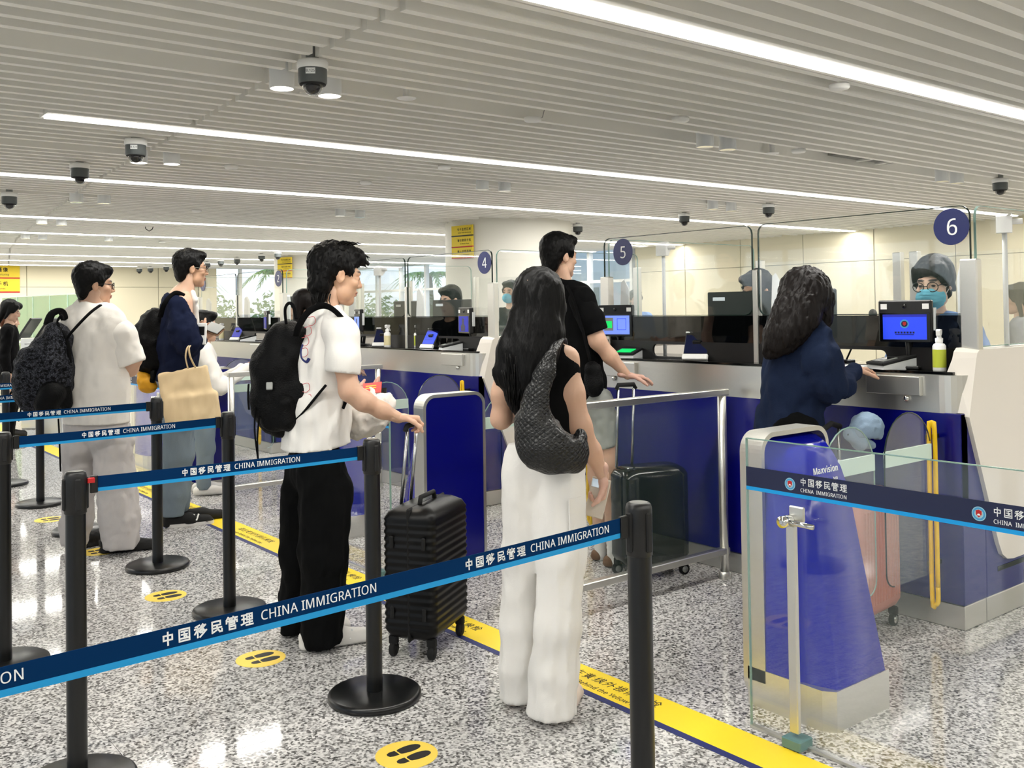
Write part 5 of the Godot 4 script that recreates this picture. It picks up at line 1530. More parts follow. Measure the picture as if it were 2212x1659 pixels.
func wardrobe() -> void:
	var sk := mat("skin", Color(1, 1, 1), 0.5)
	sk.vertex_color_use_as_albedo = true
	sk.subsurf_scatter_enabled = true
	sk.subsurf_scatter_strength = 0.08
	var hr := mat("hair_black", Color(0.020, 0.018, 0.018), 0.5)
	hr.metallic_specular = 0.28
	hr.normal_enabled = true
	hr.normal_texture = noise_tex(FastNoiseLite.TYPE_SIMPLEX_SMOOTH, 0.03, 256, [], 6.0, 4, 21)
	hr.normal_scale = 0.5
	hr.uv1_triplanar = true; hr.uv1_world_triplanar = true
	hr.uv1_scale = Vector3(14, 1.2, 14)
	var hb: StandardMaterial3D = hr.duplicate()
	hb.albedo_color = Color(0.060, 0.040, 0.034); M["hair_brown"] = hb
	hb = hr.duplicate()
	hb.albedo_color = Color(0.30, 0.17, 0.10); M["hair_light"] = hb
	hb = hr.duplicate()
	hb.albedo_color = Color(0.16, 0.16, 0.17); M["hair_grey"] = hb
	cloth("tee_white", Color(0.90, 0.89, 0.87))
	cloth("tee_cream", Color(0.89, 0.87, 0.84))
	cloth("linen_white", Color(0.90, 0.89, 0.87), 0.95, 0.15, 6.0)
	cloth("trouser_grey", Color(0.74, 0.72, 0.71), 0.9, 0.4)
	cloth("cloth_black", Color(0.035, 0.036, 0.040), 0.95)
	cloth("trouser_black", Color(0.028, 0.030, 0.032), 0.95)
	cloth("navy", Color(0.075, 0.10, 0.19), 0.95)
	cloth("hoodie_navy", Color(0.10, 0.14, 0.23), 0.95, 0.5)
	cloth("denim", Color(0.47, 0.52, 0.56), 0.95, 0.6)
	cloth("short_grey", Color(0.60, 0.61, 0.59), 0.95)
	cloth("shirt_sky", Color(0.50, 0.62, 0.82), 0.9)
	cloth("uniform_blue", Color(0.08, 0.13, 0.42), 0.9)
	cloth("canvas", Color(0.84, 0.75, 0.60), 0.95, 0.2)
	cloth("nylon_black", Color(0.022, 0.023, 0.026), 0.6, 0.6, 4.0)
	cloth("hoodie_grey", Color(0.55, 0.56, 0.58), 0.95)
	cloth("mask_blue", Color(0.40, 0.68, 0.76), 0.8)
	cloth("cap_denim", Color(0.52, 0.60, 0.68), 0.95, 0.6)
	var camo := cloth("camo_black", Color(1, 1, 1), 0.7, 0.6, 4.0)
	camo.albedo_texture = noise_tex(FastNoiseLite.TYPE_SIMPLEX, 0.022, 512, [[0.0, Color(0.02, 0.02, 0.03)], [0.50, Color(0.03, 0.03, 0.045)], [0.54, Color(0.26, 0.27, 0.30)], [0.62, Color(0.38, 0.39, 0.42)], [0.66, Color(0.05, 0.05, 0.07)], [0.80, Color(0.10, 0.10, 0.13)], [1.0, Color(0.55, 0.56, 0.60)]], 0.0, 4, 12)
	tri_tex(camo, 3.0)
	# basket-woven leather: raised strips crossing at right angles
	var im := Image.create(128, 128, false, Image.FORMAT_L8)
	for y in 128:
		for x in 128:
			var cx := int((x + y) / 16.0)
			var cy := int((x - y + 128) / 16.0)
			var fx := fposmod(x + y, 16.0) / 16.0
			var fy := fposmod(x - y, 16.0) / 16.0
			var over := (cx + cy) % 2 == 0
			var h: float = sin(PI * fx) if over else sin(PI * fy)
			var e: float = sin(PI * fy) if over else sin(PI * fx)
			im.set_pixel(x, y, Color.from_hsv(0, 0, clampf(0.25 + 0.75 * h * pow(e, 0.25), 0, 1)))
	var wv := mat("woven_leather", Color(0.018, 0.017, 0.017), 0.42)
	wv.heightmap_enabled = true
	wv.heightmap_texture = ImageTexture.create_from_image(im)
	wv.heightmap_scale = 0.55
	wv.uv1_triplanar = true; wv.uv1_world_triplanar = true
	wv.uv1_scale = Vector3.ONE * 6.5
	mat("shoe_white", Color(0.88, 0.87, 0.85), 0.6)
	mat("shoe_cream", Color(0.86, 0.80, 0.75), 0.5)
	mat("shoe_black", Color(0.035, 0.033, 0.032), 0.8)
	mat("sock", Color(0.86, 0.86, 0.84), 0.95)
	mat("sole_brown", Color(0.42, 0.30, 0.20), 0.7)
	mat("passport_red", Color(0.78, 0.16, 0.14), 0.5)
	mat("print_pink", Color(0.80, 0.42, 0.42), 0.8)
	mat("plastic_bag", Color(0.88, 0.86, 0.83), 0.5); M.plastic_bag.backlight_enabled = true; M.plastic_bag.backlight = Color(0.35, 0.34, 0.33)
	mat("phone_pale", Color(0.78, 0.74, 0.68), 0.25)

func shoe(s: Soft, heel: Vector3, dir: Vector3, ln: float, h := 0.06) -> void:
	dir = Vector3(dir.x, 0, dir.z).normalized()
	var up := Vector3.UP
	s.cap(heel + up * h * 0.75, heel + dir * ln * 0.45 + up * h * 0.70, 0.036, 0.040, 0.03, 0.9, up)
	s.cap(heel + dir * ln * 0.45 + up * h * 0.6, heel + dir * (ln - 0.045) + up * 0.036, 0.044, 0.036, 0.04, 0.75, up)
	s.cap(heel + up * 0.02, heel + dir * (ln - 0.04) + up * 0.018, 0.034, 0.042, 0.02, 0.6, up)
	s.cut(Vector3.DOWN, Vector3(0, 0.002, 0))

func woman_front() -> void:
	var t := begin("person", "woman with long black hair, sleeveless black top and white wide trousers", 1180, 1540, 3.60, Vector3(0.85, 0, -0.53))
	var s := Soft.new()
	lim(s, [[1175, 985, 0, 58], [1172, 880, 0.0, 50], [1168, 790, 0, 56], [1168, 745, 0, 24], [1168, 690, 0.01, 24]], 0.05, 0.7)
	lim(s, [[1195, 765, 0, 26], [1222, 776, -0.01, 26], [1236, 850, -0.03, 25], [1254, 920, -0.03, 22], [1278, 975, 0.0, 19], [1303, 1028, 0.02, 14]], 0.03)
	lim(s, [[1130, 765, 0.03, 26], [1100, 778, 0.04, 26], [1086, 850, 0.03, 23], [1082, 905, 0.04, 20], [1120, 890, 0.16, 18], [1160, 860, 0.25, 14]], 0.03)
	s.mesh(0.009, SKIN)
	head(s, frame(J(1168, 655, 0.02), Vector3(0.95, 0, -0.25), 0.05), 0.006, SKIN)
	hand(s, J(1303, 1030, 0.02), J(1296, 1110, 0.06) - J(1304, 1028, 0.02), Vector3(-0.75, 0, -0.45), -1.0, [0.75, 0.8, 0.85, 0.9, 0.5], 0.0035, Color(0.60, 0.37, 0.29), 0.92)
	hand(s, J(1160, 860, 0.25), Vector3(0.6, 0.3, -0.4), Vector3(0.2, 0.1, 0.8), 1.0, [0.3, 0.3, 0.3, 0.3, 0.2], 0.006, SKIN, 0.92)
	piece("body", s, M.skin, t)
	s = Soft.new()
	lim(s, [[1150, 800, 0, 50], [1200, 800, 0, 50]], 0.05, 0.68)
	lim(s, [[1175, 800, 0, 66], [1174, 880, 0, 56], [1178, 985, 0, 66]], 0.05, 0.70)
	lim(s, [[1135, 765, 0.03, 20], [1145, 800, 0.0, 40]], 0.03, 0.7)
	lim(s, [[1200, 765, 0.0, 18], [1195, 810, 0.0, 40]], 0.03, 0.7)
	s.ripple(3, Vector3(16, 12, 16), 0.006)
	s.mesh(0.010)
	piece("top", s, M.cloth_black, t)
	# hair: crown, then a heavy sheet down the back ending in a taper
	s = Soft.new()
	s.ell(J(1163, 638, 0.01), Vector3(px(53), px(64), px(62)), 0.03)
	lim(s, [[1162, 650, -0.035, 52], [1156, 720, -0.065, 52], [1144, 770, -0.075, 54], [1132, 815, -0.08, 46], [1126, 855, -0.075, 31], [1122, 900, -0.07, 9]], 0.04, 0.5)
	lim(s, [[1118, 690, -0.04, 16], [1096, 760, -0.06, 18], [1086, 805, -0.06, 13], [1077, 830, -0.05, 3]], 0.05, 0.7)
	lim(s, [[1203, 670, -0.03, 20], [1203, 725, -0.05, 14], [1182, 780, -0.07, 12], [1165, 830, -0.07, 8]], 0.04, 0.7)
	s.ripple(5, Vector3(75, 5, 75), 0.0045)
	s.ripple(6, Vector3(22, 3, 22), 0.006)
	s.mesh(0.007)
	var hair := piece("hair", s, M.hair_black, t)
	var rng := RandomNumberGenerator.new()
	rng.seed = 3
	var strands := MB.new().smooth(true)
	for i in 46:
		var u0 := rng.randf_range(1082, 1178)
		var v0 := rng.randf_range(760, 820)
		var u1 := lerpf(u0, 1124, 0.55) + rng.randf_range(-14, 10)
		var v1 := lerpf(835, 905, 1.0 - clampf(absf(u1 - 1122) / 50.0, 0, 1)) + rng.randf_range(-12, 14)
		strands.tube(spline([J(u0, v0, -0.11), J((u0 + u1) / 2, (v0 + v1) / 2, -0.118), J(u1, v1, -0.095)], 3), [0.003, 0.003, 0.003, 0.0026, 0.0022, 0.0016, 0.0005], 5)
	part("strands", strands.done(), M.hair_black, hair)
	# trousers
	s = Soft.new()
	lim(s, [[1138, 974, 0.0, 42], [1218, 974, 0.0, 42]], 0.03, 0.75)
	lim(s, [[1134, 1020, 0.0, 50], [1214, 1020, -0.02, 50]], 0.05, 0.85)
	lim(s, [[1132, 1060, 0.01, 48], [1131, 1200, 0.04, 47], [1124, 1350, 0.05, 41], [1116, 1450, 0.05, 37], [1112, 1600, 0.05, 37]], 0.03, 0.95)
	lim(s, [[1212, 1060, -0.03, 52], [1211, 1200, -0.06, 51], [1205, 1350, -0.08, 50], [1197, 1450, -0.08, 51], [1187, 1640, -0.08, 55]], 0.03, 0.95)
	s.cut(Vector3.DOWN, Vector3(0, 0.022, 0))
	s.cut(Vector3.UP, J(1180, 958, 0))
	s.ripple(11, Vector3(11, 1.6, 11), 0.012)
	s.ripple(12, Vector3(24, 9, 24), 0.006)
	s.mesh(0.009)
	var tr := piece("trousers", s, M.linen_white, t)
	part("patch_pocket", MB.new().box(Vector3.ZERO, Vector3(0.072, 0.20, 0.006), 0.002, facing(Vector3.ZERO, Vector3(0.18, 0.02, 0.98)).basis).done(), M.linen_white, tr, J(1243, 1135, -0.115))
	s = Soft.new()
	shoe(s, J(1205, 1500, -0.06) * Vector3(1, 0, 1), PF, 0.235, 0.05)
	s.mesh(0.007)
	shoe(s, J(1110, 1500, 0.06) * Vector3(1, 0, 1), PF, 0.235, 0.05)
	s.mesh(0.009)
	piece("flats", s, M.shoe_cream, t)
	# woven hobo bag on her shoulder, phone in her hand
	PD = 3.60
	var bag := thing("woven_shoulder_bag", "black woven leather hobo bag on the long-haired woman's shoulder", "bag", PB)
	s = Soft.new()
	lim(s, [[1150, 925, -0.19, 32], [1166, 955, -0.195, 48], [1205, 965, -0.185, 51], [1230, 978, -0.17, 34]], 0.06, 0.62)
	lim(s, [[1152, 905, -0.19, 33], [1158, 862, -0.19, 24], [1176, 808, -0.19, 16], [1190, 768, -0.18, 13]], 0.05, 0.6)
	lim(s, [[1240, 985, -0.17, 26], [1243, 950, -0.16, 18], [1232, 905, -0.14, 12], [1214, 855, -0.10, 9]], 0.04, 0.6)
	s.cutell(J(1222, 890, -0.18), Vector3(px(20), px(58), 0.10), 0.03, facing(Vector3.ZERO, EYE - PB - Vector3(0, 0.9, 0)).basis * Basis(Vector3.BACK, 0.32))
	s.ripple(8, Vector3(14, 14, 14), 0.008)
	s.mesh(0.007)
	piece("pouch", s, M.woven_leather, bag)
	part("strap", MB.new().smooth(true).tube(spline(path3([[1188, 774, -0.182], [1198, 750, -0.15], [1208, 735, -0.07], [1214, 740, 0.02], [1216, 790, 0.06]])), 0.021, 10, true, 0.45).done(), M.woven_leather, bag)
	var ph := thing("smartphone", "pale smartphone held low by the long-haired woman", "phone", J(1291, 1075, 0.02) + PB)
	var b := facing(Vector3.ZERO, Vector3(-0.75, 0.1, 0.62), Vector3(0.25, 1, 0.1)).basis
	part("case", MB.new().box(Vector3.ZERO, Vector3(0.072, 0.148, 0.009), 0.003, b).done(), M.phone_pale, ph)
	part("screen", MB.new().box(b * Vector3(0, 0, -0.005), Vector3(0.066, 0.140, 0.001), 0.0, b).done(), M.black_gloss, ph)
	part("lens_island", MB.new().box(b * Vector3(-0.018, 0.052, 0.006), Vector3(0.030, 0.032, 0.003), 0.001, b).done(), M.chrome, ph)

func backpack(t: Node, s: Soft, m: Material) -> void: piece("sack", s, m, t)

func man_white_tee() -> void:
	var t := begin("person", "young man in white printed T-shirt and black trousers in profile", 695, 1385, 4.38, Vector3(0.97, 0, 0.24))
	var s := Soft.new()
	lim(s, [[690, 960, 0, 48], [697, 830, 0, 44], [700, 725, 0, 40], [710, 675, 0, 25], [716, 635, 0, 25]], 0.04, 0.7)
	lim(s, [[715, 715, -0.05, 20], [734, 728, -0.14, 20], [744, 780, -0.17, 24], [755, 845, -0.18, 20], [785, 866, -0.16, 20], [824, 886, -0.12, 16], [862, 903, -0.08, 12]], 0.03)
	lim(s, [[690, 715, 0.1, 20], [680, 730, 0.17, 20], [690, 840, 0.20, 22], [730, 846, 0.19, 18], [766, 846, 0.17, 13]], 0.03)
	s.mesh(0.010, SKIN)
	head(s, frame(J(729, 597, 0.02), Vector3(0.985, 0, 0.17), 0.16), 0.0045, Color(0.60, 0.36, 0.23), 1.06)
	hand(s, J(862, 902, -0.08), Vector3(0.95, -0.12, 0.1), Vector3(0.1, -1, 0.05), -1.0, [0.62, 0.66, 0.7, 0.74, 0.7], 0.0038, Color(0.60, 0.37, 0.26))
	hand(s, J(764, 846, 0.17), Vector3(0.95, 0.12, 0.15), Vector3(-0.1, 0.9, -0.2), -1.0, [0.25, 0.28, 0.3, 0.3, 0.45], 0.0045, Color(0.58, 0.33, 0.26))
	piece("body", s, M.skin, t)
	# T-shirt
	s = Soft.new()
	lim(s, [[688, 700, 0.13, 34], [724, 706, -0.10, 36]], 0.05, 0.8)
	lim(s, [[704, 716, 0.01, 60], [697, 790, 0.0, 70], [688, 880, 0, 80], [681, 1010, 0, 96]], 0.06, 0.80)
	lim(s, [[709, 668, 0.0, 31], [706, 690, 0, 40]], 0.03, 0.85)
	s.cutell(J(722, 638, 0.0), Vector3(px(32), px(24), px(34)), 0.012)
	var hem := J(681, 961, 0)
	s.cut(Vector3(0.10, -1, 0).normalized(), hem)
	s.ripple(31, Vector3(9, 3, 9), 0.016)
	s.ripple(32, Vector3(20, 7, 20), 0.007)
	s.mesh(0.009)
	lim(s, [[716, 694, -0.06, 30], [738, 722, -0.14, 34], [742, 775, -0.17, 33], [740, 840, -0.17, 36]], 0.04)
	s.cut(Vector3(-0.16, -1, 0.0).normalized(), J(738, 806, -0.17))
	s.ripple(33, Vector3(10, 5, 10), 0.008)
	s.mesh(0.009)
	lim(s, [[690, 696, 0.10, 28], [678, 725, 0.17, 32], [676, 830, 0.19, 34]], 0.04)
	s.cut(Vector3.DOWN, J(676, 805, 0.19))
	s.mesh(0.012)
	var tee := piece("t_shirt", s, M.tee_white, t)
	# print on the back: outlined letters and a navy ring
	var inkb := MB.new().smooth(true)
	for q in [[676, 694], [668, 716], [662, 738], [660, 762], [664, 838], [668, 862], [676, 884]]:
		inkb.tube(spline(path3([[q[0] - 10, q[1] - 8, -0.155], [q[0] + 2, q[1] - 10, -0.165], [q[0] + 5, q[1] + 2, -0.168], [q[0] - 2, q[1] + 9, -0.162], [q[0] - 10, q[1] + 8, -0.155]])), 0.0015, 5)
	part("pink_print", inkb.done(), M.print_pink, tee)
	part("navy_ring", MB.new().smooth(true).tube(spline(path3([[654, 744, -0.165], [650, 758, -0.165], [652, 774, -0.168], [662, 782, -0.175], [668, 774, -0.178]])), 0.007, 6, true, 0.4).done(), M.line_navy, tee)
	var xf := facing(J(689, 886, -0.168), EYE - PB - Vector3(0, 0.95, 0) + Vector3(-0.6, 0, 0))
	word("MEXC", 0.016, M.print_black, tee, xf, true)
	# hair: thick, swept forward, long at the nape
	s = Soft.new()
	var h := frame(J(729, 597, 0.02), Vector3(0.985, 0, 0.17), 0.10)
	var b := h.basis
	s.ell(h * Vector3(0, 0.062, -0.028), Vector3(0.098, 0.098, 0.118), 0.02, b)
	s.ell(h * Vector3(0, -0.01, -0.078), Vector3(0.082, 0.085, 0.052), 0.03, b)
	s.cap(h * Vector3(-0.02, -0.06, -0.085), h * Vector3(-0.02, -0.125, -0.075), 0.052, 0.022, 0.03)
	s.ell(h * Vector3(0, 0.098, 0.055), Vector3(0.078, 0.045, 0.06), 0.03, b)
	s.cap(h * Vector3(-0.04, 0.09, 0.085), h * Vector3(-0.03, 0.072, 0.125), 0.022, 0.010, 0.02)
	s.cap(h * Vector3(0.02, 0.10, 0.085), h * Vector3(0.03, 0.085, 0.12), 0.022, 0.010, 0.02)
	s.cap(h * Vector3(-0.077, 0.04, 0.035), h * Vector3(-0.076, 0.0, 0.045), 0.014, 0.006, 0.02)
	s.cutell(h * Vector3(0, -0.045, 0.085), Vector3(0.11, 0.098, 0.074), 0.012, b)
	s.cutell(h * Vector3(-0.088, -0.012, 0.0), Vector3(0.028, 0.036, 0.03), 0.01, b)
	s.ripple(41, Vector3(55, 26, 55), 0.008)
	s.ripple(42, Vector3(120, 40, 120), 0.003)
	s.mesh(0.006)
	var hair := piece("hair", s, M.hair_black, t)
	var rng := RandomNumberGenerator.new()
	rng.seed = 8
	var st := MB.new().smooth(true)
	for i in 60:
		var a := Vector3(rng.randf_range(-0.085, 0.07), rng.randf_range(-0.10, 0.15), rng.randf_range(-0.12, 0.06))
		a = Vector3(a.x, a.y, a.z)
		if i < 22:       # nape wisps
			a = Vector3(rng.randf_range(-0.075, 0.03), -0.085, -0.09 + rng.randf_range(-0.02, 0.05))
			st.tube([h * a, h * (a + Vector3(0, -0.03, -0.004)), h * (a + Vector3(rng.randf_range(-0.012, 0.012), -0.06, 0.005))], [0.0035, 0.0026, 0.0006], 5)
		elif i < 42:     # fringe tips
			a = Vector3(rng.randf_range(-0.075, 0.06), rng.randf_range(0.055, 0.12), 0.095)
			st.tube([h * a, h * (a + Vector3(-0.006, -0.004, 0.022)), h * (a + Vector3(-0.012, -0.018 + rng.randf_range(-0.01, 0.012), 0.036))], [0.006, 0.004, 0.0006], 5)
		else:            # crown flyaways
			a = Vector3(rng.randf_range(-0.06, 0.05), 0.145, rng.randf_range(-0.09, 0.05))
			st.tube([h * a, h * (a + Vector3(-0.01, 0.012, 0.02)), h * (a + Vector3(-0.02, 0.008, 0.045))], [0.004, 0.003, 0.0006], 5)
	part("strands", st.done(), M.hair_black, hair)
	# trousers
	s = Soft.new()
	lim(s, [[670, 970, 0.05, 46], [690, 970, -0.04, 48]], 0.04, 0.85)
	lim(s, [[664, 1015, 0.07, 55], [694, 1015, -0.07, 58]], 0.05, 0.85)
	lim(s, [[652, 1060, 0.09, 46], [646, 1200, 0.09, 41], [640, 1300, 0.09, 35], [634, 1368, 0.09, 29]], 0.03)
	lim(s, [[703, 1060, -0.08, 56], [701, 1200, -0.09, 51], [698, 1310, -0.09, 46], [694, 1375, -0.09, 42]], 0.03)
	s.cut(Vector3.UP, J(680, 945, 0))
	s.ripple(51, Vector3(10, 3, 10), 0.014)
	s.ripple(52, Vector3(20, 10, 20), 0.006)
	s.cut(Vector3(0.12, -1, 0).normalized(), J(695, 1393, -0.09))
	s.mesh(0.010)
	piece("trousers", s, M.trouser_black, t)
	s = Soft.new()
	var hr := J(662, 1398, -0.10) * Vector3(1, 0, 1)
	shoe(s, hr, Vector3(0.90, 0, 0.20), 0.30, 0.075)
	s.mesh(0.008)
	shoe(s, J(622, 1385, 0.10) * Vector3(1, 0, 1), Vector3(0.90, 0, 0.3), 0.29, 0.075)
	s.mesh(0.008)
	var sn := piece("sneakers", s, M.shoe_white, t)
	for k in 3:
		var c: Vector3 = hr + Vector3(0.90, 0, 0.20).normalized() * (0.13 + k * 0.022) + Vector3(0.012, 0.05, 0.036)
		part("stripe", MB.new().box(c, Vector3(0.008, 0.045, 0.004), 0.001, facing(Vector3.ZERO, Vector3(-0.2, 0.5, 0.9)).basis * Basis(Vector3.BACK, -0.35)).done(), M.lamp_body, sn)
	# backpack on his back
	var bp := thing("backpack", "black backpack with hanging straps worn by the white-shirted man", "backpack", PB)
	s = Soft.new()
	lim(s, [[612, 735, -0.02, 42], [596, 800, -0.03, 52], [596, 870, -0.03, 50], [610, 905, -0.02, 40]], 0.06, 0.95)
	lim(s, [[640, 730, -0.04, 30], [636, 880, -0.05, 40], [655, 860, -0.07, 38]], 0.05)
	s.ripple(61, Vector3(10, 8, 10), 0.014)
	s.mesh(0.011)
	piece("sack", s, M.nylon_black, bp)
	s = Soft.new()
	lim(s, [[585, 860, -0.10, 26], [588, 905, -0.09, 26]], 0.04)
	lim(s, [[620, 872, -0.13, 22], [622, 908, -0.12, 24]], 0.04)
	s.ripple(62, Vector3(14, 14, 14), 0.008)
	s.mesh(0.010)
	piece("front_pocket", s, M.nylon_black, bp)
	strap("shoulder_strap", [[640, 725, -0.14], [646, 704, -0.17], [666, 674, -0.17], [698, 660, -0.15], [726, 674, -0.17], [752, 706, -0.10]], 0.016, 0.007, M.cloth_black, bp)
	strap("lower_strap", [[704, 832, -0.19], [684, 856, -0.19], [658, 888, -0.17], [640, 905, -0.13]], 0.015, 0.006, M.cloth_black, bp)
	strap("side_strap", [[748, 862, -0.12], [743, 875, -0.12], [740, 882, -0.12]], 0.014, 0.006, M.cloth_black, bp)
	strap("top_loop", [[618, 700, -0.08], [616, 668, -0.09], [624, 655, -0.09], [634, 662, -0.09], [640, 690, -0.09]], 0.009, 0.006, M.cloth_black, bp)
	strap("hanging_strap", [[537, 830, -0.1], [536, 860, -0.12], [538, 885, -0.12]], 0.008, 0.004, M.cloth_black, bp)
	strap("hanging_cord", [[552, 880, -0.12], [550, 930, -0.13], [557, 990, -0.13]], 0.004, 0.004, M.cloth_black, bp)
	strap("hanging_cord", [[560, 900, -0.12], [556, 950, -0.13], [558, 1000, -0.13]], 0.004, 0.004, M.cloth_black, bp)
	part("buckle", MB.new().box(J(582, 834, -0.16), Vector3(0.028, 0.034, 0.012), 0.003, facing(Vector3.ZERO, EYE - PB).basis).done(), M.mid_grey, bp)
	# passport and phone, plastic bag on his forearm
	var pp := thing("passport", "red passport with gold lettering in the white-shirted man's hand", "passport", J(804, 838, 0.14) + PB)
	var pb := facing(Vector3.ZERO, Vector3(-0.45, 0.75, 0.45), Vector3(0.3, 0.9, -0.5)).basis
	part("cover", MB.new().box(Vector3.ZERO, Vector3(0.088, 0.070, 0.004), 0.001, pb).done(), M.passport_red, pp)
	part("pages", MB.new().box(pb * Vector3(0, -0.001, -0.004), Vector3(0.086, 0.068, 0.003), 0.0, pb).done(), M.white, pp)
	for k in 2: part("gold_line", MB.new().box(pb * Vector3(-0.006, 0.012 - k * 0.014, 0.0024), Vector3(0.05, 0.005, 0.0006), 0.0, pb).done(), M.sign_yellow, pp)
	var ph := thing("smartphone", "dark smartphone under the red passport", "phone", J(812, 851, 0.15) + PB)
	part("slab", MB.new().box(Vector3.ZERO, Vector3(0.10, 0.068, 0.009), 0.003, pb).done(), M.black_gloss, ph)
	var pl := thing("plastic_bag", "white translucent plastic bag hanging beside the white-shirted man", "bag", J(790, 895, 0.10) + PB)
	s = Soft.new()
	var keep := PB
	PB = pl.position
	lim(s, [[762, 880, 0.1, 24], [785, 905, 0.1, 36], [815, 890, 0.1, 34], [835, 875, 0.1, 24]], 0.06, 0.8)
	lim(s, [[772, 920, 0.1, 26], [764, 935, 0.1, 14]], 0.04)
	s.ripple(71, Vector3(16, 16, 16), 0.016)
	s.ripple(72, Vector3(40, 40, 40), 0.006)
	s.mesh(0.008)
	piece("sheet", s, M.plastic_bag, pl)
	part("twisted_top", MB.new().smooth(true).tube(spline(path3([[800, 868, 0.1], [805, 845, 0.13], [790, 835, 0.17]])), [0.03, 0.028, 0.025, 0.022, 0.02, 0.017, 0.014, 0.011, 0.01, 0.009, 0.008, 0.007, 0.006], 9).done(), M.plastic_bag, pl)
	PB = keep

func short_hair(h: Transform3D, t: Node, m: Material, sd: int, cell := 0.007, big := 1.0) -> MeshInstance3D:
	var s := Soft.new()
	var b := h.basis
	s.ell(h * Vector3(0, 0.058, -0.024), Vector3(0.088, 0.092, 0.106) * big, 0.02, b)
	s.ell(h * Vector3(0, -0.008, -0.068), Vector3(0.076, 0.078, 0.048), 0.03, b)
	s.ell(h * Vector3(0, -0.055, -0.07), Vector3(0.058, 0.04, 0.03), 0.02, b)
	s.ell(h * Vector3(0, 0.10, 0.055), Vector3(0.072, 0.035, 0.05), 0.02, b)
	for x in [-1.0, 1.0]:
		s.cap(h * Vector3(x * 0.075, 0.035, 0.03), h * Vector3(x * 0.074, -0.002, 0.036), 0.014, 0.007, 0.02)
		s.cutell(h * Vector3(x * 0.092, -0.014, -0.002), Vector3(0.028, 0.034, 0.028), 0.01, b)
	s.cutell(h * Vector3(0, -0.045, 0.09), Vector3(0.11, 0.105, 0.075), 0.012, b)
	s.ripple(sd, Vector3(60, 40, 60), 0.006)
	s.mesh(cell)
	return piece("hair", s, m, t)
func spectacles(h: Transform3D, t: Node, m: Material, r := 0.021, called := "spectacles") -> void:
	var b := MB.new().smooth(true)
	for x in [-1.0, 1.0]:
		var ring := []
		for i in 17:
			var a := TAU * i / 16.0
			ring.append(h * Vector3(x * 0.034 + cos(a) * (r + 0.003), 0.0 + sin(a) * r, 0.108 - absf(cos(a)) * 0.004))
		b.tube(ring, 0.0024, 6)
		b.tube([h * Vector3(x * 0.058, 0.006, 0.104), h * Vector3(x * 0.078, 0.010, 0.05), h * Vector3(x * 0.080, 0.010, -0.01)], 0.0026, 6)
	b.tube([h * Vector3(-0.012, 0.004, 0.108), h * Vector3(0.012, 0.004, 0.108)], 0.0022, 6)
	part(called, b.done(), m, t)

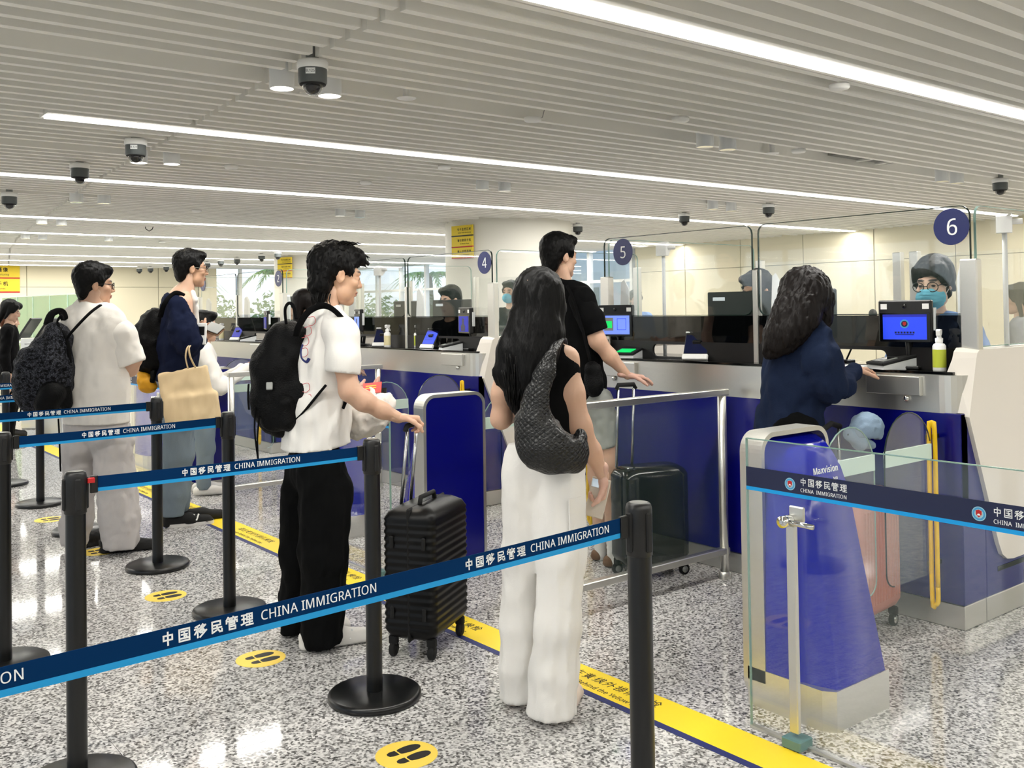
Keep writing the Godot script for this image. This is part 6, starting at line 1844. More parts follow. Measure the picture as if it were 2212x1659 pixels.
func man_pale_trousers() -> void:
	var t := begin("person", "man in plain white T-shirt, pale grey trousers and black glasses", 240, 1182, 6.12, Vector3(0.80, 0, -0.60))
	var s := Soft.new()
	var dir := Vector3(1.0, 0, 0.10)
	var hf := frame(J(205, 617, 0.02), dir, 0.04)
	lim(s, [[205, 900, 0, 44], [203, 760, 0, 42], [200, 700, 0, 34], [198, 668, 0, 24], [199, 635, 0, 24]], 0.04, 0.7)
	lim(s, [[235, 705, 0, 18], [262, 722, -0.02, 19], [286, 775, -0.02, 19], [280, 796, 0.03, 17], [245, 800, 0.22, 13]], 0.03)
	lim(s, [[165, 705, 0, 18], [142, 722, 0.03, 19], [135, 790, 0.05, 18], [170, 800, 0.22, 14]], 0.03)
	s.mesh(0.012, SKIN)
	head(s, hf, 0.0055, Color(0.60, 0.35, 0.23), 1.06)
	hand(s, J(245, 800, 0.22), Vector3(-0.3, 0, -0.8), Vector3(0, 0.8, 0.2), 1.0, [0.4, 0.4, 0.4, 0.4, 0.3], 0.007, SKIN)
	hand(s, J(170, 800, 0.22), Vector3(0.5, 0, -0.6), Vector3(0, 0.8, 0.2), -1.0, [0.4, 0.4, 0.4, 0.4, 0.3], 0.007, SKIN)
	piece("body", s, M.skin, t)
	short_hair(hf, t, M.hair_black, 14, 0.007, 1.10)
	spectacles(hf, t, M.black_gloss, 0.022)
	s = Soft.new()
	lim(s, [[165, 692, 0.02, 34], [238, 692, -0.02, 34]], 0.05, 0.8)
	lim(s, [[188, 715, 0.01, 56], [222, 715, 0.0, 56]], 0.05, 0.8)
	lim(s, [[203, 740, 0.0, 72], [206, 830, 0.0, 72], [209, 940, 0.0, 76]], 0.06, 0.75)
	lim(s, [[190, 662, 0.0, 27], [202, 690, 0, 42]], 0.03, 0.9)
	s.cutell(J(197, 645, 0.0), Vector3(px(26), px(14), px(28)), 0.012)
	s.cut(Vector3.DOWN, J(205, 913, 0))
	s.ripple(81, Vector3(7, 3, 7), 0.014)
	s.ripple(82, Vector3(16, 10, 16), 0.007)
	s.mesh(0.011)
	lim(s, [[235, 695, 0, 30], [262, 725, -0.02, 31], [290, 800, -0.01, 32]], 0.03)
	s.cut(J(293, 805, -0.01) - J(262, 725, -0.02), J(289, 786, -0.01))
	s.ripple(83, Vector3(12, 8, 12), 0.010)
	s.mesh(0.011)
	lim(s, [[168, 695, 0.02, 30], [142, 725, 0.03, 30], [132, 800, 0.04, 31]], 0.03)
	s.cut(J(132, 805, 0.04) - J(142, 725, 0.03), J(133, 786, 0.04))
	s.mesh(0.012)
	piece("t_shirt", s, M.tee_cream, t)
	s = Soft.new()
	lim(s, [[185, 925, 0.0, 48], [232, 925, 0.0, 48]], 0.05, 0.85)
	lim(s, [[178, 960, 0.03, 44], [170, 1060, 0.05, 33], [166, 1130, 0.06, 32], [160, 1190, 0.06, 26]], 0.02)
	lim(s, [[243, 960, -0.03, 45], [252, 1060, -0.05, 38], [258, 1120, -0.05, 40], [262, 1165, -0.05, 37]], 0.02)
	s.cut(Vector3.UP, J(205, 898, 0))
	s.cut(Vector3.DOWN, J(205, 1180, 0))
	s.ripple(91, Vector3(9, 5, 9), 0.020)
	s.ripple(92, Vector3(20, 16, 20), 0.008)
	s.mesh(0.012)
	piece("trousers", s, M.trouser_grey, t)
	s = Soft.new()
	shoe(s, J(226, 1192, -0.06) * Vector3(1, 0, 1), Vector3(0.95, 0, 0.25), 0.33, 0.09)
	s.ripple(95, Vector3(60, 60, 60), 0.008)
	s.mesh(0.010)
	shoe(s, J(168, 1185, 0.06) * Vector3(1, 0, 1), Vector3(0.9, 0, -0.3), 0.32, 0.09)
	s.ripple(96, Vector3(60, 60, 60), 0.008)
	s.mesh(0.010)
	piece("shoes", s, M.shoe_black, t)
	var bp := thing("backpack", "black and grey camouflage backpack on the bespectacled man's shoulder", "backpack", PB)
	s = Soft.new()
	lim(s, [[122, 728, -0.18, 30], [102, 790, -0.20, 46], [95, 850, -0.20, 44]], 0.08, 0.9)
	lim(s, [[70, 790, -0.22, 34], [62, 850, -0.22, 32]], 0.07)
	lim(s, [[128, 800, -0.16, 26], [126, 862, -0.16, 26]], 0.05)
	s.ripple(98, Vector3(9, 9, 9), 0.022)
	s.mesh(0.013)
	piece("sack", s, M.camo_black, bp)
	s = Soft.new()
	lim(s, [[112, 850, -0.30, 26], [100, 872, -0.30, 24]], 0.05)
	lim(s, [[140, 845, -0.2, 14], [142, 872, -0.2, 14]], 0.04)
	s.mesh(0.012)
	piece("front_pocket", s, M.nylon_black, bp)
	strap("shoulder_strap", [[217, 659, -0.13], [190, 680, -0.21], [147, 727, -0.22], [128, 762, -0.22]], 0.016, 0.006, M.cloth_black, bp)
	strap("shoulder_strap", [[126, 700, -0.2], [144, 730, -0.22], [151, 785, -0.22], [145, 840, -0.21]], 0.017, 0.006, M.cloth_black, bp)
	strap("padded_strap", [[103, 700, -0.16], [112, 678, -0.12], [132, 672, -0.08], [140, 690, -0.10]], 0.03, 0.014, M.cloth_black, bp)
	strap("top_loop", [[128, 706, -0.2], [124, 694, -0.2], [132, 682, -0.2], [136, 692, -0.2]], 0.010, 0.006, M.cloth_black, bp)
	strap("hanging_strap", [[126, 905, -0.22], [128, 940, -0.24], [130, 1000, -0.24], [131, 1018, -0.24]], 0.010, 0.005, M.cloth_black, bp)
	strap("hanging_strap", [[46, 880, -0.2], [42, 900, -0.2], [40, 910, -0.2]], 0.010, 0.005, M.cloth_black, bp)

func man_navy() -> void:
	var t := begin("person", "man in navy jacket and pale jeans holding passports", 390, 1128, 6.85, Vector3(0.98, 0, 0.18))
	var s := Soft.new()
	var hf := frame(J(413, 582, 0.02), Vector3(0.99, 0, 0.12), 0.02)
	lim(s, [[385, 820, 0, 40], [388, 720, 0, 40], [392, 650, 0, 34], [404, 620, 0, 17], [408, 600, 0, 17]], 0.05, 0.75)
	lim(s, [[395, 655, -0.1, 20], [400, 735, -0.16, 17], [438, 726, -0.06, 11]], 0.03)
	lim(s, [[380, 655, 0.12, 20], [385, 745, 0.18, 17], [436, 722, 0.12, 11]], 0.03)
	s.mesh(0.013, SKIN)
	head(s, hf, 0.0055, Color(0.50, 0.29, 0.18), 1.05)
	hand(s, J(438, 727, -0.06), J(456, 715, -0.02) - J(438, 727, -0.06), Vector3(0.1, 0.3, -0.9), 1.0, [0.6, 0.6, 0.65, 0.65, 0.4], 0.0055, Color(0.50, 0.29, 0.19), 1.05)
	hand(s, J(436, 722, 0.12), J(452, 712, 0.10) - J(436, 722, 0.12), Vector3(0.1, 0.3, 0.9), -1.0, [0.5, 0.5, 0.5, 0.5, 0.4], 0.0065, SKIN)
	piece("body", s, M.skin, t)
	short_hair(hf, t, M.hair_black, 24, 0.007, 1.03)
	spectacles(hf, t, M.dark_steel, 0.019)
	s = Soft.new()
	lim(s, [[378, 665, 0.11, 24], [390, 665, -0.10, 26]], 0.05, 0.85)
	lim(s, [[384, 675, 0.0, 46], [384, 740, 0.0, 52], [381, 830, 0, 54]], 0.06, 0.8)
	lim(s, [[396, 616, 0.0, 22], [390, 645, 0, 36]], 0.03, 0.95)
	lim(s, [[390, 665, -0.10, 28], [394, 710, -0.16, 27], [402, 742, -0.17, 23], [420, 740, -0.12, 19], [434, 731, -0.08, 16]], 0.05)
	lim(s, [[378, 665, 0.12, 26], [384, 740, 0.19, 22], [430, 726, 0.13, 15]], 0.05)
	s.cutell(J(412, 608, 0.0), Vector3(px(21), px(15), px(22)), 0.012)
	s.cut(Vector3.DOWN, J(380, 822, 0))
	s.cut(J(441, 728, -0.06) - J(420, 740, -0.12), J(437, 730, -0.07))
	s.ripple(101, Vector3(9, 7, 9), 0.020)
	s.ripple(102, Vector3(20, 20, 20), 0.006)
	s.mesh(0.012)
	piece("jacket", s, M.navy, t)
	s = Soft.new()
	lim(s, [[412, 636, -0.02, 9], [420, 664, -0.02, 8], [424, 700, 0.0, 7]], 0.02)
	lim(s, [[416, 632, -0.04, 6], [422, 648, -0.05, 5], [419, 658, -0.05, 3]], 0.02)
	s.mesh(0.009)
	piece("shirt_front", s, M.tee_white, t)
	s = Soft.new()
	lim(s, [[378, 825, 0.05, 36], [392, 825, -0.05, 36]], 0.04, 0.85)
	lim(s, [[380, 860, 0.07, 34], [386, 980, 0.08, 27], [390, 1090, 0.08, 21]], 0.03)
	lim(s, [[386, 860, -0.06, 36], [385, 980, -0.07, 31], [378, 1060, -0.07, 28], [374, 1112, -0.07, 24]], 0.03)
	s.cut(Vector3.DOWN, J(385, 1110, 0))
	s.ripple(111, Vector3(9, 5, 9), 0.014)
	s.mesh(0.013)
	piece("jeans", s, M.denim, t)
	s = Soft.new()
	var h1 := J(362, 1136, -0.08) * Vector3(1, 0, 1)
	shoe(s, h1, Vector3(0.95, 0, 0.20), 0.31, 0.075)
	s.mesh(0.009)
	shoe(s, J(392, 1112, 0.10) * Vector3(1, 0, 1), Vector3(0.95, 0, 0.2), 0.31, 0.075)
	s.mesh(0.011)
	var sh := piece("sneakers", s, M.shoe_black, t)
	part("sole", MB.new().prism(rr(-0.005, -0.042, 0.315, 0.042, 0.04, 5), 0.001, 0.024, Transform3D(FLAT.rotated(Vector3.UP, atan2(-0.20, 0.95)), h1)).done(), M.shoe_white, sh)
	for k in 3:
		var c: Vector3 = h1 + Vector3(0.95, 0, 0.20).normalized() * (0.12 + k * 0.03) + Vector3(0.01, 0.058, 0.036)
		part("stripe", MB.new().box(c, Vector3(0.011, 0.05, 0.006), 0.001, facing(Vector3.ZERO, Vector3(-0.2, 0.5, 0.9)).basis * Basis(Vector3.BACK, -0.4)).done(), M.white, sh)
	var bp := thing("backpack", "plain black backpack worn over the navy jacket", "backpack", PB)
	s = Soft.new()
	lim(s, [[326, 695, -0.02, 26], [316, 740, -0.03, 32], [318, 778, -0.03, 28]], 0.07, 0.95)
	lim(s, [[345, 690, -0.02, 20], [342, 780, -0.02, 24]], 0.05)
	s.ripple(121, Vector3(9, 9, 9), 0.022)
	s.mesh(0.014)
	piece("sack", s, M.nylon_black, bp)
	strap("shoulder_strap", [[346, 685, -0.17], [356, 655, -0.20], [378, 634, -0.14], [398, 640, -0.13]], 0.02, 0.008, M.cloth_black, bp)
	var yl := thing("yellow_pouch", "yellow pouch clipped below the plain black backpack", "pouch", J(316, 822, -0.05) + PB)
	s = Soft.new()
	var keep := PB
	PB = yl.position
	lim(s, [[310, 812, -0.05, 13], [318, 830, -0.05, 15], [330, 838, -0.05, 9]], 0.05)
	s.ripple(125, Vector3(20, 20, 20), 0.012)
	s.mesh(0.011)
	mat("pouch_yellow", Color(0.86, 0.62, 0.06), 0.6)
	piece("pouch", s, M.pouch_yellow, yl)
	part("clip", MB.new().smooth(true).tube(path3([[330, 800, -0.08], [331, 815, -0.08], [328, 826, -0.08]]), 0.02, 8).done(), M.nylon_black, yl)
	PB = keep
	# canvas tote over the forearm
	var tb := thing("tote_bag", "beige canvas tote bag hanging from the navy sleeve", "bag", PB)
	s = Soft.new()
	var f := facing(J(405, 855, -0.22), EYE - PB - Vector3(0, 0.8, 0))
	s.rbox(f.origin, Vector3(px(46), px(52), 0.012), 0.012, 0.02, f.basis * Basis(Vector3.BACK, 0.16))
	s.rbox(J(422, 885, -0.22), Vector3(px(42), px(26), 0.022), 0.02, 0.05, f.basis * Basis(Vector3.BACK, 0.10))
	s.cut(Vector3.DOWN, J(400, 914, -0.22))
	s.ripple(131, Vector3(8, 4, 8), 0.014)
	s.mesh(0.009)
	piece("sack", s, M.canvas, tb)
	for q in [[398, 792, 404, 752], [414, 790, 408, 752]]:
		strap("handle", [[q[0] + 8, q[1] + 4, -0.245], [(q[0] + q[2]) / 2.0, (q[1] + q[3]) / 2.0, -0.27], [q[2], q[3], -0.27], [q[2] + 4, q[3] - 4, -0.22]], 0.012, 0.004, M.canvas, tb)
	for k in 6: part("print_line", MB.new().box(f.basis * Vector3(-0.105, -0.055 - k * 0.016, 0.030), Vector3(0.055 - 0.006 * (k % 3), 0.005, 0.001), 0.0, f.basis * Basis(Vector3.BACK, 0.16)).done(), M.mid_grey, tb, f.origin)
	var ph := thing("smartphone", "white-cased smartphone in the navy-jacketed man's hand", "phone", J(436, 721, -0.13) + PB)
	var pb := facing(Vector3.ZERO, Vector3(-0.75, 0.1, 0.6)).basis
	part("case", MB.new().box(Vector3.ZERO, Vector3(0.072, 0.15, 0.010), 0.003, pb).done(), M.white, ph)
	part("picture", MB.new().box(pb * Vector3(0, 0.02, 0.0056), Vector3(0.045, 0.06, 0.001), 0.0, pb).done(), M.black, ph)
	var pp := thing("passport", "grey passport held open beside the white-cased phone", "passport", J(463, 708, -0.05) + PB)
	pb = facing(Vector3.ZERO, Vector3(-0.4, 0.75, 0.5), Vector3(0.5, 0.8, 0)).basis
	part("cover", MB.new().box(Vector3.ZERO, Vector3(0.12, 0.085, 0.006), 0.001, pb).done(), M.mid_grey, pp)
	part("pages", MB.new().box(pb * Vector3(0.01, -0.012, -0.012), Vector3(0.12, 0.08, 0.005), 0.001, pb).done(), M.sole_brown, pp)

func man_black_tee() -> void:
	var t := begin("person", "man in black T-shirt and grey shorts at counter five", 1300, 1215, 5.63, Vector3(1.0, 0, -0.05))
	var s := Soft.new()
	var hf := frame(J(1210, 556, 0.03), Vector3(1.0, 0, 0.12), 0.02)
	lim(s, [[1258, 860, 0, 34], [1250, 760, 0, 32], [1236, 680, 0, 30], [1219, 618, 0, 18], [1214, 585, 0, 18]], 0.04, 0.7)
	lim(s, [[1262, 660, -0.10, 15], [1276, 690, -0.14, 20], [1291, 737, -0.15, 17], [1318, 770, -0.13, 15], [1356, 812, -0.10, 9]], 0.03)
	lim(s, [[1220, 660, 0.14, 15], [1222, 740, 0.16, 17], [1270, 780, 0.16, 12]], 0.03)
	lim(s, [[1300, 900, -0.06, 26], [1312, 1000, -0.07, 20], [1316, 1060, -0.06, 19], [1322, 1130, -0.05, 13], [1325, 1200, -0.05, 11]], 0.03)
	lim(s, [[1280, 900, 0.09, 26], [1290, 1030, 0.10, 19], [1296, 1180, 0.10, 12]], 0.03)
	s.mesh(0.011, SKIN)
	head(s, hf, 0.006, Color(0.58, 0.36, 0.25), 1.0)
	hand(s, J(1356, 811, -0.10), J(1405, 818, -0.06) - J(1356, 811, -0.10), Vector3(0.1, -1, 0.1), -1.0, [0.18, 0.2, 0.22, 0.25, 0.25], 0.0045, Color(0.60, 0.36, 0.28))
	piece("body", s, M.skin, t)
	short_hair(hf, t, M.hair_black, 34, 0.007, 1.04)
	s = Soft.new()
	lim(s, [[1222, 650, 0.12, 28], [1258, 650, -0.09, 30]], 0.05, 0.85)
	lim(s, [[1242, 660, 0, 46], [1252, 740, 0, 48], [1260, 830, 0, 48], [1264, 880, 0, 46]], 0.06, 0.8)
	lim(s, [[1222, 612, 0, 24], [1228, 635, 0, 34]], 0.03, 0.9)
	s.cutell(J(1220, 598, 0), Vector3(px(22), px(12), px(24)), 0.012)
	s.cut(Vector3.DOWN, J(1262, 872, 0))
	s.ripple(141, Vector3(8, 6, 8), 0.018)
	s.mesh(0.011)
	lim(s, [[1256, 648, -0.09, 28], [1276, 690, -0.14, 27], [1292, 730, -0.15, 26]], 0.03)
	s.cut(J(1292, 737, -0.15) - J(1274, 690, -0.14), J(1287, 718, -0.15))
	s.ripple(142, Vector3(14, 10, 14), 0.008)
	s.mesh(0.010)
	piece("t_shirt", s, M.cloth_black, t)
	s = Soft.new()
	lim(s, [[1272, 870, 0.06, 40], [1286, 870, -0.05, 40]], 0.04, 0.9)
	lim(s, [[1300, 900, -0.06, 30], [1306, 990, -0.06, 28]], 0.03)
	lim(s, [[1276, 900, 0.09, 30], [1282, 990, 0.09, 28]], 0.03)
	s.cut(Vector3(0.15, -1, 0).normalized(), J(1308, 964, -0.06))
	s.ripple(143, Vector3(12, 8, 12), 0.012)
	s.mesh(0.011)
	piece("shorts", s, M.short_grey, t)
	s = Soft.new()
	lim(s, [[1323, 1160, -0.05, 13], [1325, 1190, -0.05, 13], [1326, 1212, -0.05, 14]], 0.02)
	s.ripple(144, Vector3(8, 90, 8), 0.005)
	s.mesh(0.009)
	lim(s, [[1296, 1150, 0.10, 13], [1297, 1200, 0.10, 13]], 0.02)
	s.mesh(0.011)
	piece("socks", s, M.sock, t)
	s = Soft.new()
	shoe(s, J(1316, 1217, -0.05) * Vector3(1, 0, 1), Vector3(1, 0, -0.1), 0.28, 0.05)
	s.mesh(0.010)
	shoe(s, J(1290, 1200, 0.10) * Vector3(1, 0, 1), Vector3(1, 0, -0.1), 0.28, 0.05)
	s.mesh(0.010)
	piece("shoes", s, M.sole_brown, t)
	var bp := thing("sling_bag", "black sling bag against the black T-shirt", "bag", PB)
	s = Soft.new()
	lim(s, [[1280, 800, -0.19, 20], [1284, 835, -0.19, 22]], 0.06, 0.8)
	s.ripple(145, Vector3(14, 14, 14), 0.012)
	s.mesh(0.011)
	piece("pouch", s, M.nylon_black, bp)
	strap("shoulder_strap", [[1275, 780, -0.24], [1255, 700, -0.2], [1236, 640, -0.14], [1225, 618, -0.08]], 0.012, 0.005, M.cloth_black, bp)

func woman_hoodie() -> void:
	var t := begin("person", "woman with wavy dark brown hair in navy sweatshirt at counter six", 1712, 1300, 4.62, Vector3(1.0, 0, 0.05))
	var s := Soft.new()
	var hf := frame(J(1745, 640, 0.03), Vector3(1.0, 0, 0.15), 0.18)
	lim(s, [[1705, 920, 0, 58], [1715, 800, 0, 55], [1728, 720, 0, 48], [1742, 680, 0, 22], [1744, 660, 0, 22]], 0.05, 0.75)
	lim(s, [[1775, 740, -0.12, 24], [1802, 840, -0.14, 21], [1845, 803, 0.0, 13]], 0.03)
	lim(s, [[1690, 740, 0.15, 24], [1690, 850, 0.18, 20], [1790, 800, 0.22, 13]], 0.03)
	s.mesh(0.013, SKIN)
	head(s, hf, 0.007, SKIN, 1.0)
	hand(s, J(1843, 801, 0.0), Vector3(1, 0.02, 0.05), Vector3(0, -1, 0), -1.0, [0.2, 0.2, 0.2, 0.2, 0.2], 0.005, SKIN, 0.92)
	hand(s, J(1790, 800, 0.22), Vector3(1, 0.02, 0.05), Vector3(0, -1, 0), 1.0, [0.2, 0.2, 0.2, 0.2, 0.2], 0.008, SKIN, 0.92)
	piece("body", s, M.skin, t)
	s = Soft.new()
	s.ell(J(1740, 634, 0.02), Vector3(px(53), px(60), px(56)), 0.03)
	lim(s, [[1738, 640, -0.04, 51], [1722, 685, -0.08, 48], [1700, 715, -0.10, 38], [1682, 738, -0.105, 25], [1668, 756, -0.10, 10], [1658, 768, -0.09, 4]], 0.06, 0.65)
	lim(s, [[1772, 650, -0.02, 26], [1776, 690, -0.04, 18], [1770, 705, -0.05, 8]], 0.04)
	lim(s, [[1698, 670, -0.06, 22], [1676, 725, -0.08, 16], [1660, 756, -0.08, 5]], 0.06)
	s.ripple(151, Vector3(40, 9, 40), 0.010)
	s.ripple(152, Vector3(95, 12, 95), 0.005)
	s.mesh(0.0065)
	piece("hair", s, M.hair_brown, t)
	s = Soft.new()
	lim(s, [[1695, 735, 0.13, 34], [1755, 735, -0.10, 36]], 0.05, 0.85)
	lim(s, [[1722, 740, 0.0, 62], [1712, 830, 0.0, 66], [1702, 930, 0, 74]], 0.06, 0.85)
	lim(s, [[1760, 735, -0.10, 38], [1782, 780, -0.15, 36], [1796, 832, -0.15, 32], [1820, 830, -0.08, 26], [1846, 803, 0.0, 19]], 0.04)
	lim(s, [[1690, 740, 0.15, 34], [1686, 850, 0.2, 28], [1790, 808, 0.2, 18]], 0.04)
	s.ripple(161, Vector3(8, 4, 8), 0.022)
	s.ripple(162, Vector3(18, 9, 18), 0.009)
	s.mesh(0.010)
	piece("sweatshirt", s, M.hoodie_navy, t)
	s = Soft.new()
	lim(s, [[1690, 930, 0.06, 56], [1712, 930, -0.06, 56]], 0.04, 0.9)
	lim(s, [[1685, 980, 0.08, 44], [1690, 1290, 0.08, 34]], 0.03)
	lim(s, [[1725, 980, -0.08, 44], [1728, 1300, -0.08, 34]], 0.03)
	s.cut(Vector3.DOWN, Vector3(0, 0.04, 0))
	s.ripple(163, Vector3(9, 5, 9), 0.014)
	s.mesh(0.014)
	piece("trousers", s, M.trouser_black, t)
	s = Soft.new()
	shoe(s, J(1712, 1310, -0.08) * Vector3(1, 0, 1), PF, 0.25)
	s.mesh(0.012)
	shoe(s, J(1680, 1290, 0.08) * Vector3(1, 0, 1), PF, 0.25)
	s.mesh(0.012)
	piece("shoes", s, M.shoe_black, t)
	# denim cap hung on the rose suitcase handle
	var cp := thing("baseball_cap", "pale blue denim cap hung on the rose suitcase handle", "cap", Vector3(3.93, 0.93, -2.60))
	var d0: float = (cp.position - EYE).dot(ray(CX, CY)) / ray(CX, CY).length()
	PD = d0; PB = cp.position
	s = Soft.new()
	s.ell(J(1872, 926, 0), Vector3(px(39), px(36), px(34)), 0.02)
	s.cutell(J(1862, 958, 0), Vector3(px(36), px(24), px(34)), 0.015)
	s.ripple(171, Vector3(26, 26, 26), 0.006)
	s.mesh(0.006)
	piece("crown", s, M.cap_denim, cp)
	s = Soft.new()
	lim(s, [[1832, 938, -0.02, 14], [1856, 952, -0.03, 18], [1886, 962, -0.02, 8]], 0.04, 0.25)
	s.mesh(0.006)
	piece("brim", s, M.cap_denim, cp)

# people farther off: one standing or seated figure from a plan of joints in metres
func figure(label: String, at: Vector3, face: Vector3, h: float, look: Dictionary) -> Node3D:
	var t := thing("person", label, "person", at)
	var z := Vector3(face.x, 0, face.z).normalized()
	var B := Basis(Vector3.UP.cross(z), Vector3.UP, z)
	var sit: float = look.get("sit", 0.0)
	var cell: float = look.get("cell", 0.016)
	var drop := sit
	var p := func(x: float, y: float, zz: float) -> Vector3: return B * Vector3(x, y * h - drop, zz)
	PF = z
	var lean: float = look.get("lean", 0.0)
	var arm: Array = look.get("hands", [[-0.2, 0.42, 0.05], [0.2, 0.42, 0.05]])
	var elb: Array = look.get("elbows", [[-0.25, 0.60, -0.02], [0.25, 0.60, -0.02]])
	var skin: Color = look.get("skin", SKIN)
	var s := Soft.new()
	var neck: Vector3 = p.call(0, 0.845, lean)
	var hd: Vector3 = p.call(0, 0.93, lean + 0.015)
	s.cap(p.call(0, 0.56, 0), p.call(0, 0.78, lean * 0.8), 0.12, 0.12, 0.05, 0.7, z)
	s.cap(neck + Vector3.DOWN * 0.03, hd, 0.052, 0.050, 0.03)
	for k in 2:
		var sx := -0.17 if k == 0 else 0.17
		s.cap(p.call(sx, 0.80, lean * 0.9), p.call(elb[k][0], elb[k][1], elb[k][2]), 0.045, 0.036, 0.03)
		s.cap(p.call(elb[k][0], elb[k][1], elb[k][2]), p.call(arm[k][0], arm[k][1], arm[k][2]), 0.036, 0.024, 0.03)
	s.mesh(cell, skin)
	var hf := frame(hd, B * look.get("gaze", Vector3(0, 0, 1)), look.get("nod", 0.0))
	head(s, hf, look.get("head_cell", 0.009), skin, look.get("head", 1.0))
	for k in 2:
		var w: Vector3 = p.call(arm[k][0], arm[k][1], arm[k][2])
		hand(s, w, w - p.call(elb[k][0], elb[k][1], elb[k][2]), B * Vector3(0.2 if k == 0 else -0.2, -1, 0.1), -1.0 if k == 0 else 1.0, [0.4, 0.4, 0.45, 0.5, 0.3], 0.008, skin)
	piece("body", s, M.skin, t)
	if look.has("long"):
		s = Soft.new()
		s.ell(hf * Vector3(0, 0.060, -0.02), Vector3(0.092, 0.093, 0.105) * float(look.get("head", 1.0)), 0.02, hf.basis)
		s.ell(hf * Vector3(0.03, 0.085, 0.055), Vector3(0.055, 0.045, 0.058) * float(look.get("head", 1.0)), 0.02, hf.basis)
		var hz: float = look.get("head", 1.0)
		s.cap(hf * (Vector3(0, 0.0, -0.07) * hz), hf * (Vector3(0, -float(look.long), -0.09) * hz), 0.075 * hz, 0.05 * hz, 0.03, 0.6, hf.basis.z)
		for x in [-1.0, 1.0]:
			s.cap(hf * (Vector3(x * 0.076, 0.04, 0.01) * hz), hf * (Vector3(x * 0.08, -float(look.long) * 0.7, -0.03) * hz), 0.025, 0.015, 0.03)
			s.cap(hf * (Vector3(x * 0.060, 0.075, 0.06) * hz), hf * (Vector3(x * 0.078, 0.0, 0.040) * hz), 0.022, 0.010, 0.03)
		s.cutell(hf * (Vector3(0.012 if look.has("bun") else 0.0, -0.055, 0.09) * hz), Vector3(0.066, 0.105, 0.075) * hz, 0.012, hf.basis)
		s.ripple(9, Vector3(60, 10, 60), 0.006)
		s.mesh(0.010)
		piece("hair", s, look.hair, t)
	else: short_hair(hf, t, look.hair, 44, 0.010)
	if look.has("bun"): part("hair_bun", MB.new().smooth(true).ball(hf * Vector3(0, -0.03, -0.125), Vector3(0.05, 0.055, 0.045), 14, 10).done(), look.hair, t)
	if look.has("mask"):
		s = Soft.new()
		var hs: float = look.get("head", 1.0)
		s.ell(hf * (Vector3(0, -0.060, 0.050) * hs), Vector3(0.069, 0.060, 0.064) * hs, 0.02, hf.basis)
		s.ell(hf * (Vector3(0, -0.034, 0.098) * hs), Vector3(0.022, 0.026, 0.022) * hs, 0.03, hf.basis)
		s.cut(hf.basis.y, hf * (Vector3(0, -0.010, 0.06) * hs))
		s.cut(-hf.basis.z, hf * (Vector3(0, 0, 0.030) * hs))
		s.ripple(2, Vector3(10, 70, 10), 0.004)
		s.mesh(0.005)
		var mk := piece("face_mask", s, M.mask_blue, t)
		var lp := MB.new().smooth(true)
		for x in [-1.0, 1.0]: lp.tube([hf * Vector3(x * 0.055, -0.03, 0.06), hf * Vector3(x * 0.076, -0.01, 0.0)], 0.0022, 6).tube([hf * Vector3(x * 0.055, -0.085, 0.05), hf * Vector3(x * 0.076, -0.03, -0.005)], 0.0022, 6)
		part("ear_loop", lp.done(), M.white, mk)
	if look.has("glasses"): spectacles(Transform3D(hf.basis * Basis.from_scale(Vector3.ONE * float(look.get("head", 1.0))), hf.origin), t, M.black, 0.023)
	# clothes
	s = Soft.new()
	s.cap(p.call(-0.14, 0.79, lean * 0.9), p.call(0.14, 0.79, lean * 0.9), 0.075, 0.075, 0.05, 0.8, z)
	s.cap(p.call(0, 0.76, lean * 0.8), p.call(0, 0.53, 0), 0.15, 0.155, 0.06, 0.7, z)
	var cuff: float = look.get("sleeve", 1.0)
	for k in 2:
		var sx := -0.16 if k == 0 else 0.16
		var e: Vector3 = p.call(elb[k][0], elb[k][1], elb[k][2])
		var sh: Vector3 = p.call(sx, 0.80, lean * 0.9)
		s.cap(sh, e if cuff > 0.5 else sh.lerp(e, 0.6), 0.062, 0.055, 0.03)
		if cuff > 0.5: s.cap(e, e.lerp(p.call(arm[k][0], arm[k][1], arm[k][2]), 0.85), 0.055, 0.042, 0.03)
	s.cutell(neck + Vector3(0, 0.03, 0) + z * 0.01, Vector3(0.06, 0.03, 0.06), 0.01)
	s.cut(Vector3.DOWN, p.call(0, 0.50, 0))
	s.ripple(int(at.x * 10) + 200, Vector3(9, 7, 9), 0.014)
	s.mesh(cell)
	piece("top", s, look.top, t)
	s = Soft.new()
	s.cap(p.call(-0.08, 0.52, 0), p.call(0.08, 0.52, 0), 0.115, 0.115, 0.04, 0.9, z)
	for k in 2:
		var sx := -0.09 if k == 0 else 0.09
		if sit > 0:
			s.cap(p.call(sx, 0.51, 0), B * Vector3(sx, 0.46, 0.42), 0.085, 0.065, 0.03)
			s.cap(B * Vector3(sx, 0.46, 0.42), B * Vector3(sx, 0.07, 0.40), 0.062, 0.05, 0.03)
		else:
			s.cap(p.call(sx, 0.49, 0), p.call(sx, 0.27, 0.01), 0.092, 0.072, 0.03)
			s.cap(p.call(sx, 0.27, 0.01), p.call(sx, 0.04, -0.01), 0.070, 0.056, 0.03)
	s.cut(Vector3.DOWN, Vector3(0, 0.05, 0))
	s.ripple(int(at.x * 10) + 300, Vector3(9, 6, 9), 0.012)
	s.mesh(cell)
	piece("trousers", s, look.bottom, t)
	s = Soft.new()
	for k in 2:
		var sx := -0.09 if k == 0 else 0.09
		shoe(s, B * Vector3(sx, 0, (0.36 if sit > 0 else -0.06)), z, 0.26)
	s.mesh(0.014)
	piece("shoes", s, look.get("shoe", M.shoe_black), t)
	return t

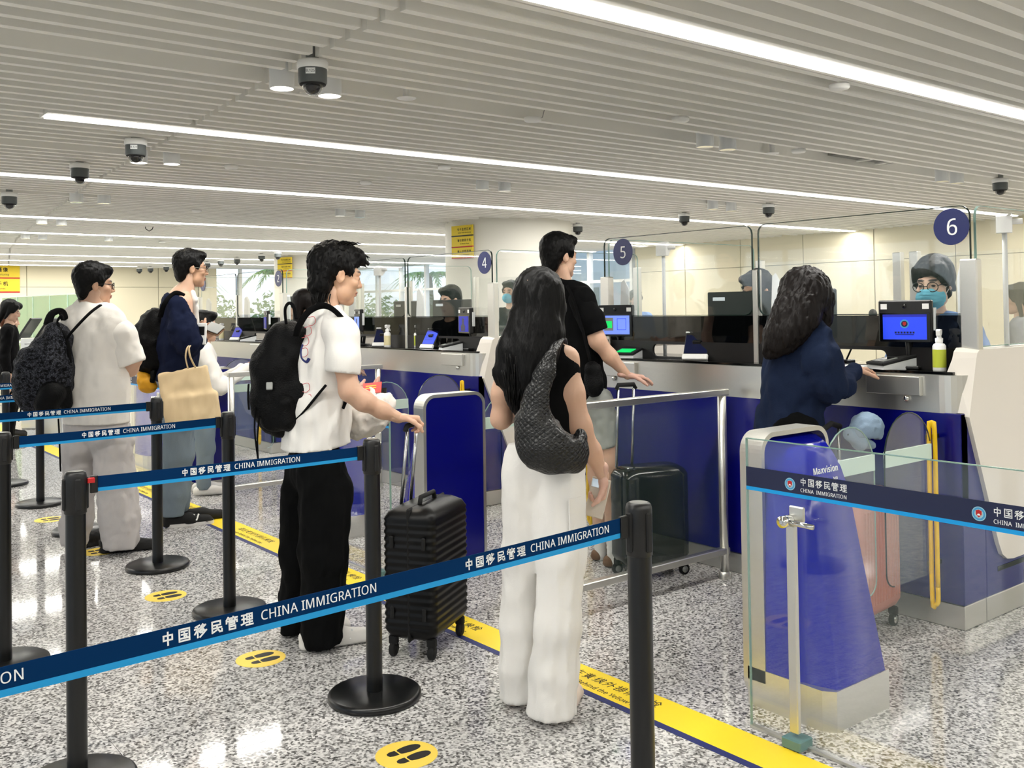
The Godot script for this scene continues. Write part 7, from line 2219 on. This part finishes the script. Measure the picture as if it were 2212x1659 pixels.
func office_chair(at: Vector3, turn: float, label: String, m: Material) -> void:
	var t := thing("office_chair", label, "chair", at, turn)
	part("seat", MB.new().box(Vector3(0, 0.45, 0.03), Vector3(0.46, 0.07, 0.44), 0.02).done(), m, t)
	part("backrest", MB.new().prism(rr(-0.22, 0.55, 0.22, 1.08, 0.10, 6), -0.22, -0.18).done(), m, t)
	part("column", MB.new().smooth(true).tube([Vector3(0, 0.08, 0), Vector3(0, 0.42, 0)], 0.03, 10).done(), M.dark_steel, t)
	for k in 5: part("foot", MB.new().box(Vector3(0, 0.05, 0) + Basis(Vector3.UP, TAU * k / 5.0) * Vector3(0.14, 0, 0), Vector3(0.28, 0.04, 0.05), 0.006, Basis(Vector3.UP, TAU * k / 5.0)).done(), M.black, t)

func others() -> void:
	# officers inside the booths, seated
	var a := figure("masked woman officer in round glasses and sky-blue shirt behind sign six", Vector3(5.22, 0, -2.72), Vector3(-1, 0, 0.12), 1.72, {"sit": 0.0, "hair": M.hair_brown, "long": 0.05, "bun": true, "mask": true, "glasses": true, "top": M.shirt_sky, "bottom": M.navy, "lean": 0.14, "nod": 0.16, "cell": 0.013, "head_cell": 0.005, "head": 1.12, "skin": Color(0.62, 0.42, 0.32), "elbows": [[-0.28, 0.64, 0.10], [0.28, 0.64, 0.10]], "hands": [[-0.16, 0.63, 0.34], [0.16, 0.63, 0.34]]})
	part("epaulette", MB.new().box(Vector3(-0.10, 1.425, -0.16), Vector3(0.05, 0.012, 0.10), 0.003).box(Vector3(-0.10, 1.425, 0.16), Vector3(0.05, 0.012, 0.10), 0.003).done(), M.navy, a)
	figure("grey-haired officer in dark blue shirt behind the monitor of booth five", Vector3(5.2, 0, -3.88), Vector3(-1, 0, -0.1), 1.70, {"hair": M.hair_grey, "top": M.uniform_blue, "bottom": M.navy, "lean": 0.10, "nod": 0.25, "sleeve": 0.0, "skin": Color(0.45, 0.26, 0.17), "elbows": [[-0.26, 0.66, 0.14], [0.26, 0.66, 0.14]], "hands": [[-0.12, 0.69, 0.42], [0.24, 0.69, 0.42]]})
	figure("dark-haired masked officer half hidden by the monitor of booth four", Vector3(5.15, 0, -7.42), Vector3(-1, 0, 0.1), 1.70, {"hair": M.hair_black, "mask": true, "top": M.cloth_black, "bottom": M.navy, "nod": 0.15, "elbows": [[-0.28, 0.64, 0.10], [0.28, 0.64, 0.10]], "hands": [[-0.2, 0.68, 0.34], [0.2, 0.68, 0.34]]})
	figure("masked man in dark uniform walking behind booth four", Vector3(6.75, 0, -8.55), Vector3(-0.9, 0, 0.42), 1.80, {"hair": M.hair_black, "mask": true, "top": M.cloth_black, "bottom": M.navy, "skin": Color(0.52, 0.32, 0.22)})
	figure("seated officer in dark clothes inside booth two", Vector3(5.4, 0, -11.3), Vector3(-1, 0, 0.1), 1.66, {"hair": M.hair_black, "top": M.cloth_black, "bottom": M.navy})
	# travellers at the farther counters
	figure("brown-haired traveller at counter three behind the white-shirted man", Vector3(3.74, 0, -7.58), Vector3(1, 0, 0.2), 1.66, {"hair": M.hair_brown, "long": 0.26, "top": M.cloth_black, "bottom": M.denim, "hands": [[-0.06, 0.60, 0.40], [0.2, 0.60, 0.34]], "elbows": [[-0.24, 0.62, 0.08], [0.24, 0.62, 0.05]], "sleeve": 0.0})
	figure("short traveller in white sweater, jeans and white sneakers", Vector3(2.98, 0, -7.92), Vector3(0.95, 0, 0.30), 1.48, {"hair": M.hair_black, "top": M.tee_white, "bottom": M.denim, "shoe": M.shoe_white, "hands": [[-0.08, 0.72, 0.40], [0.14, 0.70, 0.36]], "elbows": [[-0.24, 0.60, 0.12], [0.24, 0.60, 0.10]]})
	# two travellers at the self-service desks
	figure("dark-haired woman in black at the self-service desks", Vector3(2.42, 0, -12.6), Vector3(0.95, 0, 0.3), 1.66, {"hair": M.hair_black, "long": 0.12, "top": M.cloth_black, "bottom": M.trouser_black, "nod": 0.25})
	figure("brown-haired child in grey hoodie at the self-service desks", Vector3(2.55, 0, -13.3), Vector3(0.95, 0, 0.2), 1.54, {"hair": M.hair_light, "top": M.hoodie_grey, "bottom": M.trouser_black, "nod": 0.15, "hands": [[-0.1, 0.62, 0.34], [0.14, 0.62, 0.34]], "elbows": [[-0.24, 0.60, 0.08], [0.24, 0.60, 0.08]]})
	# people waiting beyond the booths
	figure("seated woman with long brown hair and tan coat beyond booth six", Vector3(8.1, 0, -4.38), Vector3(0.4, 0, -0.9), 1.62, {"sit": 0.02, "hair": M.hair_brown, "long": 0.24, "top": M.sole_brown, "bottom": M.denim})
	figure("woman with long hair in pale grey top beyond booth six", Vector3(8.4, 0, -3.72), Vector3(-0.3, 0, -0.9), 1.62, {"hair": M.hair_brown, "long": 0.24, "top": M.hoodie_grey, "bottom": M.denim})
	figure("grey-haired man in pale blue shirt beyond booth five", Vector3(9.2, 0, -9.0), Vector3(-0.5, 0, 0.8), 1.70, {"hair": M.hair_grey, "top": M.shirt_sky, "bottom": M.navy, "skin": Color(0.50, 0.33, 0.25)})
	for q in [[5.52, -2.62, "black"], [5.55, -7.42, "black"]]:
		office_chair(Vector3(q[0], 0, q[1]), -PI / 2, "black office chair behind the officer of booth " + ("six" if q[1] > -4 else "four"), M.black_matte)
	office_chair(Vector3(6.6, 0, -2.75), -PI / 2 + 0.5, "white moulded chair back seen through the flank glass of booth six", M.shell)

func people() -> void:
	wardrobe()
	woman_front()
	man_white_tee()
	print("a ", Time.get_ticks_msec())
	man_pale_trousers()
	man_navy()
	man_black_tee()
	woman_hoodie()
	print("b ", Time.get_ticks_msec())
	others()
